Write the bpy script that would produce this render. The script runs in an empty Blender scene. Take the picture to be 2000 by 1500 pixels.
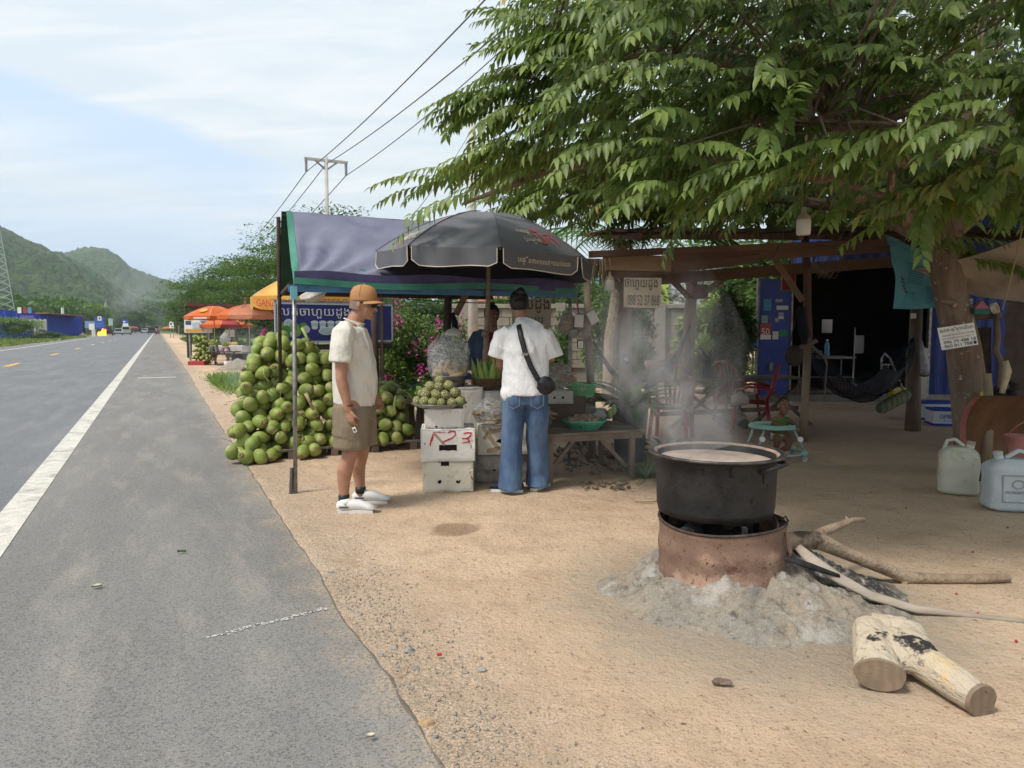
import bpy,math,random
import numpy as np
from mathutils import Vector,Matrix,noise as mnoise
from math import sin,cos,pi,radians as R_

SC = bpy.context.scene
COL = SC.collection
F,H = 1400.0,1.40                      # focal length in px of the 2000 px wide photo, eye height
PITCH = math.atan(108 / F)

# ------------------------------------------------------------------ camera
cam_d = bpy.data.cameras.new('camera'); cam_d.lens = 36 * F / 2000; cam_d.sensor_width = 36
cam_d.clip_start = .05; cam_d.clip_end = 9000
cam = bpy.data.objects.new('camera',cam_d); COL.objects.link(cam)
cam.location = (0,0,H); cam.rotation_euler = (pi / 2 - PITCH,0,0)
SC.camera = cam

# ------------------------------------------------------------------ small node language
def nd(nt,t,ins=None,**pr):
    n = nt.nodes.new(t)
    for k,v in pr.items(): setattr(n,k,v)
    for k,v in (ins or {}).items():
        s = n.inputs[k]
        if isinstance(v,bpy.types.NodeSocket): nt.links.new(v,s)
        else: s.default_value = v
    return n
def c4(c): return (c[0],c[1],c[2],1)
def mixc(nt,fac,a,b,mode='MIX'):
    n = nt.nodes.new('ShaderNodeMix'); n.data_type = 'RGBA'; n.blend_type = mode; n.clamp_factor = True
    for s,v in ((n.inputs[0],fac),(n.inputs[6],a),(n.inputs[7],b)):
        if isinstance(v,bpy.types.NodeSocket): nt.links.new(v,s)
        elif isinstance(v,(int,float)): s.default_value = v
        else: s.default_value = c4(v)
    return n.outputs[2]
def mrange(nt,v,a,b,c=0,d=1,smooth=True):
    n = nd(nt,'ShaderNodeMapRange',{0: v,1: a,2: b,3: c,4: d}); n.clamp = True
    if smooth: n.interpolation_type = 'SMOOTHSTEP'
    return n.outputs[0]
def mth(nt,op,a,b=0.0,c=0.0):
    n = nd(nt,'ShaderNodeMath',{0: a,1: b,2: c},operation=op); return n.outputs[0]
def noisef(nt,vec,scale,detail=4,rough=.55,dist=0):
    n = nd(nt,'ShaderNodeTexNoise',{'Vector': vec,'Scale': scale,'Detail': detail,'Roughness': rough,'Distortion': dist})
    return n.outputs[0]

# ------------------------------------------------------------------ world: bright veil of cloud with one blue gap
def ray(px,py):
    u,v = (px - 1000) / F,(750 - py) / F
    return Vector((u,cos(PITCH) + v * sin(PITCH),-sin(PITCH) + v * cos(PITCH)))
SUN_AZ,SUN_EL = R_(232),R_(56)         # azimuth clockwise from +Y: behind the camera, to its left
W = bpy.data.worlds.new('World'); SC.world = W; W.use_nodes = True
nt = W.node_tree; nt.nodes.clear()
BG = .12
sky = nd(nt,'ShaderNodeTexSky',sky_type='NISHITA'); sky.sun_disc = False
sky.sun_elevation = SUN_EL; sky.sun_rotation = SUN_AZ; sky.air_density = 1.2; sky.dust_density = 2.5
d = nd(nt,'ShaderNodeTexCoord').outputs['Generated']
sep = nd(nt,'ShaderNodeSeparateXYZ',{0: d})
zz = mth(nt,'MAXIMUM',sep.outputs[2],0.0); zd = mth(nt,'ADD',zz,.14)
pl = nd(nt,'ShaderNodeCombineXYZ',{0: mth(nt,'DIVIDE',sep.outputs[0],zd),1: mth(nt,'DIVIDE',sep.outputs[1],zd),2: 0.0}).outputs[0]
rot = nd(nt,'ShaderNodeMapping',{0: pl,2: (0,0,R_(-24)),3: (.35,1.1,1)}).outputs[0]
n1 = noisef(nt,rot,1.1,6,.55,.8); n2 = noisef(nt,rot,3.6,6,.62,1.0)
nb = ray(0,112).cross(ray(520,300)).normalized()
bb = nd(nt,'ShaderNodeVectorMath',{0: d,1: tuple(nb)},operation='DOT_PRODUCT').outputs[1]
bb = mth(nt,'ADD',bb,mth(nt,'MULTIPLY',mth(nt,'SUBTRACT',n1,.5),.07))
# below the line (bb>0) blue, sharp upper edge, soft lower edge
band = mth(nt,'MULTIPLY',mrange(nt,bb,-.004,.018),mrange(nt,bb,.025,.125,1,0))
fade = mrange(nt,sep.outputs[0],-.38,-.24,1,0)
band = mth(nt,'MULTIPLY',band,fade)
low = mth(nt,'MULTIPLY',mrange(nt,mth(nt,'ADD',zz,mth(nt,'MULTIPLY',mth(nt,'SUBTRACT',n1,.5),.12)),.07,.19,1,0),mrange(nt,sep.outputs[0],-.25,.15,.85,.1))
gaps = mth(nt,'MAXIMUM',mth(nt,'MULTIPLY',band,.8),low)
wisp = mrange(nt,n2,.38,.68)
veil = mixc(nt,wisp,(.62,.68,.73),(.76,.78,.795))
right = mixc(nt,mrange(nt,sep.outputs[0],-.3,.25),veil,(.565,.64,.695))
cloudc = mixc(nt,mrange(nt,mth(nt,'MULTIPLY',n2,1.0),.45,.33,0,.10),right,(.6,.66,.73))
blue = mixc(nt,.55,(.44,.60,.82),sky.outputs[0])
blue = mixc(nt,1.0,(.47,.62,.84),(1,1,1),'MULTIPLY')
tot = mixc(nt,gaps,cloudc,blue)
scl = nd(nt,'ShaderNodeVectorMath',{0: tot,3: 1 / BG * .78},operation='SCALE').outputs[0]
mix = mixc(nt,.93,sky.outputs[0],scl)
bg = nd(nt,'ShaderNodeBackground',{0: mix,1: BG})
nt.links.new(bg.outputs[0],nd(nt,'ShaderNodeOutputWorld').inputs[0])

sun_d = bpy.data.lights.new('sun','SUN'); sun_d.energy = 2.05; sun_d.angle = R_(13); sun_d.color = (1,.94,.85)
sun = bpy.data.objects.new('sun',sun_d); COL.objects.link(sun)
sv = Vector((sin(SUN_AZ) * cos(SUN_EL),cos(SUN_AZ) * cos(SUN_EL),sin(SUN_EL)))
sun.rotation_euler = sv.to_track_quat('Z','Y').to_euler()
SC.view_settings.view_transform = 'Standard'; SC.view_settings.look = 'None'
SC.view_settings.exposure = .82; SC.view_settings.gamma = 1; SC.view_settings.use_curve_mapping = False
cy = SC.cycles
cy.max_bounces = 6; cy.diffuse_bounces = 3; cy.glossy_bounces = 2; cy.transmission_bounces = 4; cy.transparent_max_bounces = 12; cy.volume_bounces = 1
cy.volume_step_rate = 2.0; cy.volume_max_steps = 96; cy.caustics_reflective = False; cy.caustics_refractive = False
try: cy.use_denoising = True; cy.denoiser = 'OPENIMAGEDENOISE'
except Exception: pass

# ------------------------------------------------------------------ where things stand
def G(px,py,z=0.0):                    # the point of height z seen at a pixel of the photo
    r = ray(px,py); t = (z - H) / r.z; return Vector((r.x * t,r.y * t,z))
def A(px,py,Y):                        # the point at depth Y seen at a pixel
    r = ray(px,py); t = Y / r.y; return Vector((r.x * t,Y,H + r.z * t))
DR = Vector((-.4426,.8967,0)); NR = Vector((.8967,.4426,0))   # along the road, across it (to the right)
def RS(r,s,z=0.0): v = NR * r + DR * s; return Vector((v.x,v.y,z))

# ------------------------------------------------------------------ mesh building
class MB:
    def __init__(s): s.v = []; s.f = []; s.m = []
    def add(s,vs,fs,mi=0):
        b = len(s.v); s.v += [tuple(v) for v in vs]; s.f += [tuple(i + b for i in f) for f in fs]; s.m += [mi] * len(fs); return s
    def box(s,c,d,rz=0,mi=0,M=None,j=0):
        x,y,z = d[0] / 2,d[1] / 2,d[2] / 2
        vs = [Vector((a * x,b * y,e * z)) for e in (-1,1) for b in (-1,1) for a in (-1,1)]
        if j: vs = [v + Vector((random.uniform(-j,j),random.uniform(-j,j),random.uniform(-j,j))) for v in vs]
        M = M or Matrix.Rotation(rz,3,'Z'); c = Vector(c)
        return s.add([M @ v + c for v in vs],[(0,2,3,1),(4,5,7,6),(0,1,5,4),(2,6,7,3),(0,4,6,2),(1,3,7,5)],mi)
    def beam(s,p,q,w,h,up=(0,0,1),mi=0):     # w across, h along up
        p,q = Vector(p),Vector(q); t = (q - p).normalized(); up = Vector(up)
        a = t.cross(up)
        if a.length < 1e-4: a = t.cross(Vector((1,0,0)))
        a.normalize(); b = a.cross(t).normalized()
        M = Matrix((a,t,b)).transposed()
        return s.box((p + q) / 2,(w,(q - p).length,h),M=M,mi=mi)
    def tube(s,pts,rad,n=8,side=None,caps=True,mi=0,rnd=False,jit=0,closed=False):
        P = [Vector(p) for p in pts]; K = len(P)
        if not isinstance(rad,(list,tuple)): rad = [rad] * K
        rad = [r if isinstance(r,(list,tuple)) else (r,r) for r in rad]
        if rnd:
            t0 = (P[0] - P[1]).normalized(); t1 = (P[-1] - P[-2]).normalized(); r0,r1 = rad[0],rad[-1]
            m0,m1 = min(r0),min(r1)
            P = [P[0] + t0 * m0 * .95,P[0] + t0 * m0 * .6] + P + [P[-1] + t1 * m1 * .6,P[-1] + t1 * m1 * .95]
            q = lambda r,k: (r[0] * k,r[1] * k)
            rad = [q(r0,.3),q(r0,.78)] + rad + [q(r1,.78),q(r1,.3)]; K = len(P)
        b = len(s.v); prev = Vector(side) if side is not None else None
        for i in range(K):
            if closed: t = P[(i + 1) % K] - P[i - 1]
            else: t = P[min(i + 1,K - 1)] - P[max(i - 1,0)]
            t = t.normalized() if t.length > 1e-9 else Vector((0,0,1))
            if prev is None: prev = t.orthogonal()
            a = (side and Vector(side) or prev); a = a - t * a.dot(t)
            if a.length < 1e-5: a = t.orthogonal()
            a.normalize(); c = t.cross(a); prev = a
            for k in range(n):
                th = 2 * pi * k / n; rj = 1 + (random.uniform(-jit,jit) if jit else 0)
                s.v.append(tuple(P[i] + a * (cos(th) * rad[i][0] * rj) + c * (sin(th) * rad[i][1] * rj)))
        L = K if closed else K - 1
        for i in range(L):
            i2 = (i + 1) % K
            for k in range(n):
                k2 = (k + 1) % n; s.f.append((b + i * n + k,b + i * n + k2,b + i2 * n + k2,b + i2 * n + k)); s.m.append(mi)
        if caps and not closed:
            s.f.append(tuple(b + k for k in reversed(range(n)))); s.f.append(tuple(b + (K - 1) * n + k for k in range(n))); s.m += [mi,mi]
        return s
    def lathe(s,prof,n=20,c=(0,0,0),M=None,mi=0,sx=1,sy=1,wob=0):
        b = len(s.v); c = Vector(c); M = M or Matrix.Identity(3); K = len(prof)
        for (r,z) in prof:
            for k in range(n):
                th = 2 * pi * k / n; q = 1 + wob * sin(3 * th + z * 9) if wob else 1
                s.v.append(tuple(M @ Vector((r * q * cos(th) * sx,r * q * sin(th) * sy,z)) + c))
        for i in range(K - 1):
            for k in range(n):
                k2 = (k + 1) % n; s.f.append((b + i * n + k,b + i * n + k2,b + (i + 1) * n + k2,b + (i + 1) * n + k)); s.m.append(mi)
        return s
    def cap(s,r,z,n=20,c=(0,0,0),M=None,mi=0,sx=1,sy=1):
        M = M or Matrix.Identity(3); c = Vector(c)
        return s.add([M @ Vector((r * cos(2 * pi * k / n) * sx,r * sin(2 * pi * k / n) * sy,z)) + c for k in range(n)],[tuple(range(n))],mi)
    def grid(s,fn,nu,nv,mi=0,loop=False):
        b = len(s.v)
        for j in range(nv + 1):
            for i in range(nu + (0 if loop else 1)): s.v.append(tuple(fn(i / nu,j / nv)))
        w = nu if loop else nu + 1
        for j in range(nv):
            for i in range(nu):
                i2 = (i + 1) % w if loop else i + 1
                s.f.append((b + j * w + i,b + j * w + i2,b + (j + 1) * w + i2,b + (j + 1) * w + i)); s.m.append(mi)
        return s
    def ell(s,c,r,nu=12,nv=8,M=None,mi=0,amp=0,fr=2.0,seed=0):
        c = Vector(c); M = M or Matrix.Identity(3); b = len(s.v)
        if not isinstance(r,(tuple,list)): r = (r,r,r)
        def p(u,v):
            th = 2 * pi * u; ph = pi * v
            d = Vector((sin(ph) * cos(th),sin(ph) * sin(th),cos(ph)))
            k = 1 + (amp * mnoise.noise(d * fr + Vector((seed,seed * .7,0))) if amp else 0)
            return M @ Vector((d.x * r[0] * k,d.y * r[1] * k,d.z * r[2] * k)) + c
        s.v.append(tuple(p(0,0)))
        for j in range(1,nv):
            for i in range(nu): s.v.append(tuple(p(i / nu,j / nv)))
        s.v.append(tuple(p(0,1))); e = len(s.v) - 1
        for i in range(nu):
            i2 = (i + 1) % nu
            s.f.append((b,b + 1 + i,b + 1 + i2)); s.m.append(mi)
            for j in range(nv - 2):
                s.f.append((b + 1 + j * nu + i,b + 1 + (j + 1) * nu + i,b + 1 + (j + 1) * nu + i2,b + 1 + j * nu + i2)); s.m.append(mi)
            s.f.append((b + 1 + (nv - 2) * nu + i,e,b + 1 + (nv - 2) * nu + i2)); s.m.append(mi)
        return s
    def poly(s,pts,th=(0,0,0),mi=0):            # flat polygon, extruded by the vector th
        n = len(pts); th = Vector(th); P = [Vector(p) for p in pts]
        if th.length == 0: return s.add(P,[tuple(range(n))],mi)
        return s.add(P + [p + th for p in P],[tuple(reversed(range(n))),tuple(range(n,2 * n))] + [(i,(i + 1) % n,n + (i + 1) % n,n + i) for i in range(n)],mi)
    def mesh(s,name,mats,smooth=False,M=None):
        me = bpy.data.meshes.new(name)
        v = s.v if M is None else [tuple(M @ Vector(p)) for p in s.v]
        me.from_pydata(v,[],s.f); mats = mats if isinstance(mats,(list,tuple)) else [mats]
        for m in mats: me.materials.append(m)
        if any(s.m): me.polygons.foreach_set('material_index',s.m)
        if smooth: me.polygons.foreach_set('use_smooth',[True] * len(s.f))
        me.update(); return me
    def build(s,name,mats,parent=None,smooth=False,bevel=0,**tg):
        if parent is None:
            a = np.array(s.v); lo,hi = a.min(0),a.max(0)
            loc = Vector(((lo[0] + hi[0]) / 2,(lo[1] + hi[1]) / 2,lo[2]))
            o = bpy.data.objects.new(name,s.mesh(name,mats,smooth,Matrix.Translation(-loc))); o.location = loc; ROOT[o] = Matrix.Translation(loc)
        else:
            M = ROOT[parent]; o = bpy.data.objects.new(name,s.mesh(name,mats,smooth,M.inverted())); o.parent = parent; ROOT[o] = M
        COL.objects.link(o)
        if bevel: bv = o.modifiers.new('bevel','BEVEL'); bv.width = bevel; bv.segments = 2; bv.limit_method = 'ANGLE'; bv.angle_limit = R_(40)
        tag(o,**tg); return o
ROOT = {}
def tag(o,label=None,cat=None,group=None,kind=None):
    if label: o['label'] = label
    if cat: o['category'] = cat
    if group: o['group'] = group
    if kind: o['kind'] = kind
    return o
def thing(name,loc,label,cat,group=None,rz=0):
    o = bpy.data.objects.new(name,None); o.location = loc; o.rotation_euler = (0,0,rz); o.empty_display_size = .1
    COL.objects.link(o); ROOT[o] = Matrix.Translation(Vector(loc)) @ Matrix.Rotation(rz,4,'Z'); return tag(o,label,cat,group)
def obj(name,me,loc=(0,0,0),rot=(0,0,0),scale=(1,1,1),parent=None,**tg):
    o = bpy.data.objects.new(name,me); o.location = loc; o.rotation_euler = rot; o.scale = scale if isinstance(scale,(tuple,list)) else (scale,) * 3
    COL.objects.link(o)
    if parent is not None: o.parent = parent
    ROOT[o] = ROOT[parent] if parent is not None else Matrix.Translation(Vector(loc))
    return tag(o,**tg)
KIDS = {}
def copy_tree(o,parent=None,loc=None,rz=None,scale=None):
    c = o.copy(); COL.objects.link(c); ROOT[c] = ROOT[o]
    if parent is not None: c.parent = parent
    if loc is not None: c.location = loc
    if rz is not None: c.rotation_euler = (0,0,rz)
    if scale is not None: c.scale = (scale,) * 3 if not isinstance(scale,(tuple,list)) else scale
    for ch in [k for k in COL.objects if k.parent is o and k is not c] if o.children else []: copy_tree(ch,c)
    return c
def fuse(mb,voxel,smooth=6,it=None):              # one continuous skin around overlapping volumes
    me = mb.mesh('tmp',[MATS['skin']]); o = bpy.data.objects.new('tmp',me); COL.objects.link(o)
    m = o.modifiers.new('r','REMESH'); m.mode = 'VOXEL'; m.voxel_size = voxel; m.use_smooth_shade = True
    if smooth: k = o.modifiers.new('s','SMOOTH'); k.iterations = smooth; k.factor = .5
    dg = bpy.context.evaluated_depsgraph_get(); me2 = bpy.data.meshes.new_from_object(o.evaluated_get(dg))
    out = MB(); out.v = [tuple(v.co) for v in me2.vertices]; out.f = [tuple(p.vertices) for p in me2.polygons]; out.m = [0] * len(out.f)
    bpy.data.objects.remove(o); bpy.data.meshes.remove(me); bpy.data.meshes.remove(me2); return out

# ------------------------------------------------------------------ materials
MATS = {}
def mt(name,c,c2=None,sc=6,rough=.8,bump=0,bs=60,metal=0,dirt=None,rand=0,alpha=1,emit=0,spec=.3,stretch=None,island=0,isl=None,trans=0,transp=0,weave=0,detail=5,rust=None,coat=0,wave=None):
    if name in MATS: return MATS[name]
    m = bpy.data.materials.new(name); m.use_nodes = True; t = m.node_tree; t.nodes.clear(); MATS[name] = m
    tc = nd(t,'ShaderNodeTexCoord').outputs['Object']
    v = nd(t,'ShaderNodeMapping',{0: tc,3: stretch}).outputs[0] if stretch else tc
    col = c
    if c2 is not None: col = mixc(t,mrange(t,noisef(t,v,sc,detail),.35,.65),c,c2)
    if isl: col = mixc(t,nd(t,'ShaderNodeNewGeometry').outputs['Random Per Island'],col,isl)
    if wave:                                          # (scale, colour, amount)
        w = nd(t,'ShaderNodeTexWave',{'Vector': v,'Scale': wave[0],'Distortion': 6,'Detail': 3}).outputs[1]
        col = mixc(t,mth(t,'MULTIPLY',w,wave[2]),col,wave[1])
    for dd in ([dirt] if dirt and not isinstance(dirt[0][0],(tuple,list)) else (dirt or [])):
        col = mixc(t,mrange(t,noisef(t,nd(t,'ShaderNodeMapping',{0: tc,1: (dd[2] * 9,3,1)}).outputs[0],dd[1],7,.65),dd[2],dd[2] + dd[3]),col,dd[0])
    if rand:
        rn = nd(t,'ShaderNodeObjectInfo').outputs['Random']
        h = nd(t,'ShaderNodeHueSaturation',{'Hue': mrange(t,rn,0,1,.5 - rand * .06,.5 + rand * .05,False),'Value': mrange(t,rn,0,1,1 - rand * .35,1 + rand * .25,False)})
        if isinstance(col,bpy.types.NodeSocket): t.links.new(col,h.inputs['Color'])
        else: h.inputs['Color'].default_value = c4(col)
        col = h.outputs[0]
    p = nd(t,'ShaderNodeBsdfPrincipled',{'Roughness': rough,'Metallic': metal,'Specular IOR Level': spec,'Alpha': alpha})
    if isinstance(col,bpy.types.NodeSocket): t.links.new(col,p.inputs[0])
    else: p.inputs[0].default_value = c4(col)
    if coat: p.inputs['Coat Weight'].default_value = coat; p.inputs['Coat Roughness'].default_value = .25
    if emit: p.inputs['Emission Strength'].default_value = emit; p.inputs['Emission Color'].default_value = c4(c)
    if transp: p.inputs['Transmission Weight'].default_value = transp
    if bump:
        h = noisef(t,v,bs,4,.6)
        b = nd(t,'ShaderNodeBump',{'Strength': min(1,bump),'Distance': .004 if bump <= 1 else .01 * bump,'Height': h}); t.links.new(b.outputs[0],p.inputs['Normal'])
    out = p.outputs[0]
    if trans:
        tr = nd(t,'ShaderNodeBsdfTranslucent')
        if isinstance(col,bpy.types.NodeSocket): t.links.new(col,tr.inputs[0])
        else: tr.inputs[0].default_value = c4(col)
        ms = nd(t,'ShaderNodeMixShader',{0: trans}); t.links.new(out,ms.inputs[1]); t.links.new(tr.outputs[0],ms.inputs[2]); out = ms.outputs[0]
    t.links.new(out,nd(t,'ShaderNodeOutputMaterial').inputs[0]); return m
def leafm(name,a,b,trans=.28,rough=.5,yellow=None):
    if name in MATS: return MATS[name]
    m = bpy.data.materials.new(name); m.use_nodes = True; t = m.node_tree; t.nodes.clear(); MATS[name] = m
    rn = nd(t,'ShaderNodeNewGeometry').outputs['Random Per Island']
    tc = nd(t,'ShaderNodeTexCoord').outputs['Object']
    k = mth(t,'ADD',mth(t,'MULTIPLY',rn,.6),mth(t,'MULTIPLY',mrange(t,noisef(t,tc,.9,2),.35,.65),.4))
    col = mixc(t,k,a,b)
    if yellow: col = mixc(t,mrange(t,rn,yellow[1],yellow[1] + .002,0,1),col,yellow[0])
    p = nd(t,'ShaderNodeBsdfPrincipled',{0: col,'Roughness': rough,'Specular IOR Level': .35})
    tr = nd(t,'ShaderNodeBsdfTranslucent',{0: mixc(t,.5,col,(.16,.26,.03))})
    ms = nd(t,'ShaderNodeMixShader',{0: trans}); t.links.new(p.outputs[0],ms.inputs[1]); t.links.new(tr.outputs[0],ms.inputs[2])
    t.links.new(ms.outputs[0],nd(t,'ShaderNodeOutputMaterial').inputs[0]); return m
mt('skin',(.42,.22,.14),(.36,.18,.11),sc=12,rough=.55,spec=.35)

# ------------------------------------------------------------------ lettering (glyphs of Blender's own font, as flat meshes)
TXT = {}
def prep_texts(strings):
    jobs = []
    for s in strings:
        ch = []; i = 0; cur = ''
        while i < len(s):
            if s[i] == '{':
                ch.append((cur[:-1],'')); ch.append((cur[-1:],'')); j = s.index('}',i); ch.append((s[i + 1:j],'sub')); cur = ''; i = j + 1
            elif s[i] == '[': ch.append((cur,'')); ch.append(('','hook')); cur = ''; i += 1
            else: cur += s[i]; i += 1
        ch.append((cur,'')); jobs.append((s,[c for c in ch if c[0] or c[1] == 'hook']))
    tmp = {}
    for s,ch in jobs:
        for c,_ in ch:
            if c and c not in tmp:
                cu = bpy.data.curves.new('x','FONT'); cu.body = c; cu.resolution_u = 3; o = bpy.data.objects.new('x',cu); COL.objects.link(o); tmp[c] = o
    dg = bpy.context.evaluated_depsgraph_get(); got = {}
    for c,o in tmp.items():
        me = bpy.data.meshes.new_from_object(o.evaluated_get(dg)); got[c] = ([tuple(v.co) for v in me.vertices],[tuple(p.vertices) for p in me.polygons])
        bpy.data.meshes.remove(me); cu = o.data; bpy.data.objects.remove(o); bpy.data.curves.remove(cu)
    for s,ch in jobs:
        V,Fc,x,lw = [],[],0,.5
        for c,mode in ch:
            if mode == 'hook':
                b = len(V); q = [(x + .02,.5),(x + .09,.5),(x + .09,-.06),(x + .3,-.12),(x + .3,-.2),(x + .02,-.14)]
                V += q; Fc += [(b,b + 1,b + 2,b + 5),(b + 5,b + 2,b + 3,b + 4)]; x += .14; continue
            vs,fs = got[c]
            if not vs: continue
            x0 = min(v[0] for v in vs); x1 = max(v[0] for v in vs); b = len(V)
            if mode == 'sub':
                V += [(x - lw + (v[0] - x0) * .6,v[1] * .5 - .42) for v in vs]
            else:
                V += [(x + v[0] - x0,v[1]) for v in vs]; x += x1 - x0 + .05; lw = x1 - x0
            Fc += [tuple(i + b for i in f) for f in fs]
        a = np.array([(v[0],v[1]) for v in V]); lo,hi = a.min(0),a.max(0)
        TXT[s] = ((a - lo) / (hi - lo),Fc)
def text_on(name,s,fn,mat,parent,**tg):          # fn maps the unit square (x right, y up) into the world
    V,Fc = TXT[s]; mb = MB(); mb.add([fn(x,y) for x,y in V],Fc); return mb.build(name,mat,parent,**tg)
def rect(o,r,u):                                    # unit square -> rectangle with corner o and edges r, u
    o,r,u = Vector(o),Vector(r),Vector(u); return lambda x,y: o + r * x + u * y
prep_texts(['លក់ចាហួយដូង[កអូប','បេង{ក}ីនថាមពលឥតឈប់ឈរ','ភេសជ{ជ}ៈ','ប៉ូវកម{ល}ាំង','បីក','WURKZ','ENERGY','DRINK','ហួយដូង','[កអូប','ចាហួយដូង','088 52 37 868',
  'សុខនា េធ{វ}ីស{ល}ាកយីេហា','ទទួលេធ{វ}ីស{ល}ាកយីេហា េបាះពុម{ព}','ឯកសារ{គ}ប់[បេភទ សន{ល}ឹក','096 79 488 18','060 811 788','AB','CAMBODIA','CAM','ទឹកបរិសុទ{ធ}','GANZBERG','50','9006','LOTTE'])

# ================================================================== the setting
random.seed(4); np.random.seed(4)
def shed_r(s): return .77 + .035 * mnoise.noise(Vector((s * 1.3,0,3))) + .02 * mnoise.noise(Vector((s * 5,1,3))) + (.1 * max(0,(s - 12) / 20) if s < 32 else .1)
DC = A(1410,1013,3.70)                                # axis of the drum stove
def mound_h(x,y):
    dx,dy = x - DC.x,y - DC.y
    a = math.atan2(dy,dx); rad = .49 + .05 * sin(2 * a + 1) + .04 * sin(3 * a) + .03 * sin(7 * a) + (.34 * max(0,cos(a + .30)) ** 2)
    q = math.hypot(dx,dy) / rad
    if q >= 1.25: return 0
    h = .22 * max(0,1 - max(0,q - .42) / .83) ** 1.35
    return h
def gz(x,y):
    return .012 * mnoise.noise(Vector((x * 1.1,y * 1.1,0))) + .006 * mnoise.noise(Vector((x * 4,y * 4,5))) + .003 * mnoise.noise(Vector((x * 13,y * 13,9)))
def ground_z(x,y):
    r = x * NR.x + y * NR.y; s = x * DR.x + y * DR.y
    if -10.3 < r < shed_r(s) - .05: return -.06
    z = gz(x,y)
    if r < shed_r(s) + .03: return min(z,-.006)
    if -1 < x < 14 and 0 < y < 60 and r > .6: return z + (-.012 if r < 1.2 else 0)
    return z
rs = np.concatenate([[-3500,-1500,-600,-250,-100,-50,-30,-20,-16,-14,-12,-10.6,-10.3,-10.28,-6,0,.6],np.arange(.66,12,.06),12 + np.geomspace(.1,3500,46)])
ss = np.concatenate([[-60,-10,-2],np.arange(.3,14,.06),14 + np.geomspace(.1,4500,60)])
vs,fs = [],[]
for s_ in ss:
    for r_ in rs:
        p = RS(r_,s_); vs.append((p.x,p.y,ground_z(p.x,p.y)))
nr = len(rs)
fs = [(j * nr + i,j * nr + i + 1,(j + 1) * nr + i + 1,(j + 1) * nr + i) for j in range(len(ss) - 1) for i in range(nr - 1)]
# sandy ground: grain, footprints, grey grit near the road, ash near the stove, a damp spot; scrub green far away
m = bpy.data.materials.new('sandy ground'); m.use_nodes = True; t = m.node_tree; t.nodes.clear(); MATS['sand'] = m
tc = nd(t,'ShaderNodeTexCoord').outputs['Object']
big = noisef(t,tc,.5,5); mid = noisef(t,tc,3.5,6,.6); fine = noisef(t,tc,95,3,.7); vf = noisef(t,tc,320,2,.6)
col = mixc(t,mrange(t,big,.35,.65),(.66,.49,.345),(.58,.42,.29))
col = mixc(t,mrange(t,mid,.4,.72,0,.55),col,(.40,.285,.19))
col = mixc(t,mrange(t,fine,.54,.70,0,.8),col,(.25,.17,.11))
col = mixc(t,mrange(t,vf,.62,.72,0,.5),col,(.72,.62,.5))
crumb = noisef(t,tc,38,4,.6); col = mixc(t,mrange(t,crumb,.60,.68,0,.75),col,(.24,.155,.095)); col = mixc(t,mrange(t,noisef(t,tc,.9,6,.7),.52,.66,0,.4),col,(.66,.50,.34))
sp = nd(t,'ShaderNodeSeparateXYZ',{0: tc})
rr = mth(t,'ADD',mth(t,'MULTIPLY',sp.outputs[0],NR.x),mth(t,'MULTIPLY',sp.outputs[1],NR.y))
sss_ = mth(t,'ADD',mth(t,'MULTIPLY',sp.outputs[0],DR.x),mth(t,'MULTIPLY',sp.outputs[1],DR.y))
grit = mth(t,'MULTIPLY',mrange(t,mth(t,'ADD',rr,mth(t,'MULTIPLY',mth(t,'SUBTRACT',mid,.5),.9)),.85,1.5,.85,0),mrange(t,fine,.42,.56))
col = mixc(t,grit,col,(.30,.25,.20))
dd = nd(t,'ShaderNodeVectorMath',{0: tc,1: (DC.x + .15,DC.y - .1,0)},operation='DISTANCE').outputs['Value']
ash = mth(t,'MULTIPLY',mrange(t,mth(t,'ADD',dd,mth(t,'MULTIPLY',mth(t,'SUBTRACT',mid,.5),.9)),.60,1.25,.95,0),mrange(t,fine,.35,.55,.6,1))
col = mixc(t,ash,col,mixc(t,mrange(t,fine,.45,.6),(.27,.225,.175),(.40,.35,.28)))
dm = G(885,1034); d2 = nd(t,'ShaderNodeVectorMath',{0: tc,1: tuple(dm)},operation='DISTANCE').outputs['Value']
col = mixc(t,mrange(t,mth(t,'ADD',d2,mth(t,'MULTIPLY',mth(t,'SUBTRACT',mid,.5),.22)),.13,.19,.62,0),col,(.20,.12,.07))
# browner earth of the yard under the shed, with its shade painted in
yd = nd(t,'ShaderNodeVectorMath',{0: tc,1: (4.6,9.6,0)},operation='DISTANCE').outputs['Value']
col = mixc(t,mrange(t,mth(t,'ADD',yd,mth(t,'MULTIPLY',mth(t,'SUBTRACT',big,.5),3)),2.6,5.2,.5,0),col,(.50,.375,.27))
far = mth(t,'MULTIPLY',mrange(t,sss_,24,60),mrange(t,rr,3,6))
far = mth(t,'MAXIMUM',far,mrange(t,rr,-10.6,-11.1)); far = mth(t,'MAXIMUM',far,mrange(t,sss_,200,260))
gcol = mixc(t,mrange(t,mid,.35,.65),(.09,.14,.04),(.16,.19,.07))
col = mixc(t,far,col,gcol)
p = nd(t,'ShaderNodeBsdfPrincipled',{0: col,'Roughness': .95,'Specular IOR Level': .15})
hh = mth(t,'ADD',mth(t,'MULTIPLY',noisef(t,tc,26,7,.72),1.0),mth(t,'MULTIPLY',fine,.30)); hh = mth(t,'ADD',hh,mth(t,'MULTIPLY',noisef(t,tc,6,5,.6),1.6))
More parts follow.
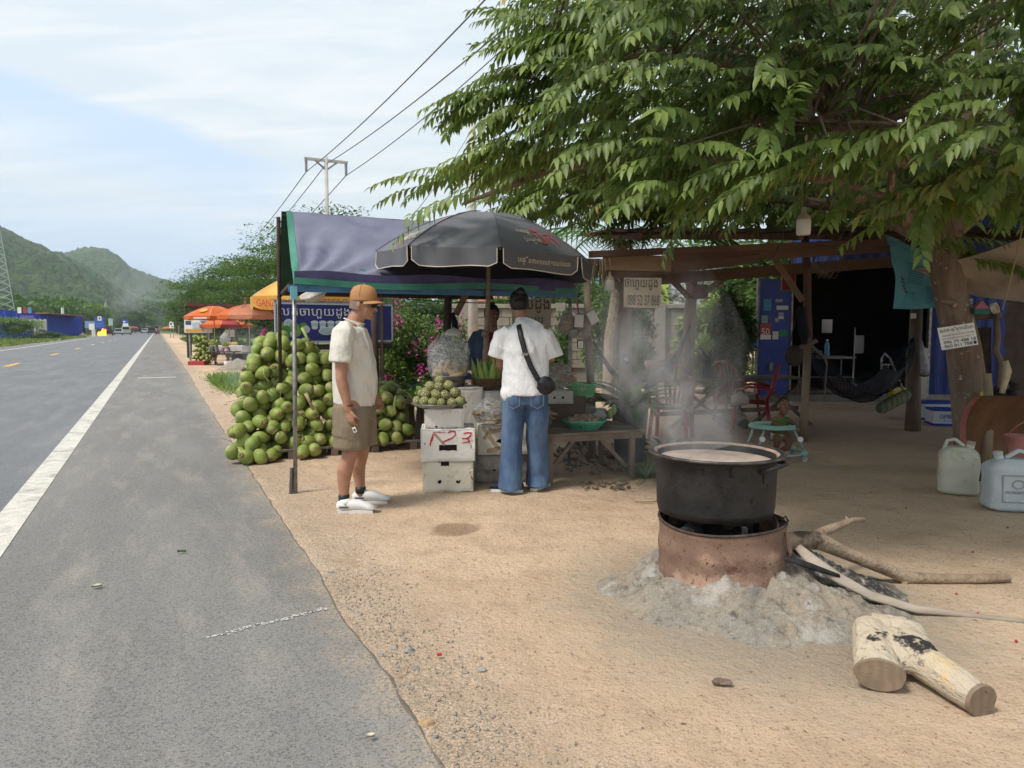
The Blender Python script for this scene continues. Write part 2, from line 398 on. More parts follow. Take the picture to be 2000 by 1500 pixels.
# faint tyre and foot tracks
trk = nd(t,'ShaderNodeTexWave',{'Vector': nd(t,'ShaderNodeMapping',{0: tc,2: (0,0,R_(40))}).outputs[0],'Scale': 9,'Distortion': 3,'Detail': 2})
hh = mth(t,'ADD',hh,mth(t,'MULTIPLY',mth(t,'MULTIPLY',trk.outputs[1],mrange(t,noisef(t,tc,1.1,2),.54,.64)),.10))
b = nd(t,'ShaderNodeBump',{'Strength': 1,'Distance': .022,'Height': hh}); t.links.new(b.outputs[0],p.inputs['Normal'])
t.links.new(p.outputs[0],nd(t,'ShaderNodeOutputMaterial').inputs[0])
g = MB(); g.add(vs,fs); o = g.build('ground',m,smooth=True,kind='structure')
o.location = (0,0,0); me = o.data; L = ROOT[o]; me.transform(L)

# asphalt
def asphalt(name,c1,c2,dust,bright,edge=0):
    m = bpy.data.materials.new(name); m.use_nodes = True; t = m.node_tree; t.nodes.clear()
    tc = nd(t,'ShaderNodeTexCoord').outputs['Object']
    st = nd(t,'ShaderNodeMapping',{0: nd(t,'ShaderNodeMapping',{0: tc,2: (0,0,R_(-26.3))}).outputs[0],3: (1.6,.35,1)}).outputs[0]
    col = mixc(t,mrange(t,noisef(t,st,.9,5),.35,.66),c1,c2)
    col = mixc(t,mrange(t,noisef(t,st,2.2,6,.65),.48,.70,0,.8),col,dust); col = mixc(t,mrange(t,noisef(t,st,.5,7,.7),.56,.66,0,.35),col,(.10,.10,.10))
    e3 = nd(t,'ShaderNodeSeparateXYZ',{0: tc}); er = mth(t,'ADD',mth(t,'MULTIPLY',e3.outputs[0],NR.x),mth(t,'MULTIPLY',e3.outputs[1],NR.y)); er = mth(t,'ADD',er,mth(t,'MULTIPLY',mth(t,'SUBTRACT',noisef(t,tc,3,6,.7),.5),.8))
    if edge: col = mixc(t,mth(t,'MULTIPLY',mrange(t,er,.52,.95),mrange(t,noisef(t,tc,60,3),.35,.6)),col,(.42,.32,.22))
    vo = nd(t,'ShaderNodeTexVoronoi',{'Vector': tc,'Scale': 150}); vc = vo.outputs['Color']
    vs_ = nd(t,'ShaderNodeSeparateXYZ',{0: vc}).outputs[0]
    col = mixc(t,mrange(t,vs_,.55,1,0,.35),col,bright); col = mixc(t,mrange(t,vs_,.35,0,0,.5),col,(.035,.034,.034))
    sp = noisef(t,tc,75,2,.5); col = mixc(t,mrange(t,sp,.71,.74,0,.8),col,(.42,.41,.39))
    p = nd(t,'ShaderNodeBsdfPrincipled',{0: col,'Roughness': .82,'Specular IOR Level': .3})
    b = nd(t,'ShaderNodeBump',{'Strength': .55,'Distance': .004,'Height': mth(t,'ADD',vo.outputs[0],noisef(t,tc,260,2))}); t.links.new(b.outputs[0],p.inputs['Normal'])
    t.links.new(p.outputs[0],nd(t,'ShaderNodeOutputMaterial').inputs[0]); return m
m_road = asphalt('asphalt road',(.150,.155,.165),(.185,.19,.20),(.22,.215,.21),(.28,.28,.28))
m_shoul = asphalt('asphalt shoulder',(.172,.167,.160),(.215,.208,.198),(.29,.265,.23),(.30,.29,.27),1)
S_ = list(np.arange(-1,30,.12)) + list(30 + np.geomspace(.2,3500,40))
def strip(name,ra,rb,mat,z=0.0,s0=None,s1=None,nx=1,**tg):
    mb = MB(); SS = S_ if s0 is None else list(np.linspace(s0,s1,5)); vs = []
    fa = ra if callable(ra) else (lambda s: ra); fb = rb if callable(rb) else (lambda s: rb)
    for s in SS:
        for k in range(nx + 1): p = RS(fa(s) + (fb(s) - fa(s)) * k / nx,s,z); vs.append(p)
    w = nx + 1
    mb.add(vs,[(j * w + i,j * w + i + 1,(j + 1) * w + i + 1,(j + 1) * w + i) for j in range(len(SS) - 1) for i in range(nx)])
    o = mb.build(name,mat,**tg); L = ROOT[o]; o.location = (0,0,0); o.data.transform(L); return o
strip('road',-10.3,-1.12,m_road,kind='structure')
strip('road_shoulder',-1.12,shed_r,m_shoul,kind='structure')
def kerbskirt():                                        # broken edge of the asphalt, going down into the sand
    mb = MB(); vs = []
    for s in S_:
        r = shed_r(s); q = .025 * mnoise.noise(Vector((s * 7,2,2)))
        vs += [RS(r,s,0),RS(r + .02 + q,s,-.009),RS(r + .05 + q,s,-.06)]
    mb.add(vs,[(j * 3 + i,j * 3 + i + 1,(j + 1) * 3 + i + 1,(j + 1) * 3 + i) for j in range(len(S_) - 1) for i in range(2)])
    o = mb.build('asphalt_edge',mt('edgeasph',(.20,.17,.14),(.28,.22,.17),sc=30,rough=.9,bump=1,bs=90),smooth=True,kind='structure')
    L = ROOT[o]; o.location = (0,0,0); o.data.transform(L)
kerbskirt()
m_paint = mt('roadpaint',(.62,.59,.52),(.50,.48,.43),sc=9,rough=.7,bump=.4,bs=120,dirt=[((.20,.195,.19),60,.57,.08),((.30,.285,.26),3,.50,.18)])
m_yel = mt('roadyellow',(.70,.42,.08),(.6,.38,.1),sc=9,rough=.7,dirt=((.22,.2,.18),40,.62,.1))
strip('painted_edge_line',-1.12,-.91,m_paint,z=.004,kind='structure')
strip('painted_edge_line',-9.05,-8.85,m_paint,z=.004,kind='structure',s0=54,s1=900)
for s0 in (28,34,40,46): strip('painted_dash',-9.05,-8.85,m_paint,z=.004,kind='structure',s0=s0,s1=s0 + 2.4)
for i in range(-1,14):
    s0 = 32.1 + 12.9 * i; strip('painted_dash',-5.2,-5.0,m_yel if i < 3 else m_paint,z=.004,kind='structure',s0=s0,s1=s0 + 3)
for (px,py,a) in ((330,700,2.2),): strip('painted_tick',-.55,.45,m_paint,z=.004,s0=22.8,s1=23.05,kind='structure')
# the scraped white streak across the shoulder
mb = MB(); P = [G(400,1246,.004),G(450,1234,.004),G(500,1220,.004),G(560,1208,.004),G(600,1196,.004),G(636,1189,.004)]
for i in range(190):
    u = i / 189 * 4.999; k = int(u); q = P[k].lerp(P[k + 1],u - k) + Vector((random.gauss(0,.006),random.gauss(0,.009),0))
    if random.random() < .2 + .75 * i / 190:
        a = random.uniform(0,6); n = 6; mb.poly([q + Vector((cos(a + 2 * pi * k2 / n) * random.uniform(.003,.011),sin(a + 2 * pi * k2 / n) * random.uniform(.002,.007),0)) for k2 in range(n)])
mb.build('chalk_streak',mt('chalk',(.6,.58,.55),rough=.9),kind='stuff',label='thin broken white scrape mark across the grey road shoulder',cat='road mark')

# ------------------------------------------------------------------ hills
def ridge(prof,px):
    xs = [p[0] for p in prof]; ys = [p[1] for p in prof]
    return float(np.interp(px,xs,ys))
def hill(prof,R0,Rr,Rb,x0,x1,label,seed,nx=300,ny=70):
    vs,fs = [],[]
    for j in range(ny + 1):
        v = j / ny; rad = R0 + (Rb - R0) * v
        for i in range(nx + 1):
            px = x0 + (x1 - x0) * i / nx
            rp = ridge(prof,px); u = (px - 1000) / F
            hz = max(0,(642 - rp)) / F * Rr
            q = (rad - R0) / (Rr - R0)
            sh = (math.sin(min(1,q) * pi / 2) ** 1.25 if q <= 1 else max(-.2,1 - ((rad - Rr) / (Rb - Rr)) ** 1.5))
            x,y = u * rad,rad
            n = mnoise.fractal(Vector((x / 160 + seed,y / 160,0)),1,2,4) * .12 * hz * min(1,abs(1 - q) * 2.2)
            c = (abs(mnoise.noise(Vector((x / 11,y / 16,seed)))) * 7 + abs(mnoise.noise(Vector((x / 5,y / 7,seed)))) * 3.4) * min(1,hz / 30)
            vs.append((x,y,hz * sh + n * sh + c - 3))
    w = nx + 1
    mb = MB(); mb.add(vs,[(j * w + i,j * w + i + 1,(j + 1) * w + i + 1,(j + 1) * w + i) for j in range(ny) for i in range(nx)])
    o = mb.build('hill',MATS['forest'],smooth=False,kind='structure',label=label)
m = bpy.data.materials.new('forest'); m.use_nodes = True; t = m.node_tree; t.nodes.clear(); MATS['forest'] = m
tc = nd(t,'ShaderNodeTexCoord').outputs['Object']
v1 = nd(t,'ShaderNodeTexVoronoi',{'Vector': tc,'Scale': .16}); a = nd(t,'ShaderNodeSeparateXYZ',{0: v1.outputs['Color']}).outputs[0]
col = mixc(t,a,(.028,.058,.018),(.075,.125,.038))
col = mixc(t,mrange(t,noisef(t,tc,.012,4),.5,.66,0,.6),col,(.12,.17,.055))
col = mixc(t,mrange(t,noisef(t,tc,.05,4),.58,.7,0,.5),col,(.11,.15,.06))
p = nd(t,'ShaderNodeBsdfPrincipled',{0: col,'Roughness': 1,'Specular IOR Level': .1})
b = nd(t,'ShaderNodeBump',{'Strength': 1,'Distance': 5,'Height': mth(t,'SUBTRACT',noisef(t,tc,.25,5,.7),v1.outputs[0])}); t.links.new(b.outputs[0],p.inputs['Normal'])
t.links.new(p.outputs[0],nd(t,'ShaderNodeOutputMaterial').inputs[0])
hill([(-700,500),(-420,400),(-200,372),(-60,400),(0,445),(40,466),(70,480),(100,494),(140,510),(180,530),(220,556),(270,585),(330,608),(420,632),(560,648)],330,900,1500,-700,560,'near wooded hill rising to the left',3,420,90)
hill([(60,560),(110,515),(140,503),(165,496),(190,493),(214,494),(238,505),(262,528),(285,540),(320,552),(350,560),(380,575),(430,596),(520,622),(700,640),(1000,648)],650,1500,2200,40,1000,'farther wooded hill with a rounded top',8,300,60)

# ------------------------------------------------------------------ plants
def leafbatch(P,D,L,Wd,seed=0,fold=.25,up=None,droop=0.0):
    """arrays of base points, directions, lengths, widths -> verts, faces (4 tris a leaf)"""
    n = len(P); rg = np.random.RandomState(seed)
    D = D / np.linalg.norm(D,axis=1)[:,None]
    U = rg.normal(size=(n,3)) * .5 + (np.array([0,0,1]) if up is None else up)
    Sd = np.cross(D,U); Sd /= np.linalg.norm(Sd,axis=1)[:,None] + 1e-9; Nn = np.cross(Sd,D)
    L = L[:,None]; Wd = Wd[:,None]
    mid = P + D * L * .45 - np.array([0,0,1]) * droop * L * .12; tip = P + D * L - np.array([0,0,1]) * droop * L * .4
    a = mid + Sd * Wd * .5 + Nn * Wd * fold; b = mid - Sd * Wd * .5 + Nn * Wd * fold
    V = np.stack([P,a,mid,b,tip],1).reshape(-1,3); k = np.arange(n)[:,None] * 5
    T = np.concatenate([k + [0,1,2],k + [0,2,3],k + [1,4,2],k + [2,4,3]],1).reshape(-1,3)
    return V,T
def npmesh(name,V,T,mat,smooth=False):
    me = bpy.data.meshes.new(name); V = np.asarray(V,np.float32); T = np.asarray(T,np.int32); k = T.shape[1]
    me.vertices.add(len(V)); me.vertices.foreach_set('co',V.ravel()); me.loops.add(T.size); me.loops.foreach_set('vertex_index',T.ravel())
    me.polygons.add(len(T)); me.polygons.foreach_set('loop_start',np.arange(0,T.size,k,dtype=np.int32)); me.polygons.foreach_set('loop_total',np.full(len(T),k,np.int32))
    me.materials.append(mat); me.update(calc_edges=True); return me
G1 = leafm('leaf_mid',(.035,.085,.018),(.10,.20,.04)); G2 = leafm('leaf_dark',(.016,.042,.012),(.05,.10,.028)); G3 = leafm('leaf_light',(.10,.19,.03),(.24,.34,.07))
m_bark = mt('bark',(.13,.10,.075),(.21,.165,.125),sc=9,rough=.95,bump=3,bs=22,stretch=(1,1,.25))
def crownmesh(name,n,size,leaf,mat,seed,clumps=26,flat=1.0,layers=False):
    """crown in a unit-ish ellipsoid: leaf clumps around many centres, gaps between them"""
    rg = np.random.RandomState(seed)
    c = rg.normal(size=(clumps,3)); c /= np.linalg.norm(c,axis=1)[:,None]; c *= (rg.rand(clumps,1) ** .45) * .82
    if layers: c[:,2] = np.round(c[:,2] * 3) / 3 + rg.normal(size=clumps) * .03
    idx = rg.randint(0,clumps,n); cr = .16 + .20 * rg.rand(clumps)
    q = rg.normal(size=(n,3)); q /= np.linalg.norm(q,axis=1)[:,None]; q *= (rg.rand(n,1) ** .4); q[:,2] *= (.35 if layers else .75)
    P = c[idx] + q * cr[idx][:,None] * (1.5 if layers else 1); P *= np.array(size) * np.array([1,1,flat])
    D = q + rg.normal(size=(n,3)) * .5 + np.array([0,0,-.35])
    V,T = leafbatch(P,D,leaf * (.6 + .8 * rg.rand(n)),leaf * .45 * (.6 + .8 * rg.rand(n)),seed)
    return npmesh(name,V,T,mat)
def tree(px,Y,h,wd,mesh,name='roadside_tree',label='',group='trees along the road',z0=0,leans=0,trunk=True,cat='tree',rz=None,base=.35):
    p = A(px,648,Y); p.z = z0
    o = thing(name,p,label,cat,group)
    cr = obj('crown',mesh,loc=(0,0,h * (base + (1 - base) / 2)),rot=(0,0,random.uniform(0,6) if rz is None else rz),scale=(wd / 2,wd / 2,h * (1 - base) / 2),parent=o)
    if trunk:
        mb = MB(); r = max(.05,h * .022); mb.tube([p,p + Vector((leans * .3,0,h * .3)),p + Vector((leans,0,h * .62))],[r * 1.3,r,r * .6],7)
        for k in range(4): a = k * 1.7 + px; mb.tube([p + Vector((leans * .4,0,h * .35)),p + Vector((leans + cos(a) * wd * .3,sin(a) * wd * .3,h * .7))],[r * .6,r * .25],5)
        mb.build('trunk',m_bark,o)
    return o
CR = [crownmesh('crown%d' % i,5200,(1,1,1),.085,[G1,G2,G1,G2][i],30 + i,34) for i in range(3)]
CL = [crownmesh('crownl%d' % i,15000,(1,1,1),.044,G1,60 + i,60,layers=True) for i in range(2)]
CLT = crownmesh('crownlight',4000,(1,1,1),.10,G3,77,30)
# far wood: masses at the foot of the hill on both sides of the road
def wood(name,n,fn,leaf,mat,label,seed):
    rg = np.random.RandomState(seed); P = np.array([fn(rg) for _ in range(n)])
    V,T = leafbatch(P,rg.normal(size=(n,3)) + [0,-.5,.4],leaf * (.5 + rg.rand(n)),leaf * .7 * (.5 + rg.rand(n)),seed)
    o = obj(name,npmesh(name,V,T,mat),label=label,cat='wood',kind='stuff')
def far_left(rg):
    s = rg.uniform(185,480); r = -16 - abs(rg.normal(0,34)); hh = 8 + 4 * mnoise.noise(Vector((s / 14,r / 12,0)))
    p = RS(r,s); return (p.x,p.y,rg.rand() ** .6 * hh)
def far_right(rg):
    s = rg.uniform(110,520); r = 5 + abs(rg.normal(0,22)); hh = 6.5 + 4.5 * mnoise.noise(Vector((s / 12,r / 10,4)))
    p = RS(r,s); return (p.x,p.y,rg.rand() ** .6 * hh)
def far_end(rg):
    p = A(rg.uniform(180,520),648,rg.uniform(560,700)); return (p.x,p.y,rg.rand() ** .7 * (22 + 9 * mnoise.noise(Vector((p.x / 30,1,2)))))
wood('distant_wood',26000,far_left,1.5,G1,'green belt of distant trees left of the road',11)
wood('distant_wood',26000,far_right,1.5,G2,'green belt of distant trees right of the road',12)
wood('distant_wood',16000,far_end,3.4,G1,'distant trees where the road meets the hill',13)
# nearer roadside trees, right: layered crowns above the neighbouring stalls
for i,(px,Y,h,wd,me,lb) in enumerate([
    (372,120,8.5,9,CR[0],'bushy tree by the far white sign, right of the road'),(352,170,7,8,CR[1],'small round tree at the far right road edge'),
    (408,66,6.8,9,CL[0],'tiered tree behind the brown shed roof, left part'),(460,54,7.4,9.8,CL[1],'wide tiered tree above the brown shed roof'),
    (520,42,6.2,7.5,CL[0],'dense tiered tree between orange parasol and brown shed'),(575,27,5.9,5.6,CL[1],'tall tiered tree behind left edge of the blue tarp'),
    (668,24,5.9,5.0,CL[0],'tree whose top shows above the blue tarp'),(486,38,3.6,5.0,CR[1],'low dark tree behind the orange parasols'),(560,30,3.4,4.2,CR[0],'low tree behind the blue sign'),
    (430,46,3.6,5.5,CR[1],'dark low tree behind the neighbouring stall'),(398,70,4.2,7.0,CR[2],'leafy tree behind the white food banner')]):
    tree(px,Y,h,wd,me,label=lb,base=.28)
# left side
for (px,Y,h,wd,me,lb) in [(135,165,7,11,CR[0],'dark tree beside the blue shed'),(165,175,7,11,CR[2],'tree behind the sand heap'),(192,200,9.5,11,CLT,'yellow-green tree behind the blue gate sign'),
    (232,220,8.5,12,CR[0],'tree behind the smoke'),(258,240,10,14,CR[1],'tree right of the smoke beside the road'),(282,280,9,15,CR[0],'tree farthest along the left roadside'),(150,190,9.5,10,CR[1],'tall tree behind the pale blue house')]:
    tree(px,Y,h,wd,me,label=lb,base=.15)
tree(42,85,3.2,7.0,CLT,name='bush',label='round pale green bush in front of the blue shed',group=None,cat='bush',trunk=False,base=0)
tree(95,88,1.5,4.0,CR[0],name='bush',label='low bush right of the round bush on the grass verge',group=None,cat='bush',trunk=False,base=0)

def grass(name,n,fn,hgt,wd,mat,label,seed,lean=.5,**kw):
    rg = np.random.RandomState(seed); P = np.array([fn(rg) for _ in range(n)])
    D = rg.normal(size=(n,3)) * [lean,lean,.15] + [0,0,1]
    V,T = leafbatch(P,D,hgt * (.5 + .8 * rg.rand(n)),wd * (.6 + .8 * rg.rand(n)),seed,fold=.1,up=rg.normal(size=(n,3)),droop=1.0)
    return obj(name,npmesh(name,V,T,mat),label=label,cat='grass',kind='stuff')
def g_left(rg): s = 26 + 110 * rg.rand() ** 1.3; r = -10.4 - abs(rg.normal(0,3.2)); p = RS(r,s,0); return (p.x,p.y,0)
grass('grass',20000,g_left,.55,.10,leafm('grassl',(.11,.17,.04),(.25,.30,.09)),'tall light green verge grass left of the road',21)
def g_st(rg): p = G(510,745) + Vector((rg.normal(0,.75),rg.normal(0,1.5),0)); p += NR * max(0,1.25 - p.dot(NR)) * 1.3; return (p.x,p.y,0)
grass('grass',5200,g_st,.42,.022,G3,'bright green grass clump left of the coconut heap',22)
def g_r2(rg): s = 34 + 60 * rg.rand(); r = 3.6 + abs(rg.normal(0,1.6)) - .01 * s; p = RS(r,s); return (p.x,p.y,0)
grass('grass',7000,g_r2,.8,.12,G1,'roadside grass beyond the neighbouring stalls',23)
def g_sp(rg):
    s = rg.uniform(8.5,26); r = rg.uniform(1.0,4.2); p = RS(r,s)
    return (p.x,p.y,-.01) if mnoise.noise(Vector((p.x * .8,p.y * .8,3))) > .0 else (p.x - .1,p.y + 22,0)
grass('grass',3600,g_sp,.07,.014,G1,'sparse short grass growing through the gravel',24)

# ------------------------------------------------------------------ haze
def haze():
    mb = MB(); mb.box((-300,1150,148),(5200,2380,302))
    m = bpy.data.materials.new('haze'); m.use_nodes = True; t = m.node_tree; t.nodes.clear()
    v = nd(t,'ShaderNodeVolumePrincipled',{'Color': (.80,.87,.95,1),'Density': .00026,'Anisotropy': .2})
    t.links.new(v.outputs[0],nd(t,'ShaderNodeOutputMaterial').inputs['Volume'])
    mb.build('haze',m,kind='stuff',label='pale haze in the air')
haze()

# ================================================================== the stall in the middle
m_steel = mt('galv',(.34,.33,.32),(.20,.19,.18),sc=14,rough=.5,metal=.6,dirt=((.12,.08,.06),12,.58,.15))
m_wood = mt('wood grey',(.21,.165,.125),(.13,.10,.078),sc=5,rough=.9,bump=1,bs=40,stretch=(1,1,.2))
m_woodh = mt('wood plank',(.24,.19,.145),(.14,.11,.085),sc=7,rough=.9,bump=1,bs=45,stretch=(.25,1,1))
m_wdark = mt('wood dark',(.075,.05,.038),(.045,.03,.024),sc=6,rough=.9,bump=1,bs=40)
m_blk = mt('black plastic',(.018,.018,.02),rough=.45)
m_white = mt('white',(.78,.77,.73),(.7,.69,.64),sc=5,rough=.6)
m_navy = mt('navy print',(.022,.026,.17),(.03,.035,.21),sc=2,rough=.35,spec=.5)
m_rope = mt('rope',(.05,.05,.045),rough=.9)
TA = G(577,964)                                        # front left leg of the tarp tent
E_ = Vector((.898,.44,0)); B_ = Vector((-.345,.9386,0))   # along the eave (away from the road), to the back
def TP(a,b,z): v = TA + E_ * a + B_ * b; v.z = z; return v
ZE,ZR = 1.765,2.56
tent = thing('tarp_tent',TA,'gabled tent of worn purple-blue tarpaulin with green hem on thin steel poles','tent')
mb = MB(); mb.tube([TP(0,0,0) + Vector((0,0,-.02)),TP(.03,0,ZE)],.018,8); mb.build('pole',m_steel,tent,smooth=True)
mb = MB(); mb.tube([TP(-.03,0,0),TP(-.02,.02,.22)],.024,6,jit=.25); mb.build('tied_rag',mt('rag',(.09,.08,.075),rough=1),tent)
mb = MB(); mb.tube([TP(0,2.55,0),TP(.0,2.55,ZE)],.018,8); mb.build('pole',m_steel,tent,smooth=True)
mb = MB(); mb.tube([TP(-.02,2.3,0),TP(-.03,1.27,2.5)],.02,8); mb.build('pole',m_wdark,tent,smooth=True)
LT = 2.75
mb = MB(); mb.tube([TP(LT,.1,0),TP(LT,.1,ZE)],.018,8); mb.build('pole',m_steel,tent,smooth=True)
mb = MB(); mb.tube([TP(LT,2.55,0),TP(LT,2.55,ZE)],.018,8); mb.build('pole',m_steel,tent,smooth=True)
m_fr = mt('tent frame blue',(.06,.17,.30),(.04,.12,.22),sc=8,rough=.5,dirt=((.1,.08,.07),20,.62,.1))
mb = MB(); mb.beam(TP(-.02,-.01,ZE - .03),TP(LT,-.01,ZE - .03),.03,.055); mb.build('eave_bar',m_fr,tent)
mb = MB(); mb.beam(TP(-.005,-.035,ZE - .07),TP(.05,-.035,ZE - .07),.03,.11); mb.build('corner_bracket',mt('bracket',(.12,.33,.42),(.2,.42,.5),sc=9,rough=.6),tent)
mb = MB(); mb.beam(TP(0,2.55,ZE + .04),TP(LT,2.55,ZE + .04),.03,.04); mb.beam(TP(0,0,ZE),TP(0,2.55,ZE),.03,.03); mb.beam(TP(0,1.27,ZR - .03),TP(LT,1.27,ZR - .03),.03,.03); mb.build('roof_frame',m_wdark,tent,kind='stuff')
m_tarp = mt('tarp purple',(.135,.137,.20),(.17,.173,.235),sc=3,rough=.55,bump=.6,bs=14,spec=.45,dirt=[((.36,.37,.42),50,.70,.06),((.10,.09,.19),1.4,.55,.2)])
m_tarp2 = mt('tarp violet band',(.05,.045,.11),(.07,.062,.15),sc=8,rough=.55,bump=.6,bs=20)
m_hem = mt('tarp green',(.035,.165,.115),(.055,.22,.155),sc=5,rough=.5,bump=.3,bs=25)
def wr(a,b):                                           # wrinkles pulled from the front left corner
    d = math.hypot(a,1.2 * b + .0001); th = math.atan2(b,a + .02)
    w = .020 * math.sin(th * 24 + 1.4 * sin(d * 4)) * math.exp(-((d - .75) / .45) ** 2) * (1 if th > .1 else th * 10)
    return w + .012 * mnoise.noise(Vector((a * 2.2,b * 3,7))) + .004 * mnoise.noise(Vector((a * 9,b * 9,2)))
def front(u,v,off=0):                                  # u along, v from eave to ridge
    a = .035 + (LT - .035) * u; b = v * 1.27
    if v > .0: a += .02 * v * (1 - u)
    sag = -.05 * sin(pi * v) - .03 * sin(pi * min(1,u * 1.0)) * (1 - v) * .5
    return TP(a,b - .02,ZE + (ZR - ZE) * v + sag + wr(a,b) + off)
mb = MB(); mb.grid(lambda u,v: front(u,.10 + .90 * v),110,50); mb.build('tarp_front_slope',m_tarp,tent,smooth=True)
mb = MB(); mb.grid(lambda u,v: TP(.03 + (LT - .03) * u,-.045 - .01 * sin(u * 23),ZE - .005 + .115 * v + .012 * sin(u * 17)),90,4)
mb.build('tarp_valance',m_tarp2,tent,smooth=True)
mb = MB()
mb.grid(lambda u,v: TP(.025 + (LT - .02) * u,-.058 - .008 * sin(u * 19 + 1),ZE - .01 + .055 * v + .015 * sin(u * 9 + 2)),90,2)
mb.grid(lambda u,v: front(-.004 + .022 * u,v,.006),3,40)
mb.build('green_hem',m_hem,tent,smooth=True)
mb = MB(); mb.grid(lambda u,v: TP(-.0 + LT * u,2.57 - v * 1.30,ZE + .06 + (ZR - ZE - .06) * v - .05 * sin(pi * v)),30,12); mb.build('tarp_back_slope',mt('tarp green under',(.012,.05,.038),(.02,.075,.055),sc=3,rough=.7),tent,smooth=True)
mb = MB(); mb.grid(lambda u,v: TP(LT * u,2.6,ZE + .065 - .03 * v),20,2); mb.build('tarp_back_valance',MATS['tarp green under'],tent)
for (px,py) in ((707,530),(774,537)):
    q = A(px,py,6.62 + (px - 707) / 67 * .22); mb = MB(); mb.beam(q - E_ * .025,q + E_ * .03,.012,.04); mb.build('tape_patch',MATS['bracket'] if px < 720 else m_steel,tent)
# enamel basin hanging below the eave
q = A(612,572,6.6); M = Matrix.Rotation(R_(200),3,'X') @ Matrix.Rotation(R_(12),3,'Y')
mb = MB(); mb.lathe([(0.0,.075),(.05,.075),(.075,.055),(.095,.05),(.10,.03),(.125,.02),(.128,.0),(.118,.012),(.09,.025),(.0,.06)],28,q,M)
mb.build('enamel_basin',mt('enamel',(.62,.60,.55),(.5,.48,.43),sc=6,rough=.35),smooth=True,label='dented white enamel lid hanging under the tent eave by the front pole',cat='lid')

# ---- blue banner behind the coconuts
S0,S1 = A(538,585,8.9),A(700,585,9.5); dirs = (S1 - S0); dirs.z = 0
dn = dirs.normalized(); L_ = 1.55; zt,zb = 1.745,1.335
zt = A(538,592,8.9).z; zb = A(538,668,8.9).z
sign = thing('banner_sign',(S0.x,S0.y,0),'blue sign with white Khmer lettering and pictures of coconuts and jelly bowls behind the heap','sign')
bn = Vector((-dn.y,dn.x,0)) * -1                      # towards the viewer
def SB(a,z,off=0): return Vector((S0.x,S0.y,z)) + dn * a + bn * off
mb = MB(); mb.beam(SB(0,(zt + zb) / 2),SB(L_,(zt + zb) / 2),.02,zt - zb); mb.build('panel',m_navy,sign)
mb = MB(); fw = .022
for (a,b) in ((SB(-.02,zt,.008),SB(L_,zt,.008)),(SB(-.02,zb,.008),SB(L_,zb,.008)),(SB(-.01,zb,.008),SB(-.01,zt,.008)),(SB(L_,zb,.008),SB(L_,zt,.008))): mb.beam(a,b,.02,fw,up=(0,0,1) if abs(a.z - b.z) < .01 else dn)
mb.build('frame',mt('sign frame',(.45,.48,.55),rough=.5),sign)
mb = MB(); mb.beam(SB(-.02,zt + .025,0),SB(L_,zt + .025,0),.03,.03); mb.build('top_bar',m_steel,sign)
mb = MB(); mb.beam(SB(.02,0),SB(.02,zt),.04,.04); mb.beam(SB(1.40,0),SB(1.40,zt + .1),.05,.05); mb.beam(SB(0,zb - .07),SB(L_,zb - .07),.03,.07); mb.build('legs',m_wdark,sign,kind='stuff')
wd = 8.3 / F
text_on('lettering','លក់ចាហួយដូង[កអូប',rect(SB(.035,zt - .185,.016),dn * 1.24,(0,0,.165)),m_white,sign)
def disc(mb,a,z,rx,rz,off,mi=0,n=20): mb.add([SB(a + rx * cos(2 * pi * k / n),z + rz * sin(2 * pi * k / n),off) for k in range(n)],[tuple(range(n))],mi)
pm = [mt('print green',(.20,.38,.10),rough=.4),mt('print white',(.62,.68,.68),rough=.4),mt('print pale',(.42,.52,.56),rough=.4),mt('print dark',(.05,.09,.14),rough=.4),mt('print dgreen',(.10,.24,.06),rough=.4)]
mb = MB()
for k,(a,z,r,mi) in enumerate([(.06,-.28,.045,0),(.15,-.255,.062,1),(.15,-.255,.045,2),(.22,-.30,.06,0),(.12,-.33,.055,4),(.25,-.36,.055,0),(.17,-.375,.05,4),(.20,-.38,.036,1),(.33,-.29,.055,4),(.35,-.31,.05,0),(.37,-.325,.045,1),(.37,-.325,.03,2)]):
    disc(mb,a,zt + z,r,r,.014 + .0012 * k,mi)
mb.build('coconut_print',pm,sign)
mb = MB()
for k in range(4):
    for j in range(3): disc(mb,.48 + k * .105,zt - .235 - j * .033,.05 - .004 * j,.024,.014 + .0012 * (k * 3 + j),1 if j % 2 == 0 else 2)
disc(mb,.63,zt - .345,.105,.052,.028,1); disc(mb,.63,zt - .345,.088,.041,.0295,2); disc(mb,.95,zt - .25,.05,.04,.0145,1); disc(mb,.93,zt - .33,.09,.04,.0155,2)
mb.build('bowl_print',pm,sign)

# ---- pallets and the heap of green coconuts
random.seed(9)
PA,PB = G(470,905),G(800,878)
m_coco = bpy.data.materials.new('coconut husk'); m_coco.use_nodes = True; t = m_coco.node_tree; t.nodes.clear()
tc = nd(t,'ShaderNodeTexCoord').outputs['Object']; rn = nd(t,'ShaderNodeObjectInfo').outputs['Random']
sz = nd(t,'ShaderNodeSeparateXYZ',{0: tc}).outputs[2]
col = mixc(t,mrange(t,noisef(t,tc,9,4),.35,.65),(.20,.26,.048),(.32,.36,.095))
col = mixc(t,rn,col,mixc(t,.5,col,(.13,.20,.045)))
off = nd(t,'ShaderNodeMapping',{0: tc,1: nd(t,'ShaderNodeCombineXYZ',{0: mth(t,'MULTIPLY',rn,40),1: rn,2: 0.0}).outputs[0]}).outputs[0]
col = mixc(t,mrange(t,noisef(t,off,11,6,.7),.60,.68,0,.55),col,(.24,.17,.075))
col = mixc(t,mrange(t,noisef(t,off,30,4,.7),.66,.70,0,.6),col,(.07,.06,.03))
col = mixc(t,mrange(t,sz,.062,.085,0,.7),col,(.36,.36,.16))
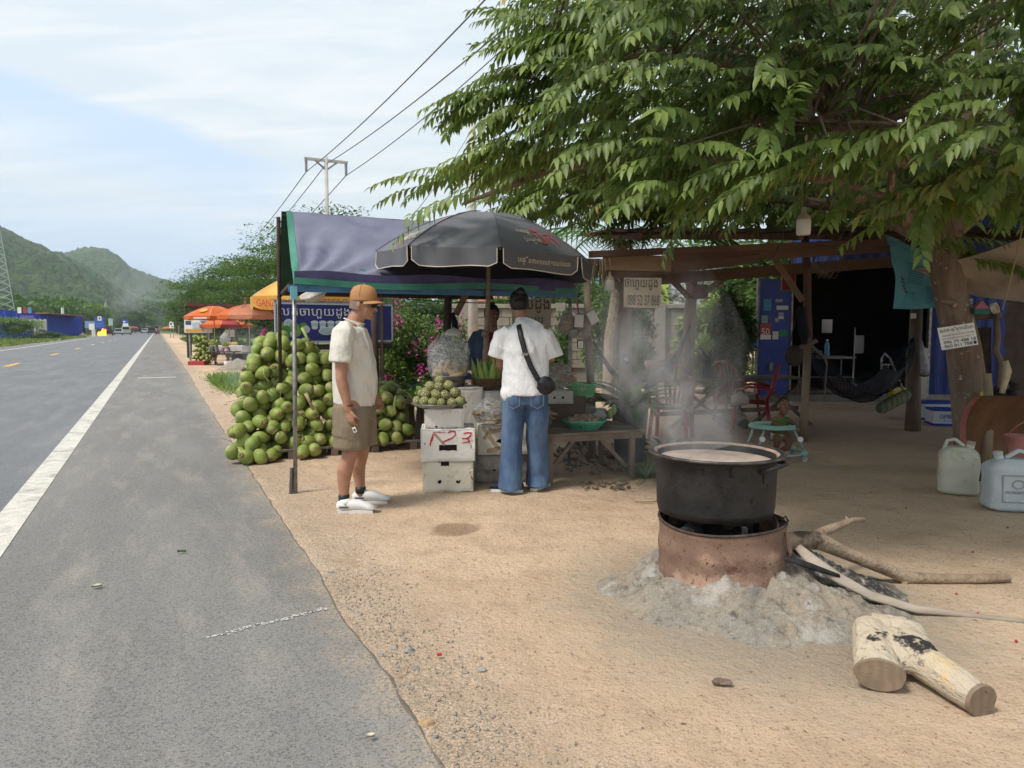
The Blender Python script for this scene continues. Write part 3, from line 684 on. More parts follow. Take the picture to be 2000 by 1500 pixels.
p = nd(t,'ShaderNodeBsdfPrincipled',{0: col,'Roughness': .5,'Specular IOR Level': .3}); b = nd(t,'ShaderNodeBump',{'Strength': .25,'Distance': .003,'Height': noisef(t,off,40,4)}); t.links.new(b.outputs[0],p.inputs['Normal'])
t.links.new(p.outputs[0],nd(t,'ShaderNodeOutputMaterial').inputs[0])
COCO = []
for k in range(5):
    mb = MB(); pr = []
    for j in range(15):
        ph = pi * j / 14; r = sin(ph) ** (.92) * .074; z = -cos(ph) * .092
        if j > 10: r *= 1 - .10 * (j - 10) / 4; z += .010 * ((j - 10) / 4) ** 2
        pr.append((max(r,.004),z))
    n = 21; b = 0
    for (r,z) in pr:
        for i in range(n):
            th = 2 * pi * i / n; rr = r * (1 + .045 * cos(3 * th) * (z + .1) / .19 + .03 * mnoise.noise(Vector((cos(th) * 1.5,sin(th) * 1.5,z * 12 + k * 5))))
            mb.v.append((rr * cos(th),rr * sin(th),z))
    for j in range(14):
        for i in range(n): mb.f.append((j * n + i,j * n + (i + 1) % n,(j + 1) * n + (i + 1) % n,(j + 1) * n + i)); mb.m.append(0)
    mb.f.append(tuple(reversed(range(n)))); mb.f.append(tuple(14 * n + i for i in range(n))); mb.m += [0,0]
    mb.ell((0,0,-.088),(.032,.030,.011),9,5,mi=1,amp=.3); mb.tube([(0,0,-.09),(.003,0,-.108)],[.009,.006],6,mi=1); COCO.append(mb.mesh('coconut%d' % k,[m_coco,mt('calyx',(.26,.20,.09),(.12,.09,.045),sc=40,rough=.9)],True))
OX = (PB - PA); OX.z = 0; LX = OX.length; OX.normalize(); OY = Vector((-OX.y,OX.x,0))
def heaptop(x):                                          # height of the heap along its front, in metres
    return float(np.interp(x,[-.3,0,.15,.3,.55,.9,1.15,1.45,1.75,2.2],[.15,.42,.85,1.22,1.32,1.20,1.0,.80,.72,.50]))
coc = []
def put_coco(p,rnd=True):
    for q in coc:
        if (q - p).length < .128: return False
    coc.append(p); return True
front_y = lambda z: .02 + z * .42
tries = 0
while len(coc) < 262 and tries < 16000:
    tries += 1
    x = random.uniform(-.02,LX + .05); top = heaptop(x); z = .13 + random.random() * max(0,top - .13)
    if x < .42 and z < .2: z -= .06
    y = front_y(z) + random.uniform(-.05,.27) + (.08 if random.random() < .3 else 0)
    if x > 1.35 and z > .62: y += .1
    if x < 0.5: y += .10 * max(0,x - .0)
    put_coco(PA + OX * x + OY * y + Vector((0,0,z)))
for x,y,z in [(.05,-.1,.08),(.18,-.13,.075),(.12,-.02,.2),(.30,-.09,.08),(.62,-.08,.085),(.75,-.06,.09),(-.08,0,.12)]: coc.append(PA + OX * x + OY * y + Vector((0,0,z)))
def cocolab(p):
    x,z = (p - PA).dot(OX),p.z; h = 'in the lowest layer' if z < .2 else 'low' if z < .45 else 'halfway up' if z < .75 else 'high' if z < 1.0 else 'near the top'
    return 'green coconut %s in the big heap %s' % (h,'at its left end' if x < .35 else 'around the tent pole' if x < .85 else 'around and behind the man' if x < 1.35 else 'at its right end')
for i,p in enumerate(coc):
    out = (Vector((random.gauss(0,.55),-1 + random.gauss(0,.6),random.gauss(-.35,.6)))).normalized() * (1 if random.random() < .6 else -1)
    o = obj('coconut',COCO[i % 5],p,out.to_track_quat('Z','Y').to_euler(),random.uniform(.90,1.08),label=cocolab(p),cat='coconut',group='green coconuts heaped under the tarp tent')
# dry flower stalks and stems between the nuts
mb = MB()
for i in range(230):
    p = random.choice(coc) + OY * -.06
    a = p + Vector((random.gauss(0,.05),random.uniform(-.05,.02),random.gauss(0,.05))); dv = Vector((random.gauss(0,1),random.gauss(-.4,.4),random.gauss(.1,.7))).normalized() * random.uniform(.07,.24)
    mb.tube([a,a + dv * .5 + Vector((0,0,random.uniform(-.02,.03))),a + dv + Vector((0,-.01,-.03))],random.uniform(.0016,.004),4,caps=False)
mb.build('dry_stalks',mt('stalk',(.20,.17,.07),(.12,.10,.06),isl=(.30,.27,.11),rough=.9),kind='stuff',label='thin dry stalks between the green coconuts',cat='stalks')
def stem(P,r0,r1,mat,lab):
    mb = MB(); mb.tube(P,[r0,(r0 + r1) / 2,r1],7); mb.build('flower_sheath',mat,smooth=True,label=lab,cat='stem')
m_st1 = mt('stem green',(.30,.36,.10),(.38,.40,.14),rough=.6); m_st2 = mt('stem tan',(.42,.31,.17),(.32,.25,.12),sc=20,rough=.8)
stem([A(606,675,6.95),A(600,660,6.95),A(590,640,6.95)],.012,.016,m_st1,'thick green coconut stem sticking up before the blue sign')
stem([A(612,800,6.55),A(604,782,6.5),A(597,768,6.5)],.013,.018,m_st2,'tan cut stem standing up in the middle of the heap')
stem([A(772,808,6.85),A(770,790,6.83),A(773,773,6.83)],.010,.012,m_st1,'pale green stem rising from the coconuts right of the man')
stem([A(525,745,6.65),A(516,733,6.6),A(515,720,6.6)],.010,.006,m_st1,'yellowish flower sheath at the left edge of the heap')
stem([A(580,732,6.5),A(577,722,6.5),A(573,715,6.5)],.010,.003,m_st2,'small tan pointed sheath beside the front tent pole')
pal = thing('wooden_pallet',PA,'low grey wooden pallet under the coconut heap','pallet')
for k in range(4):
    a = PA + OY * (.04 + .22 * k) + Vector((0,0,.095)); mb = MB(); mb.beam(a + OX * .0,a + OX * (LX + .12),.09,.02,mi=0); mb.build('slat',m_woodh,pal)
for k in range(5):
    a = PA + OX * (.06 + k * .46) + Vector((0,0,.04)); mb = MB(); mb.beam(a + OY * -.02,a + OY * .8,.07,.08); mb.build('block',m_wood,pal)
# small bench of slats at the back right of the heap
shelf = thing('low_wooden_shelf',G(775,850),'low wooden shelf carrying coconuts right of the man','shelf')
c0 = PA + OX * 1.5 + OY * .42
mb = MB(); mb.beam(c0 + Vector((0,0,.52)),c0 + OX * .8 + Vector((0,0,.52)),.3,.03); mb.build('board',m_woodh,shelf)
for k in (0,1):
    mb = MB(); mb.beam(c0 + OX * (.1 + .6 * k),c0 + OX * (.1 + .6 * k) + Vector((0,0,.5)),.04,.04); mb.build('leg',m_wood,shelf)

# ---- polystyrene crates
def foam(name,tone):
    return mt(name,tone,tuple(v * .9 for v in tone),sc=4,rough=.85,bump=.8,bs=55,dirt=[((.23,.17,.11),16,.62,.05),((.32,.27,.20),4,.58,.16),((.14,.11,.08),46,.66,.04)])
f1 = foam('foam white',(.78,.76,.71)); f2 = foam('foam cream',(.70,.66,.54)); f3 = foam('foam grey',(.52,.49,.44)); f4 = mt('foam sooty',(.42,.39,.35),(.16,.13,.11),sc=3.2,rough=.85,bump=.8,bs=60,dirt=[((.08,.065,.05),7,.54,.16),((.5,.48,.44),20,.6,.06)])
m_hole = mt('hole dark',(.012,.01,.009),rough=1)
def crate(px0,px1,ybot,Y,h,depth,rz,mat,label,holes=(),z=None,name='foam_crate',lid=False,group='polystyrene crates of the fruit stall'):
    a = A(px0,ybot,Y); z0 = z if z is not None else 0.0
    w = (px1 - px0) / F * Y; M = Matrix.Rotation(rz,3,'Z'); c = Vector((a.x,Y,z0))
    ex,ey = M @ Vector((1,0,0)),M @ Vector((0,1,0))
    t_ = thing(name,c + ex * w / 2 + ey * depth / 2,label,'crate',group)
    mb = MB(); ctr = c + ex * w / 2 + ey * depth / 2 + Vector((0,0,h / 2 + .002))
    # rough walls: subdivided so that edges crumble
    def side(o,u,v,nu,nv,nrm):
        def fn(a,b):
            p = o + u * a + v * b; e = min(a,1 - a) * u.length; e2 = min(b,1 - b) * v.length; k = .008 * max(0,1 - min(e,e2) / .02)
            kk = mnoise.noise(p * 9 + Vector((px0,0,0))); return p - nrm * (k * (1 + kk * 1.5) + .003 * mnoise.noise(p * 30)) 
        mb.grid(fn,nu,nv)
    o = ctr - ex * w / 2 - ey * depth / 2 - Vector((0,0,h / 2)); U,V_,Z_ = ex * w,ey * depth,Vector((0,0,h))
    side(o,U,Z_,14,10,-ey * -1 * -1); side(o + U,V_,Z_,8,10,ex); side(o + V_ + U,-U,Z_,6,6,ey); side(o + V_,-V_,Z_,8,10,-ex); side(o + Z_,U,V_,10,8,Vector((0,0,1))); side(o + V_,U,-V_,4,4,Vector((0,0,-1)))
    mb.build('crate_body',mat,t_,smooth=False)
    for hd in holes:                                     # (u, v, ru, rv, kind) on the front face
        u,v,ru,rv,kind = hd; mb = MB(); q = o + U * u + Z_ * v - ey * .0015
        if kind == 'slot':
            pts = [(-ru,-rv),(-ru * .5,-rv * .75),(0,-rv),(ru * .5,-rv * .8),(ru,-rv),(ru,rv),(-ru,rv)]
        else: pts = [(ru * (1 + .2 * sin(k * 5 + px0)) * cos(k * pi / 5),rv * (1 + .2 * cos(k * 7)) * sin(k * pi / 5)) for k in range(10)]
        if kind == 'side':
            q = o + V_ * u + Z_ * v - ex * .0015; mb.poly([q + ey * a + Vector((0,0,b)) for a,b in pts])
        else: mb.poly([q + ex * a + Vector((0,0,b)) for a,b in pts])
        mb.build('hole',m_hole,t_)
    return t_,o,U,V_,Z_,ex,ey
RZ = R_(5)
# front stack of three
Yc = 6.05
cb = crate(826,926,965,Yc + .0,.265,.36,RZ,f2,'bottom foam crate with two round holes in the front stack under the custard apples',[(.33,.34,.017,.016,'r'),(.70,.34,.020,.017,'r'),(.44,.92,.035,.02,'slot')])
cm = crate(822,929,900,Yc - .02,.28,.37,RZ,f1,'middle white foam crate with red hand-painted 123 and a wide slot',[(.50,.42,.075,.026,'slot'),(.45,.45,.035,.03,'side')],z=.268)
ct = crate(829,906,825,Yc + .01,.165,.33,RZ,f1,'small top foam crate directly under the tray of custard apples',[(.30,.08,.012,.008,'r')],z=.551)
_,o_,U_,V_,Z_,ex,ey = cm
mb = MB()
def stroke(P,r):
    pts = [o_ + U_ * u + Z_ * v - ey * .003 for u,v in P]
    for i in range(len(pts) - 1): mb.beam(pts[i],pts[i + 1] + (pts[i + 1] - pts[i]) * .15,.002,r * (.7 + .5 * random.random()),up=(0,0,1) if abs((pts[i + 1] - pts[i]).normalized().z) < .7 else ex)
stroke([(.17,.50),(.19,.62),(.215,.74),(.23,.84)],.016); stroke([(.22,.90),(.34,.90),(.45,.91)],.006)
stroke([(.50,.88),(.56,.93),(.63,.92),(.64,.82),(.58,.72),(.48,.65),(.41,.60)],.013)
stroke([(.79,.85),(.86,.88),(.93,.87),(.92,.78),(.84,.70)],.013); stroke([(.84,.70),(.89,.66),(.88,.60),(.78,.57)],.012); stroke([(.76,.70),(.84,.70)],.01)
mb.build('red_number',mt('red paint',(.55,.035,.05),rough=.7),cm[0])
mb = MB(); P = [(.25,.86),(.36,.66),(.44,.50)]
pts = [o_ + U_ * u + Z_ * v - ey * .002 for u,v in P]
for i in range(2): mb.beam(pts[i],pts[i + 1],.0015,.02,up=ex)
mb.build('tape_strip',mt('brown tape',(.40,.31,.22),(.3,.22,.15),rough=.35),cm[0])
# right stack of two
cs = crate(932,1045,957,6.42,.26,.36,RZ,f4,'sooty grey foam crate on the ground half behind the woman',[(.30,.45,.012,.01,'r'),(.52,.42,.014,.012,'r')])
cp = crate(934,1046,895,6.38,.27,.36,RZ,f2,'taped cream foam crate under the bag of cassava roots',[(.45,.48,.075,.022,'r')],z=.263)
_,o_,U_,V_,Z_,ex,ey = cp; m_tape = MATS['brown tape']
for (a,b,w) in (((.08,.95),(.42,.05),.035),((.10,.55),(.22,.92),.022),((.15,.14),(.60,.34),.035),((.2,.78),(.60,.92),.04)):
    mb = MB(); mb.beam(o_ + U_ * a[0] + Z_ * a[1] - ey * .004,o_ + U_ * b[0] + Z_ * b[1] - ey * .004,.002,w,up=ex); mb.build('tape_strip',m_tape,cp[0])
# crates behind, carrying basin and corn
cbk = crate(893,944,830,6.55,.46,.34,RZ,f3,'tall speckled foam crate behind the custard apples holding up the corn basket',[],z=.40)
cbs = crate(868,950,830,6.60,.40,.5,RZ,f3,'foam crate hidden behind the front stack',[],z=0.0) if False else None
crate(886,1000,900,6.50,.40,.34,RZ,f3,'grey foam crate at the bottom behind the cassava bag',[],z=0.0)
crate(944,1000,810,6.58,.42,.34,RZ,f3,'foam crate under the corn basket behind the umbrella pole',[],z=.40)
crate(1060,1121,775,7.0,.125,.3,RZ,f3,'foam crate with two round holes right of the shoulder bag',[(.38,.5,.014,.012,'r'),(.66,.5,.014,.012,'r')],z=.66)

# ---- tray of custard apples
m_alu = mt('aluminium',(.33,.31,.29),(.22,.205,.19),sc=10,rough=.45,metal=.7,dirt=((.1,.09,.08),9,.58,.1))
TC = A(858,789,6.22); TC.z = .755
tray = MB(); tray.lathe([(0.0,-.035),(.17,-.035),(.225,-.01),(.245,.0),(.243,.006),(.222,-.002),(.165,-.026),(0,-.026)],32,TC)
tray.build('metal_tray',m_alu,smooth=True,label='round dented metal tray of custard apples on the foam crates',cat='tray')
m_cust = bpy.data.materials.new('custard apple'); m_cust.use_nodes = True; t = m_cust.node_tree; t.nodes.clear()
tc = nd(t,'ShaderNodeTexCoord').outputs['Object']; vo = nd(t,'ShaderNodeTexVoronoi',{'Vector': tc,'Scale': 62},feature='DISTANCE_TO_EDGE')
k = mrange(t,vo.outputs[0],.03,.22); col = mixc(t,k,(.12,.10,.05),(.46,.47,.21)); rn = nd(t,'ShaderNodeObjectInfo').outputs['Random']; col = mixc(t,mth(t,'MULTIPLY',rn,.5),col,(.34,.36,.12))
p = nd(t,'ShaderNodeBsdfPrincipled',{0: col,'Roughness': .7}); b = nd(t,'ShaderNodeBump',{'Strength': 1,'Distance': .006,'Height': k}); t.links.new(b.outputs[0],p.inputs['Normal']); t.links.new(p.outputs[0],nd(t,'ShaderNodeOutputMaterial').inputs[0])
mb = MB(); mb.ell((0,0,0),(.042,.042,.038),18,12,amp=.12,fr=3); cme = mb.mesh('custard',m_cust,True)
cpos = []; random.seed(21)
for layer,(rad,n,z) in enumerate([(.195,14,.02),(.12,9,.03),(.15,10,.085),(.07,6,.09),(.09,6,.145),(0.02,1,.19)]):
    for i in range(n):
        a = 2 * pi * i / n + layer * .4; cpos.append(TC + Vector((rad * cos(a) + random.uniform(-.01,.01),rad * .95 * sin(a),z + random.uniform(-.008,.01))))
for p in cpos: obj('custard_apple',cme,p,(random.uniform(0,6),random.uniform(0,6),0),random.uniform(.9,1.12),label='knobbly pale green custard apple heaped on the metal tray',cat='custard apple',group='custard apples on the tray')

# ---- basin with jelly cones under a clear bag
m_film = bpy.data.materials.new('clear film'); m_film.use_nodes = True; t = m_film.node_tree; t.nodes.clear()
tc = nd(t,'ShaderNodeTexCoord').outputs['Object']; ns = noisef(t,nd(t,'ShaderNodeMapping',{0: tc,3: (1,1,2)}).outputs[0],22,6,.7,1.5)
bs = nd(t,'ShaderNodeBsdfPrincipled',{0: (.74,.76,.77,1),'Roughness': .22,'Specular IOR Level': .8}); bmp = nd(t,'ShaderNodeBump',{'Strength': .9,'Distance': .012,'Height': ns}); t.links.new(bmp.outputs[0],bs.inputs['Normal'])
tp = nd(t,'ShaderNodeBsdfTransparent',{0: (.95,.96,.96,1)})
fac = mrange(t,ns,.38,.66,.14,.50); ms = nd(t,'ShaderNodeMixShader',{0: fac}); t.links.new(tp.outputs[0],ms.inputs[1]); t.links.new(bs.outputs[0],ms.inputs[2]); t.links.new(ms.outputs[0],nd(t,'ShaderNodeOutputMaterial').inputs[0])
BC = A(877,742,6.72)
mb = MB(); mb.lathe([(0,-.075),(.12,-.075),(.145,-.03),(.165,.035),(.178,.04),(.172,.045),(.158,.04),(.135,-.03),(.11,-.06),(0,-.06)],30,BC); mb.build('metal_basin',m_alu,smooth=True,label='aluminium basin holding palm cones under the inflated clear bag',cat='basin')
m_cone = mt('cone',(.62,.42,.20),(.50,.33,.15),sc=30,rough=.7,wave=(22,(.42,.27,.12),.5))
cone = MB(); cone.lathe([(.0,0),(.030,.0),(.036,.03),(.033,.06),(.025,.09),(.016,.115),(.006,.135),(0,.14)],12); cmesh = cone.mesh('cone',m_cone,True)
for i,(x,y,a,tz) in enumerate([(-.075,0,.0,.02),(-.02,-.02,.05,.04),(.05,.02,.15,.06),(.085,-.05,.9,.0),(.13,.0,1.0,.0),(-.12,-.03,-.8,.0),(.02,-.08,1.1,-.01),(.11,.07,.5,.03)]):
    obj('cake_cone',cmesh,BC + Vector((x,y,.02 + tz)),(.15 * sin(i),a,i),1.05,label='tan cone-shaped cake inside the clear inflated bag',cat='cake',group='tan cones in the clear bag')
mb = MB()
def bagf(u,v):
    th = 2 * pi * u; prof = np.interp(v,[0,.12,.3,.5,.7,.85,.93,1],[.165,.185,.198,.195,.175,.12,.06,.05]); z = v * .41 - .0
    n = mnoise.noise(Vector((cos(th) * 2.2,sin(th) * 2.2,v * 4))) * .016 + abs(mnoise.noise(Vector((cos(th) * 6,sin(th) * 6,v * 7)))) * .012
    return BC + Vector(((prof + n) * cos(th) - .005,(prof + n) * sin(th),.04 + z + .006 * sin(th * 3)))
mb.grid(bagf,64,44,loop=True)
mb.tube([BC + Vector((0,0,.44)),BC + Vector((.02,-.02,.455)),BC + Vector((.09,-.05,.44)),BC + Vector((.12,-.04,.40))],[(.07,.03),(.075,.02),(.05,.012),(.03,.006)],10,jit=.1,mi=1)
mb.build('clear_bag',[m_film,mt('film knot',(.52,.47,.38),(.6,.57,.5),sc=14,rough=.4,bump=1,bs=60,alpha=.8)],smooth=True,label='big inflated clear plastic bag over the basin of tan cones',cat='plastic bag')
# blue box beside the basin
mb = MB(); q = A(908,735,6.9); mb.box(q,(.12,.1,.05)); mb.build('blue_box',mt('bluebox',(.04,.12,.33),rough=.5),label='small blue box between basin and corn basket',cat='box',bevel=.004)

# ---- corn in a brown basket
def basket(name,c,r0,r1,h,mat,label,rows=6,cols=30,rim=.012,group=None):
    t_ = thing(name,c,label,'basket',group); mb = MB()
    nz = rows * 2
    for j in range(rows + 1):
        k = j / rows; mb.tube([c + Vector(((r0 + (r1 - r0) * k) * cos(2 * pi * i / 24),(r0 + (r1 - r0) * k) * sin(2 * pi * i / 24),h * k)) for i in range(24)],.0042 if j < rows else rim * .7,5,closed=True)
    for i in range(cols * 2):
        a = 2 * pi * i / (cols * 2); b = a + (pi / cols) * (1.4 if i % 2 else -1.4)
        mb.tube([c + Vector((r0 * cos(a),r0 * sin(a),0)),c + Vector(((r0 + r1) / 2 * cos((a + b) / 2),(r0 + r1) / 2 * sin((a + b) / 2),h * .5)),c + Vector((r1 * cos(b),r1 * sin(b),h))],.0036,4,caps=False)
    mb.build('wall_mesh',mat,t_,kind='stuff'); mb = MB(); mb.cap(r0,.004,24,c); mb.build('base',mat,t_); return t_
CC = A(953,750,6.80); CC.z -= .01
basket('corn_basket',CC + Vector((0,0,-.02)),.125,.155,.085,mt('basket brown',(.12,.06,.035),(.17,.09,.05),rough=.6),'brown perforated basket full of green corn cobs before the vendor')
m_husk = mt('husk',(.22,.34,.07),(.34,.46,.13),sc=20,rough=.6,stretch=(6,6,.5),rand=.5); m_silk = mt('silk',(.20,.08,.04),rough=1)
mb = MB(); mb.lathe([(.0,0),(.022,.0),(.030,.04),(.030,.10),(.022,.16),(.010,.21),(.003,.235)],9,wob=.05); mb.tube([(0,0,.22),(.008,0,.25)],[.006,.002],5,mi=1); kme = mb.mesh('corn',[m_husk,m_silk],True)
for i in range(16):
    a = 2 * pi * i / 16; r = .10 if i % 2 else .05; q = CC + Vector((r * cos(a),r * sin(a) * .9,.0 + .02 * (i % 3)))
    obj('corn_cob',kme,q,(-.25 * sin(a) + random.gauss(0,.06),.30 * cos(a) + random.gauss(0,.08),i),random.uniform(.9,1.1),label='green corn cob in its husk standing in the brown basket',cat='corn',group='corn cobs in the brown basket')

# ---- bags of roots
m_root = mt('root',(.34,.22,.13),(.22,.14,.085),sc=14,rough=.8,bump=.6,bs=70,rand=.5,dirt=((.12,.08,.05),25,.56,.1))
mb = MB(); mb.tube([(0,-.0,0),(.05,.004,0),(.11,0,.006),(.17,-.006,0),(.21,-.01,0)],[.007,.020,.023,.016,.005],9,jit=.06); rme = mb.mesh('root',m_root,True)
def rootbag(c,rx,ry,rz_,n,label,blabel,cat='cassava root',grp='',tone=None,nm='cassava_root'):
    random.seed(int(c.x * 100) + 5); k = 0
    while k < n:
        d = Vector((random.gauss(0,1),random.gauss(-.3,.8),abs(random.gauss(0,.8)))).normalized(); q = c + Vector((d.x * rx * .82,d.y * ry * .82,d.z * rz_ * .80 + .02)); a = random.uniform(-.9,.9) + (pi if random.random() < .5 else 0)
        obj(nm,rme,q - Vector((cos(a) * .09,sin(a) * .09,0)),(random.uniform(-.2,.2),random.uniform(-.35,.35),a),random.uniform(.5,.78),label=label,cat=cat,group=grp); k += 1
    mb = MB(); mb.ell(c + Vector((0,0,rz_ * .42)),(rx * 1.12,ry * 1.12,rz_ * .72),30,18,amp=.16,fr=2.6,seed=c.x)
    mb.build('clear_bag',m_film2,smooth=True,label=blabel,cat='plastic bag')
m_film2 = m_film.copy(); m_film2.name = 'clear film thin'
for n_ in m_film2.node_tree.nodes:
    if n_.type == 'MAP_RANGE': n_.inputs[3].default_value = .10; n_.inputs[4].default_value = .42
rootbag(A(966,826,6.42),.165,.12,.20,44,'brown cassava root in the clear bag on the taped crate','clear plastic bag stuffed with cassava roots on the taped foam crate',grp='cassava roots in the bag left of the woman')
rootbag(A(1093,748,7.05),.12,.09,.17,26,'brown root in the clear bag right of the shoulder bag','clear plastic bag of roots on the foam crate right of the woman',cat='root',grp='roots in the bag right of the woman',nm='root')
rootbag(A(1062,828,6.75),.075,.08,.16,14,'orange-brown root in the small bag beside the jeans','small clear bag of roots behind the woman at the table end',cat='root',grp='roots in the small bag at the table end',nm='root')

# ---- table with colander
TZ = .47
ta,tb = G(1066,848,TZ),G(1258,838,TZ); tb = ta + (tb - ta).normalized() * min((tb - ta).length,1.75)
tv = (tb - ta).normalized(); tn = Vector((-tv.y,tv.x,0)); LTb = (tb - ta).length
tab = thing('wooden_table',Vector((ta.x,ta.y,0)),'low weathered plank table with the green colander of tubers on top','table')
for k in range(6):
    mb = MB(); q = ta + tn * (.06 + k * .125) + Vector((0,0,-.012 + random.uniform(-.003,.003))); mb.beam(q - tv * .02,q + tv * (LTb + random.uniform(-.02,.03)),.118,.022); mb.build('plank',m_woodh,tab,bevel=.003)
mb = MB(); mb.beam(ta + tn * .04 + Vector((0,0,-.055)),tb + tn * .04 + Vector((0,0,-.055)),.03,.06); mb.build('apron_rail',m_wood,tab)
for (a,b) in ((.06,.05),(LTb - .1,.05),(.06,.68),(LTb - .1,.68)):
    mb = MB(); q = ta + tv * a + tn * b; mb.beam(Vector((q.x,q.y,0)),Vector((q.x,q.y,TZ - .03)),.05,.05,up=tv); mb.build('leg',m_wood,tab,bevel=.003)
for (a0,z0,a1,z1) in ((.06,.10,-.1,.42),(.08,.12,.32,.40),(LTb - .14,.12,LTb - .42,.40)):
    mb = MB(); q0,q1 = ta + tv * a0 + tn * .09,ta + tv * a1 + tn * .09; mb.beam(Vector((q0.x,q0.y,z0)),Vector((q1.x,q1.y,z1)),.025,.035); mb.build('brace',m_wood,tab)
mb = MB(); q = ta + tn * .70 + tv * .0; mb.beam(q + Vector((0,0,.13)),q + tv * LTb * .72 + Vector((0,0,.13)),.03,.25); mb.build('back_board',mt('wood brown',(.13,.09,.065),(.085,.06,.045),sc=5,rough=.85,bump=1,bs=40,stretch=(.25,1,1)),tab)
CO = ta + tv * .48 + tn * .22 + Vector((0,0,.005))
m_mint = mt('mint plastic',(.07,.34,.22),(.09,.40,.27),rough=.45)
basket('green_colander',CO,.13,.20,.075,m_mint,'turquoise plastic colander of brown tubers on the plank table',rows=4,cols=26)
mb = MB(); mb.ell((0,0,0),(.032,.028,.024),10,8,amp=.3,fr=2.5); tme = mb.mesh('tuber',mt('tuber',(.25,.17,.12),(.34,.25,.18),sc=20,rough=.9,bump=.6,bs=80,rand=.4),True)
for i in range(46):
    a = i * 2.4; r = .172 * math.sqrt(i / 46) if i < 34 else .10 * random.random(); obj('tuber',tme,CO + Vector((r * cos(a),r * sin(a),.068 + (.03 if i >= 34 else .022 * (1 - r / .17)))),(i,i * 2,0),random.uniform(.8,1.25),label='round brown tuber in the turquoise colander on the table',cat='tuber',group='tubers in the turquoise colander')
GB = A(1137,770,7.3); GB.z -= .02
basket('green_basket',GB,.11,.155,.13,mt('lime plastic',(.16,.45,.22),(.2,.5,.25),rough=.45),'empty light green perforated basket right of the root bag',rows=7,cols=30)
crate(1112,1165,800,7.2,.18,.3,RZ,foam('foam dim',(.3,.26,.22)),'dull brown box under the light green basket',[],z=.44)
# cloth bundle and mangoes on the table
mb = MB(); mb.ell(A(1172,812,7.15),(.085,.06,.075),16,10,amp=.5,fr=2.5,seed=4); mb.build('cloth_bundle',mt('grey cloth',(.40,.39,.37),(.28,.27,.26),sc=8,rough=.9),smooth=True,label='crumpled pale cloth bundle beside the turquoise colander',cat='cloth')
for i,(px,py) in enumerate(((1192,808),(1199,800))):
    mb = MB(); mb.ell(A(px,py,7.1),(.028,.028,.055),12,10); mb.build('green_mango',mt('mango',(.24,.36,.12),(.3,.42,.16),rough=.4),smooth=True,label=('lower' if i == 0 else 'upper') + ' pale green mango leaning at the back of the plank table',cat='mango')
# rubbish and roots under the table
mb = MB()
for i in range(170):
    q = G(random.uniform(1085,1240),random.uniform(880,930)) + Vector((random.uniform(-.1,.1),random.uniform(-.1,.5),random.uniform(0,.05))); s_ = random.uniform(.015,.05)
    mb.box(q,(s_ * 1.6,s_,s_ * .3),rz=random.uniform(0,3),M=Matrix.Rotation(random.uniform(0,3),3,Vector((random.random(),random.random(),1)).normalized()),j=s_ * .2)
mb.build('husk_litter',mt('litter',(.16,.115,.08),(.09,.065,.05),isl=(.30,.25,.2),rough=1),kind='stuff',label='dry husks and leaf litter under the plank table',cat='litter')
mb = MB()
for i in range(34):
    q = G(random.uniform(1135,1228),random.uniform(945,958)) + Vector((0,0,.015)); mb.ell(q,(.022,.016,.014),7,5,amp=.5,seed=i)
mb.build('peel_scraps',mt('peels',(.22,.16,.12),(.12,.09,.07),rough=1),kind='stuff',label='small heap of dry peels on the sand before the table',cat='peelings')

# ---- black parasol
UC = A(951,505,6.75); UZ = UC.z
um = thing('black_parasol',(A(944,780,6.75).x,6.75,0),'big black advertising parasol with WURKZ lettering over the fruit stall','parasol')
axis = (Vector((.05,0,1))).normalized(); Mx = Vector((0,0,1)).rotation_difference(axis).to_matrix()
RU,HU = 1.02,.42; nP = 8; th0 = R_(-90 - 37)
m_ub = mt('parasol black',(.10,.10,.112),(.12,.12,.132),sc=2,rough=.55,bump=.15,bs=200,spec=.4,dirt=((.12,.115,.12),3,.55,.15)); m_pip = mt('piping',(.62,.56,.48),rough=.6); m_red = mt('print red',(.45,.05,.05),rough=.5); m_cream = mt('print cream',(.66,.54,.36),rough=.5)
def upt(th,k,off=0):                                   # k 0 apex .. 1 rim
    # straight cloth between ribs: chord of the octagon
    i = math.floor((th - th0) / (2 * pi / nP)); a0 = th0 + i * 2 * pi / nP; a1 = a0 + 2 * pi / nP; f = (th - a0) / (a1 - a0)
    r = RU * k; p = Vector((cos(a0),sin(a0),0)).lerp(Vector((cos(a1),sin(a1),0)),f) * r
    z = HU * (1 - k ** 1.9) - .012 * sin(pi * f) * k + off
    return UC + Mx @ (Vector((p.x,p.y,z)) + Vector((p.x,p.y,.35)).normalized() * off)
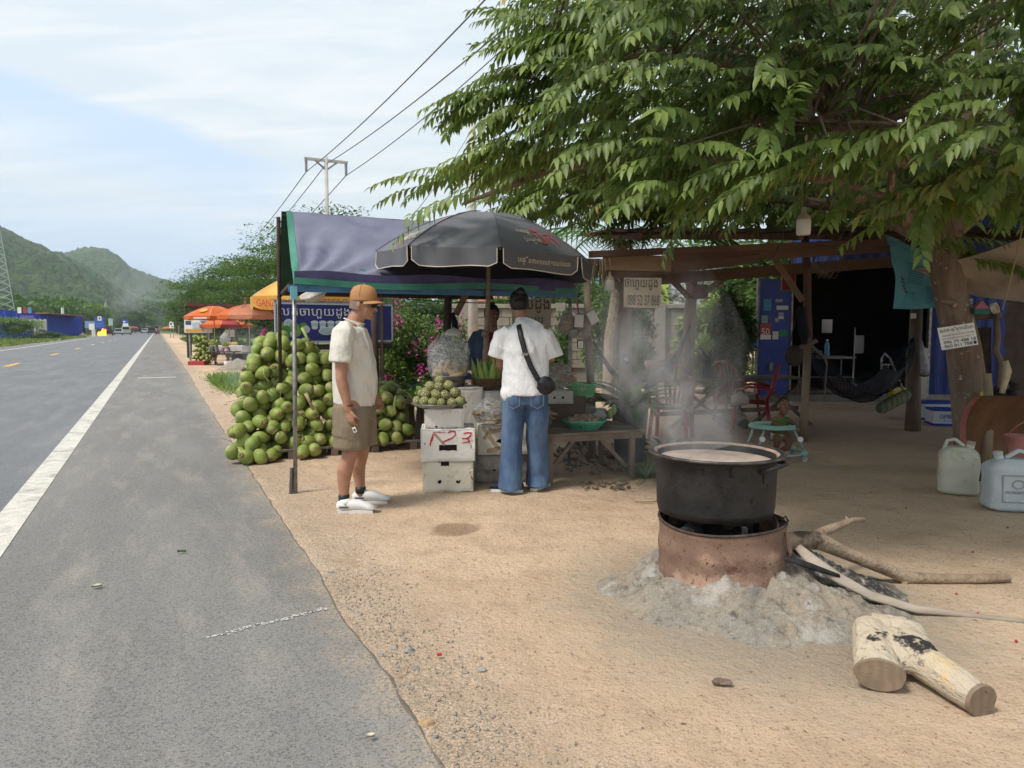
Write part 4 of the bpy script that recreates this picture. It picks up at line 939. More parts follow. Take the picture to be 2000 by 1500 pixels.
for i in range(nP):
    a0 = th0 + i * 2 * pi / nP; mb = MB(); mb.grid(lambda u,v: upt(a0 + (2 * pi / nP) * (.0005 + .999 * u),v * 1.0),10,16); pn = mb.build('canopy_panel',m_ub,um,smooth=True)
    def val(u,v,off=0):
        uu = .035 + .93 * u; p = upt(a0 + (2 * pi / nP) * uu,1.0); e = min(u,1 - u); cut = .0 if e > .05 else (1 - e / .05) ** 2 * .035
        rad = (p - UC); rad.z = 0; rad.normalize(); return p + rad * (.012 * sin(u * 9 + i) * v + off) + Vector((0,0,-(.150 - cut + .010 * sin(u * 7 + i * 2)) * v))
    mb = MB(); mb.grid(val,14,4); vl = mb.build('valance',m_ub,um,smooth=True)
    mb = MB(); mb.tube([val(0,.05,.002),val(0,.5,.002)] + [val(k / 10,1,.002) for k in range(11)] + [val(1,.5,.002),val(1,.05,.002)],.0045,5); mb.build('piping',m_pip,vl)
    mb = MB(); mb.tube([UC + Mx @ Vector((0,0,HU - .03))] + [upt(a0 + .001,k / 5,-.012) for k in range(1,6)],.006,5); mb.build('rib',m_steel,um)
    mb = MB(); mb.tube([upt(a0 + .001,k / 8,.003) for k in range(1,9)],.004,4); mb.build('seam',mt('seam',(.12,.12,.13),rough=.6),um)
def utext(s,i,u0,u1,k0,k1,mat,val=False,skew=0):
    a0 = th0 + i * 2 * pi / nP
    def fn(x,y):
        u = u0 + (u1 - u0) * x; k = k1 + (k0 - k1) * y
        if not val: return upt(a0 + (2 * pi / nP) * (.5 + (u - .5)),k,.006)
        p = upt(a0 + (2 * pi / nP) * u,1.0); rad = p - UC; rad.z = 0; rad.normalize(); return p + rad * .022 + Vector((0,0,-k))
    text_on('lettering',s,fn,mat,um)
# panels: 0 starts at the left front seam
utext('WURKZ',-1,.40,.93,.78,.90,m_cream); utext('ENERGY',-1,.55,.80,.92,.945,m_red); utext('DRINK',-1,.60,.80,.955,.98,m_red)
mb = MB(); a0 = th0 - 2 * pi / nP; q = lambda u,k: upt(a0 + 2 * pi / nP * u,k,.006)
rows = [(.10,.75,.99),(.25,.72,.99),(.40,.70,.99),(.52,.72,.98),(.62,.76,.90)]
for j in range(4): mb.add([q(rows[j][1],rows[j][0]),q(rows[j][2],rows[j][0]),q(rows[j + 1][2],rows[j + 1][0]),q(rows[j + 1][1],rows[j + 1][0])],[(0,1,2,3)])
mb.build('red_print',m_red,um)
utext('ភេសជ{ជ}ៈ',1,.30,.52,.71,.79,m_cream); utext('ប៉ូវកម{ល}ាំង',1,.36,.60,.82,.90,m_cream); utext('បីក',1,.57,.86,.66,.89,m_red)
utext('បេង{ក}ីនថាមពលឥតឈប់ឈរ',1,.20,.84,.045,.115,m_cream,val=True)
mb = MB(); p0 = A(944,790,6.75); p0.z = 0; P = [p0,A(944,780,6.75),A(948,690,6.75),A(953,590,6.75),UC + Mx @ Vector((0,0,HU - .02))]
mb.tube(P,[.030,.030,.028,.022,.02],9,jit=.06); mb.build('pole',mt('pole wood',(.27,.20,.14),(.17,.125,.09),sc=12,rough=.8,bump=1,bs=40),um,smooth=True)
mb = MB(); mb.ell(A(947,652,6.70),(.035,.03,.028),10,8,amp=.5,fr=4); mb.build('knot',MATS['pole wood'],um)

# ---- hanging bags of dried noodles and foam trays
HB = A(1127,585,7.3); hb = thing('hanging_bag_bundle',HB,'bundle of clear bags of brown dried strands hanging from a cord with red tie','bag bundle')
m_nood = mt('dried strands',(.24,.145,.08),(.38,.25,.14),sc=40,rough=.9,bump=2,bs=120)
mb = MB(); mb.tube([A(1134,555,7.3),HB,A(1128,600,7.3)],.004,5); mb.build('cord',m_rope,hb)
mb = MB(); mb.tube([HB + Vector((0,0,-.03)),HB + Vector((.01,-.01,-.09)),HB + Vector((.015,-.01,-.14))],[.012,.008,.004],6,jit=.2); mb.build('red_tie',mt('tie',(.35,.03,.04),rough=.7),hb)
for i,(px,py,rx,rz_) in enumerate([(1108,628,.07,.085),(1132,627,.06,.08),(1148,632,.045,.09),(1120,650,.055,.05),(1140,652,.06,.045),(1098,640,.04,.07)]):
    q = A(px,py,7.28 + .03 * (i % 2)); mb = MB(); mb.ell(q,(rx,.045,rz_),16,10,amp=.25,fr=3,seed=i * 3); mb.build('dried_strands',m_nood,hb,smooth=True)
    mb = MB(); mb.ell(q + Vector((0,0,-.005)),(rx * 1.18,.055,rz_ * 1.15),16,12,amp=.25,fr=3,seed=i * 3); mb.tube([q + Vector((0,0,rz_)),q.lerp(HB,.5),HB],[.012,.004,.003],5); mb.build('clear_pouch',m_film2,hb,smooth=True)
m_foamt = mt('foam tray',(.62,.62,.60),rough=.5)
for (px,py,r) in ((1131,627,.05),(1158,620,-.5)):
    mb = MB(); q = A(px,py,7.2); M = Matrix.Rotation(r,3,'Y'); mb.box(q,(.09,.012,.125),M=M); mb.box(q + Vector((0,-.009,0)),(.068,.006,.10),M=M); mb.build('foam_tray',m_foamt,hb,bevel=.008)
card = thing('hanging_card',A(1135,672,7.3),'white card in a black pouch hanging below the bag bundle','card')
mb = MB(); q = A(1134,672,7.3); mb.box(q,(.072,.008,.095)); mb.build('pouch',m_blk,card,bevel=.004)
mb = MB(); mb.box(q + Vector((0,-.006,-.005)),(.052,.003,.074)); mb.build('card_face',m_white,card)
mb = MB(); mb.tube([q + Vector((0,0,.045)),A(1130,655,7.3),A(1128,600,7.3)],.002,4); mb.build('cord',m_rope,card)

# ---- hand-lettered sheets
m_card = mt('old board',(.52,.45,.34),(.44,.37,.28),sc=3,rough=.8,dirt=[((.25,.19,.13),5,.56,.2)]); m_ink = mt('ink',(.06,.055,.07),rough=.8); m_ink2 = mt('ink blue',(.06,.10,.16),rough=.8)
def board(px0,py0,px1,py1,Y,label,lines,tilt=0):
    a,b = A(px0,py1,Y),A(px1,py1,Y); h = A(px0,py0,Y).z - a.z; ex = Vector((b.x - a.x,0,tilt)); t_ = thing('hand_lettered_sign',a,label,'sign'); mb = MB()
    mb.poly([a,a + ex,a + ex + Vector((0,0,h)),a + Vector((0,0,h * .98))],(0,.006,0)); mb.build('panel',m_card,t_)
    for (s,x0,y0,x1,y1,m) in lines: text_on('lettering',s,rect(a + ex * x0 + Vector((0,-.004,h * y0)),ex * (x1 - x0),(0,0,h * (y1 - y0))),m,t_)
    return t_
board(1000,582,1076,641,8.6,'beige hand-lettered board behind the head of the woman in white',[('ហួយដូង',-.05,.50,.96,.97,m_ink),('[កអូប',.30,.08,.80,.38,m_ink2)])
board(1218,541,1291,600,7.72,'stained hand-lettered board with a phone number nailed high on the square post',[('ចាហួយដូង',.02,.58,.90,.96,m_ink),('088 52 37 868',.10,.08,.95,.42,m_ink)],tilt=-.01)
# dark posts and strut at the back of the stall
def post(px,y0,y1,Y,r,label,mat=m_wdark,name='wooden_post',px1=None,square=False,grp=None):
    a,b = A(px,y1,Y),A(px1 or px,y0,Y); mb = MB()
    if y1 > 700 or True: a.z = min(a.z,0) if y1 > 640 else a.z
    if square: mb.beam(a,b,r * 2,r * 2,up=(0,1,0))
    else: mb.tube([a,a.lerp(b,.35) + Vector((random.uniform(-.02,.02),0,0)),a.lerp(b,.7) + Vector((random.uniform(-.02,.02),0,0)),b],[r * 1.1,r,r * .95,r * .88],10,jit=.04)
    return mb.build(name,mat,smooth=not square,label=label,cat='post',group=grp)
post(876,560,760,8.3,.050,'dark post behind the inflated bag, left of the vendor',m_wdark)
post(733,600,760,9.3,.045,'dark post behind the man in the cap',m_wdark,px1=729)
post(1030,572,750,8.9,.02,'thin steel post behind the woman in white',m_steel)
post(1156,540,850,7.45,.042,'bare round post beside the hanging bag bundle',m_wood,px1=1147)
mb = MB(); mb.beam(A(890,615,8.3),A(915,565,8.3),.05,.07); mb.build('strut',m_wood,label='slanting wooden strut from the dark post behind the vendor',cat='strut')
mb = MB(); mb.tube([A(884,612,8.25),A(888,630,8.2),A(890,648,8.2)],[(.02,.02),(.045,.02),(.05,.015)],8,jit=.1); mb.build('dark_cloth',mt('dark cloth',(.015,.018,.03),rough=.9),smooth=True,label='dark cloth hanging on the post left of the vendor',cat='cloth')
mb = MB(); P = [A(730,575,7.4),A(800,584,7.6),A(870,590,7.7),A(950,592,7.6),A(1010,585,7.4),A(1040,574,7.3)]; mb.tube(P,.0055,5); mb.build('cable',m_rope,label='thin black cable sagging across behind the parasol pole',cat='cable')
mb = MB(); P = [A(1045,572,7.35),A(1080,568,7.35),A(1115,556,7.35),A(1145,532,7.4)]; mb.tube(P,.0055,5); mb.build('cable',m_rope,label='short black cable from tent corner to the bare round post',cat='cable')

# ================================================================== the open shed, the house behind it and the yard
random.seed(31)
m_beam = mt('beam brown',(.15,.085,.055),(.095,.055,.038),sc=4,rough=.85,bump=1,bs=30,stretch=(.2,1,1)); m_beam2 = mt('beam lit',(.26,.17,.10),(.18,.12,.075),sc=4,rough=.85,bump=1,bs=30,stretch=(.2,1,1))  # the lit copy has the light on the front beam in its colour
m_tin = mt('rusty tin',(.09,.06,.045),(.05,.035,.03),sc=2,rough=.75,metal=.2); m_hemp = mt('pale post',(.30,.23,.16),(.19,.145,.10),sc=6,rough=.9,bump=1.5,bs=30,stretch=(1,1,.2))
shed = thing('open_shed',(4.5,9.5,0),'open shed with dark low roof on rough wooden posts in front of the blue house','shed')
def sheet(name,a,b,c,d_,mat,par,n=60,amp=.02):   # corrugated sheet, a-b front edge, c-d back edge
    a,b,c,d_ = map(Vector,(a,b,c,d_)); mb = MB(); mb.grid(lambda u,v: a.lerp(b,u).lerp(c.lerp(d_,u),v) + Vector((0,0,amp * sin(u * n * 2.1))),n * 2,2); return mb.build(name,mat,par,smooth=True)
x0 = 1.05
for k in range(8):                                       # roof of single overlapping sheets
    xa = x0 + k * 1.02; zf = 2.43 + .012 * (k % 2); ya = 7.55 + .12 * sin(k * 2.2)
    sheet('roof_sheet',(xa,ya,zf),(xa + 1.06,ya,zf),(xa + .3,13.4,3.15),(xa + 1.36,13.4,3.15),m_tin,shed,14)
def pbeam(name,p,q,w,h,m,par=None,**k): mb = MB(); mb.beam(p,q,w,h); return mb.build(name,m,par if par is not None else shed,bevel=.004,**k)
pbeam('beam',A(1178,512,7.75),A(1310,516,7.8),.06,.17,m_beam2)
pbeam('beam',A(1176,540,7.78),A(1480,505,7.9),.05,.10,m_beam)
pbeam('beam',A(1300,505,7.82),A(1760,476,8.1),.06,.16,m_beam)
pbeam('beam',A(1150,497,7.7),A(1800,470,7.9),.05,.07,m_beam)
pbeam('beam',A(1250,548,9.0),A(1790,508,9.6),.06,.14,m_beam)
for k in range(9): xa = 1.35 + k * .85; pbeam('rafter',(xa,7.65,2.37),(xa + .3,13.2,3.07),.05,.08,m_beam)
for k in range(5): y = 8.8 + k * 1.0; z = 2.40 + (y - 7.55) * .123; pbeam('purlin',(1.2,y,z),(8.6,y,z),.05,.04,m_beam)
# hanging thatch fringe at the left corner
mb = MB()
for k in range(70):
    q = A(random.uniform(1146,1190),505,7.6 + random.uniform(-.1,.3)); l = random.uniform(.08,.33); mb.tube([q,q + Vector((random.gauss(0,.02),random.gauss(0,.02),-l))],[.008,.003],4,caps=False)
mb.build('thatch_fringe',mt('thatch',(.16,.11,.07),(.09,.065,.045),isl=(.26,.2,.13),rough=1),shed,kind='stuff')
def sp(px,y0,py1,Y,r,m,label=None,px1=None,sq=False,name='post',ground=True):
    a,b = A(px,py1,Y),A(px1 or px,y0,Y)
    if ground: a.z = 0
    mb = MB()
    if sq: mb.beam(a,b,r * 2,r * 2,up=(0,1,0))
    else: mb.tube([a,a.lerp(b,.3) + Vector((random.uniform(-.025,.025),0,0)),a.lerp(b,.65) + Vector((random.uniform(-.025,.025),0,0)),b],[r * 1.15,r,r * .95,r * .9],12,jit=.05)
    return mb.build(name,m,shed,smooth=not sq,label=label)
pw = sp(1222,490,800,7.85,.058,m_wood,'square grey post carrying the lettered board and the small AB plate',sq=True)
sp(1344,545,735,10.3,.085,m_hemp,'crooked round post behind the red chairs',px1=1352)
sp(1567,655,868,8.9,.05,m_hemp,'pale bamboo post beside the baby walker',px1=1578)
sp(1782,598,848,9.8,.088,m_wood,'thick post holding the right end of the hammock',px1=1790)
sp(1578,460,660,8.9,.05,m_beam,'upper part of the bamboo post',px1=1572,ground=False)
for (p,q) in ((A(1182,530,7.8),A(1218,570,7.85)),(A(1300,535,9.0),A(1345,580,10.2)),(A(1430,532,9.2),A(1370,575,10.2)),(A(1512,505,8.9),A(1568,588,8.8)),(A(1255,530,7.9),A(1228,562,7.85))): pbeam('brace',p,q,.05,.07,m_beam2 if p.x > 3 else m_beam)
ab = A(1222,701,7.78); mb = MB(); mb.box(ab,(.085,.008,.115)); plate = mb.build('number_plate',mt('plate',(.03,.045,.09),rough=.4),shed,bevel=.01)
text_on('lettering','AB',rect(ab + Vector((-.026,-.006,-.018)),(.052,0,0),(0,0,.034)),m_white,plate)
# bulbs
def bulb(q,s,label,warm=False):
    t_ = thing('light_bulb',q,label,'lamp'); mb = MB(); mb.lathe([(0,.0),(.045,.0),(.052,.008),(.054,.10),(.050,.115)],18,q,M=Matrix.Scale(s,3)); mb.build('diffuser',mt('bulb white',(.62,.60,.58),rough=.3),t_,smooth=True)
    mb = MB(); mb.lathe([(.050,.115),(.047,.135),(.028,.16),(.018,.17),(.018,.20),(.010,.215),(0,.215)],18,q,M=Matrix.Scale(s,3)); mb.build('base',mt('bulb base',(.34,.27,.18),(.42,.36,.27),sc=20,rough=.5),t_,smooth=True)
    mb = MB(); mb.tube([q + Vector((0,0,.21 * s)),q + Vector((.01,.02,.5 * s))],.005,5); mb.build('cord',m_rope,t_)
bulb(A(1569,459,5.6),1.0,'big white LED bulb hanging under the tree, near the roof edge'); bulb(A(1190,568,7.75),1.0,'dusty LED bulb under the shed beam above the hanging bags')
mb = MB(); P = [A(1532,440,7.5),A(1528,470,7.5),A(1510,500,7.6),A(1488,516,7.8)]; mb.tube(P,.005,5); mb.build('wire',m_rope,label='thin wire curling down from the roof below the big bulb',cat='wire')
# red box on the crooked post
q = A(1365,568,10.1); mb = MB(); mb.box(q,(.22,.16,.17),rz=.1); mb.box(q + Vector((0,0,-.1)),(.28,.2,.02),rz=.1); mb.build('red_shrine_box',mt('red box',(.20,.03,.025),(.12,.02,.02),sc=8,rough=.6),label='small dark red box on a shelf high on the crooked post',cat='box',bevel=.006)
# coil of wires under the roof
mb = MB()
for k in range(16):
    a = A(1588 + k * 1.2,478,8.7); c_ = A(1600 + k * 2,545 - 3 * (k % 5),8.6 - .03 * k); mb.tube([a,a.lerp(c_,.6) + Vector((-.05 - .01 * k,0,0)),c_,c_.lerp(a,.5) + Vector((.08 + .008 * k,0,0)),a + Vector((.09,0,0))],.003,4,caps=False)
mb.build('wire_bundle',mt('wire',(.16,.12,.09),rough=.8),kind='stuff',label='tangled loops of wire hanging from the beam left of the teal cloth',cat='wires')
mb = MB(); q = A(1540,546,9.4); mb.box(q,(.19,.02,.29)); fr = mb.build('picture_frame',mt('frame gold',(.32,.16,.05),rough=.4),label='red picture in a thin gilt frame hanging behind the slanting brace',cat='picture',bevel=.004)
mb = MB(); mb.box(q + Vector((0,-.012,0)),(.165,.004,.265)); mb.build('picture',mt('pic red',(.22,.03,.03),(.15,.02,.02),sc=6,rough=.5),fr)

# ---- blue house
HY = 13.7
m_blue = mt('blue wall',(.028,.05,.19),(.022,.04,.15),sc=1.5,rough=.7,dirt=((.05,.06,.12),3,.56,.15)); m_blue2 = mt('blue door',(.05,.085,.33),(.04,.07,.27),sc=1.2,rough=.55,dirt=[((.10,.13,.30),2.5,.55,.2),((.30,.32,.40),50,.70,.04)])
m_in = mt('room dark',(.035,.035,.04),(.02,.02,.022),sc=2,rough=.9)  # walls near black: darkness of the room put into their colour
house = thing('blue_house',(6.5,HY + 2,0),'blue sheet-metal house with a wide dark doorway behind the shed','house')
def wallbox(name,pxa,pxb,ya,yb,Y,th,mat,par=house,**k):
    a,b = A(pxa,yb,Y),A(pxb,ya,Y); mb = MB(); mb.box(((a.x + b.x) / 2,Y + th / 2,(a.z + b.z) / 2),(b.x - a.x,th,b.z - a.z)); return mb.build(name,mat,par,**k)
xl,xr = A(1478,600,HY).x,15.0; H0 = 3.2; xo0,xo1 = A(1548,600,HY).x,A(1812,600,HY).x
mb = MB(); mb.box(((xo0 + 1.9 + xr) / 2,HY + 2.5,.07),(xr - xo0 - 1.9,5,.14)); mb.box((xl + 1.2,HY + .3,.065),(3.4,.6,.13)); mb.build('floor_slab',mt('slab',(.25,.23,.20),(.2,.18,.15),sc=4,rough=.8),house)
panels = MB
def corr(name,xa,xb,z0,z1,Y,mat):
    n = max(2,int((xb - xa) / .06)); mb = MB(); mb.grid(lambda u,v: Vector((xa + (xb - xa) * u,Y + .012 * (1 if int(u * n) % 4 < 2 else -1),z0 + (z1 - z0) * v)),n,1); return mb.build(name,mat,house)
corr('wall_panel',xo1 + .06,xo1 + 1.45,.14,H0,HY,m_blue); corr('wall_panel',xo1 + 1.45,xr,.14,H0,HY,m_blue); corr('wall_panel',xo0,xo1,2.55,H0,HY,m_blue)
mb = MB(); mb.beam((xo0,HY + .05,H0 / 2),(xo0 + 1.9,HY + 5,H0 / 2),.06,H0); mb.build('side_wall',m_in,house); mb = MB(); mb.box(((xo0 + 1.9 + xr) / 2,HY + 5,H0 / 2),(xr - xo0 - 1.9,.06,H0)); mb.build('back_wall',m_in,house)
mb = MB(); mb.box((xr,HY + 2.5,H0 / 2),(.06,5,H0)); mb.build('side_wall',m_blue,house); mb = MB(); mb.box(((xl + xr) / 2 + .8,HY + 2.4,H0 + .05),(xr - xl - 1,5.6,.06)); mb.build('roof',m_tin,house)
door = wallbox('door',1480,1546,545,772,HY - .08,.05,m_blue2)
for (a,b) in ((1478,1481),(1544,1548)): wallbox('door_frame',a,b,543,775,HY - .10,.08,m_steel)
wallbox('door_frame',1813,1817,590,775,HY - .05,.08,m_steel)
m_p = {k: mt('print ' + k,v,rough=.5) for k,v in dict(teal=(.07,.28,.42),grey=(.35,.36,.38),sage=(.25,.38,.36),red2=(.40,.06,.06),wht=(.62,.62,.60),grn=(.03,.25,.10),skyb=(.10,.25,.50)).items()}
def sticker(px0,py0,px1,py1,mat,label,txt=None,tm=None,par=True):
    a,b = A(px0,py1,HY - .1),A(px1,py0,HY - .1); mb = MB(); mb.box(((a.x + b.x) / 2,HY - .088,(a.z + b.z) / 2),(b.x - a.x,.012,b.z - a.z)); o = mb.build('sticker',mat,house,label=label)
    if txt: text_on('lettering',txt,rect((a.x + (b.x - a.x) * .15,HY - .097,a.z + (b.z - a.z) * .3),((b.x - a.x) * .7,0,0),(0,0,(b.z - a.z) * .4)),tm,o)
sticker(1491,584,1507,607,m_p['teal'],'pale blue poster on the blue door'); sticker(1515,584,1529,590,m_p['grey'],'narrow grey sticker'); sticker(1517,597,1540,605,m_p['wht'],'white sticker strip with dark squares')
sticker(1488,616,1500,631,m_p['sage'],'torn sage green sticker'); sticker(1521,610,1531,616,m_p['grey'],'small grey label'); sticker(1521,617,1531,623,m_p['wht'],'small white label'); sticker(1514,621,1521,629,m_p['grey'],'tiny grey label')
sticker(1484,632,1507,663,m_p['red2'],'red and white calendar sheet showing 50','50',m_white); sticker(1509,647,1521,663,m_p['wht'],'white card'); sticker(1522,645,1538,656,m_p['grn'],'green sticker with white border')
mb = MB(); a = A(1484,663,HY - .1); b = A(1507,654,HY - .1); mb.box(((a.x + b.x) / 2,HY - .097,(a.z + b.z) / 2),(b.x - a.x - .02,.006,b.z - a.z)); mb.build('calendar_foot',m_white,house)
q = A(1506,722,HY - .12); mb = MB(); mb.tube([q,q + Vector((0,-.02,.10))],[.045,.04],10,rnd=True); mb.build('door_latch',m_steel,house,smooth=True)
# things inside: rack, bottles, fridge, papers
def rack(px0,px1,yt,Y,legs,label,z0=0.14):
    a,b = A(px0,yt,Y),A(px1,yt,Y); t_ = thing('metal_table',(a.x,Y,z0),label,'table'); mb = MB(); mb.box(((a.x + b.x) / 2,Y + .25,a.z),(b.x - a.x + .06,.55,.02)); mb.build('tabletop',mt('steel top',(.22,.22,.21),rough=.5,metal=.3),t_)
    for x in (a.x,b.x):
        for y in (Y + .02,Y + .48): mb = MB(); mb.tube([(x,y,z0),(x,y,a.z - .01)],.012,7); mb.build('leg',m_steel,t_,smooth=True)
    for z in legs: mb = MB(); mb.tube([(a.x,Y + .02,z),(b.x,Y + .02,z)],.01,6); mb.build('rail',m_steel,t_,smooth=True)
    return a,b
a,b = rack(1583,1668,698,12.6,[.55,.30,.88],'steel frame table with bottles in the dark doorway')
def bottle(q,r,h,m,label,capm=m_white):
    t_ = thing('bottle',q,label,'bottle'); mb = MB(); mb.lathe([(0,0),(r * .95,0),(r,h * .05),(r * .94,h * .35),(r,h * .6),(r * .8,h * .75),(r * .35,h * .9),(r * .35,h * .94)],14,q); mb.build('body',m,t_,smooth=True); mb = MB(); mb.lathe([(0,h * .94),(r * .42,h * .94),(r * .42,h),(0,h)],12,q); mb.build('cap',capm,t_)
bottle(Vector((A(1588,698,12.7).x,12.75,a.z + .012)),.035,.20,mt('bottle green',(.15,.42,.05),rough=.2),'bright green bottle on the steel frame table'); bottle(Vector((A(1617,698,12.7).x,12.75,a.z + .012)),.045,.30,mt('bottle blue',(.10,.24,.40),rough=.2),'tall pale blue water bottle on the steel frame table')
mb = MB(); mb.ell(Vector((A(1600,692,12.9).x,12.9,a.z + .06)),(.06,.06,.06),12,8); mb.build('bowl',mt('bowlg',(.12,.12,.12),rough=.5),smooth=True,label='small dim bowl between the green and the blue bottle',cat='bowl')
for (px0,px1,y0,y1,lab) in ((1605,1626,624,650,'pale torn paper on the dark back wall, left'),(1668,1688,655,690,'grey plastic sheet hanging in the dark room')): wallbox('wall_paper',px0,px1,y0,y1,14.6,.01,mt('dim paper',(.20,.20,.21),rough=.9),par=None,label=lab,cat='paper')
wallbox('shelf_post',1667,1670,640,760,13.6,.03,m_steel,par=None,label='thin upright steel post in the doorway',cat='post')
wf = thing('walking_frame',A(1735,770,12.2),'grey tubular walking frame behind the hammock','walking frame')
mb = MB(); mb.tube([A(1720,775,12.0),A(1722,700,12.0),A(1728,690,12.0),A(1738,700,12.1),A(1768,770,12.6)],.017,8); mb.build('side_tube',m_white2 if False else mt('tube grey',(.34,.34,.35),rough=.35,metal=.3),wf,smooth=True)
mb = MB(); mb.tube([A(1721,712,12.0),A(1742,712,12.2)],.012,6); mb.tube([A(1720,760,12.0),A(1765,762,12.6)],.012,6); mb.tube([A(1735,712,12.1),A(1728,775,12.1)],.010,6); mb.build('cross_tubes',MATS['tube grey'],wf,kind='stuff')
wallbox('chest_freezer',1795,1813,680,778,13.2,.5,mt('freezer',(.40,.40,.33),(.33,.33,.28),sc=3,rough=.5),par=None,label='pale freezer standing right inside the doorway',cat='freezer')
wallbox('yellow_box',1745,1770,757,776,12.9,.2,mt('yellowbox',(.50,.36,.04),rough=.6),par=None,label='yellow box on the floor behind the hammock',cat='box')
# carton boxes with lettering
m_ctn = mt('carton white',(.60,.62,.66),(.55,.57,.62),sc=5,rough=.6); m_ctb = mt('carton blue',(.02,.05,.32),rough=.5)
def carton(px0,px1,ytop,ybot,Y,rz,txt,label,sub=None):
    a = A(px0,ybot,Y); a.z = 0 if ybot > 800 else a.z; w = (px1 - px0) / F * Y; h = A(px0,ytop,Y).z - A(px0,ybot,Y).z; ex = Vector((cos(rz),sin(rz),0)); ey = Vector((-sin(rz),cos(rz),0)); dp = .34
    t_ = thing('carton_box',a + ex * w / 2 + ey * dp / 2,label,'box'); c_ = a + ex * w / 2 + ey * dp / 2 + Vector((0,0,h / 2)); mb = MB(); mb.box(c_,(w,dp,h),rz=rz); mb.build('box_body',m_ctn,t_,bevel=.006)
    mb = MB(); mb.box(c_ + Vector((0,0,h / 2 - .012)),(w + .006,dp + .006,.03),rz=rz); mb.box(c_ + Vector((0,0,h / 2 + .004)),(w * .45,dp * .99,.006),rz=rz); mb.build('blue_top',m_ctb,t_); mb = MB(); mb.box(c_ - Vector((0,0,h / 2 - .018)),(w + .006,dp + .006,.032),rz=rz); mb.build('blue_foot',m_ctb,t_)
    fo = a - ey * .006
    text_on('lettering',txt,rect(fo + ex * w * (.20 if sub else .3) + Vector((0,0,h * .42)),ex * w * (.62 if sub else .5),(0,0,h * .30)),m_ctb,t_)
    if sub: text_on('lettering',sub,rect(fo + ex * w * .32 + Vector((0,0,h * .22)),ex * w * .38,(0,0,h * .13)),m_ctb,t_)
carton(1806,1880,795,830,10.9,R_(-4),'CAM','back white and blue carton marked CAMBODIA, partly hidden'); carton(1822,1880,806,838,10.3,R_(-12),'CAMBODIA','front white and blue CAMBODIA carton left of the tree trunk','ទឹកបរិសុទ{ធ}')

# ---- hammock with bolster
m_net = mt('net cord',(.012,.014,.018),(.02,.03,.045),sc=3,rough=.8)
ha,hb_ = A(1578,668,8.9),A(1786,658,9.75)
def hm(u,v):                                            # u along, v across -1..1
    p = ha.lerp(hb_,u); s = sin(pi * u) ** .8; d = (hb_ - ha).normalized(); n = Vector((-d.y,d.x,0)).normalized()
    sag = -4 * .80 * u * (1 - u); return p + n * v * .36 * s + Vector((0,0,sag + abs(v) ** 2 * .20 * s + .03 * sin(v * 9) * s))
hk = thing('net_hammock',(hm(.5,0).x,hm(.5,0).y,0),'black net hammock slung between bamboo post and thick post','hammock')
mb = MB(); nU,nV = 34,12
for k in range(nV + 1):
    for sgn in (0,1):
        P = []
        for i in range(nU + 1):
            v = -1 + 2 * ((k + (.5 if (i + sgn) % 2 else -.5)) / nV); P.append(hm(.05 + .9 * i / nU,max(-1,min(1,v))))
        mb.tube(P,.0042,3,caps=False)
mb.build('netting',m_net,hk,kind='stuff')
for e in (0,1):
    mb = MB()
    for k in range(13): v = -1 + k / 6; mb.tube([hm(e,0),hm(.05 if e == 0 else .95,v)],.004,3,caps=False)
    mb.build('end_cords',m_net,hk,kind='stuff')
mb = MB(); mb.grid(lambda u,v: hm(.2 + .62 * u,-.7 + 1.4 * v) + Vector((0,0,.03 + .05 * mnoise.noise(Vector((u * 5,v * 4,1))))),30,14); mb.build('grey_blanket',mt('blanket grey',(.06,.06,.065),(.12,.10,.10),sc=4,rough=1),smooth=True,label='dark grey blanket lying crumpled in the net hammock',cat='blanket')
mb = MB(); q0,q1 = A(1722,797,9.2),A(1768,772,9.5); mb.tube([q0,q0.lerp(q1,.5),q1],[.075,.08,.075],16,rnd=True); mb.build('striped_bolster',mt('bolster',(.10,.12,.05),(.13,.15,.07),sc=3,rough=.9,wave=(3.2,(.22,.23,.15),.8)),smooth=True,label='olive striped bolster pillow in the right half of the hammock',cat='pillow')
mb = MB(); P = [ha + Vector((0,0,.0)),A(1612,700,8.8),A(1615,712,8.8),A(1610,780,8.8)]; mb.tube([P[0],P[1],P[2]],[(.03,.008)] * 3,6); mb.tube([P[2],P[3]],[(.02,.006),(.015,.005)],6); mb.tube([ha,A(1560,680,8.8),ha + Vector((.1,-.03,.02))],[(.03,.01)] * 3,6); mb.build('cloth_strap',mt('strap',(.20,.15,.11),(.15,.11,.08),sc=9,rough=.9),label='brown cloth strip tied round the bamboo post and hanging down',cat='strap')
# second hammock cords, dark, on the left
mb = MB(); P = [A(1160,668,7.6),A(1178,700,7.9),A(1195,725,8.2),A(1212,740,8.5),A(1260,752,8.9),A(1305,725,9.3),A(1330,680,9.8),A(1348,636,10.1)]; mb.tube(P,[(.012,.02),(.02,.03),(.03,.05),(.04,.07),(.05,.09),(.04,.06),(.02,.03),(.008,.01)],8,jit=.1); mb.build('folded_hammock',mt('dark net',(.02,.028,.045),(.05,.06,.07),sc=20,rough=.9),smooth=True,label='dark blue hammock bunched up between round post and crooked post',cat='hammock')
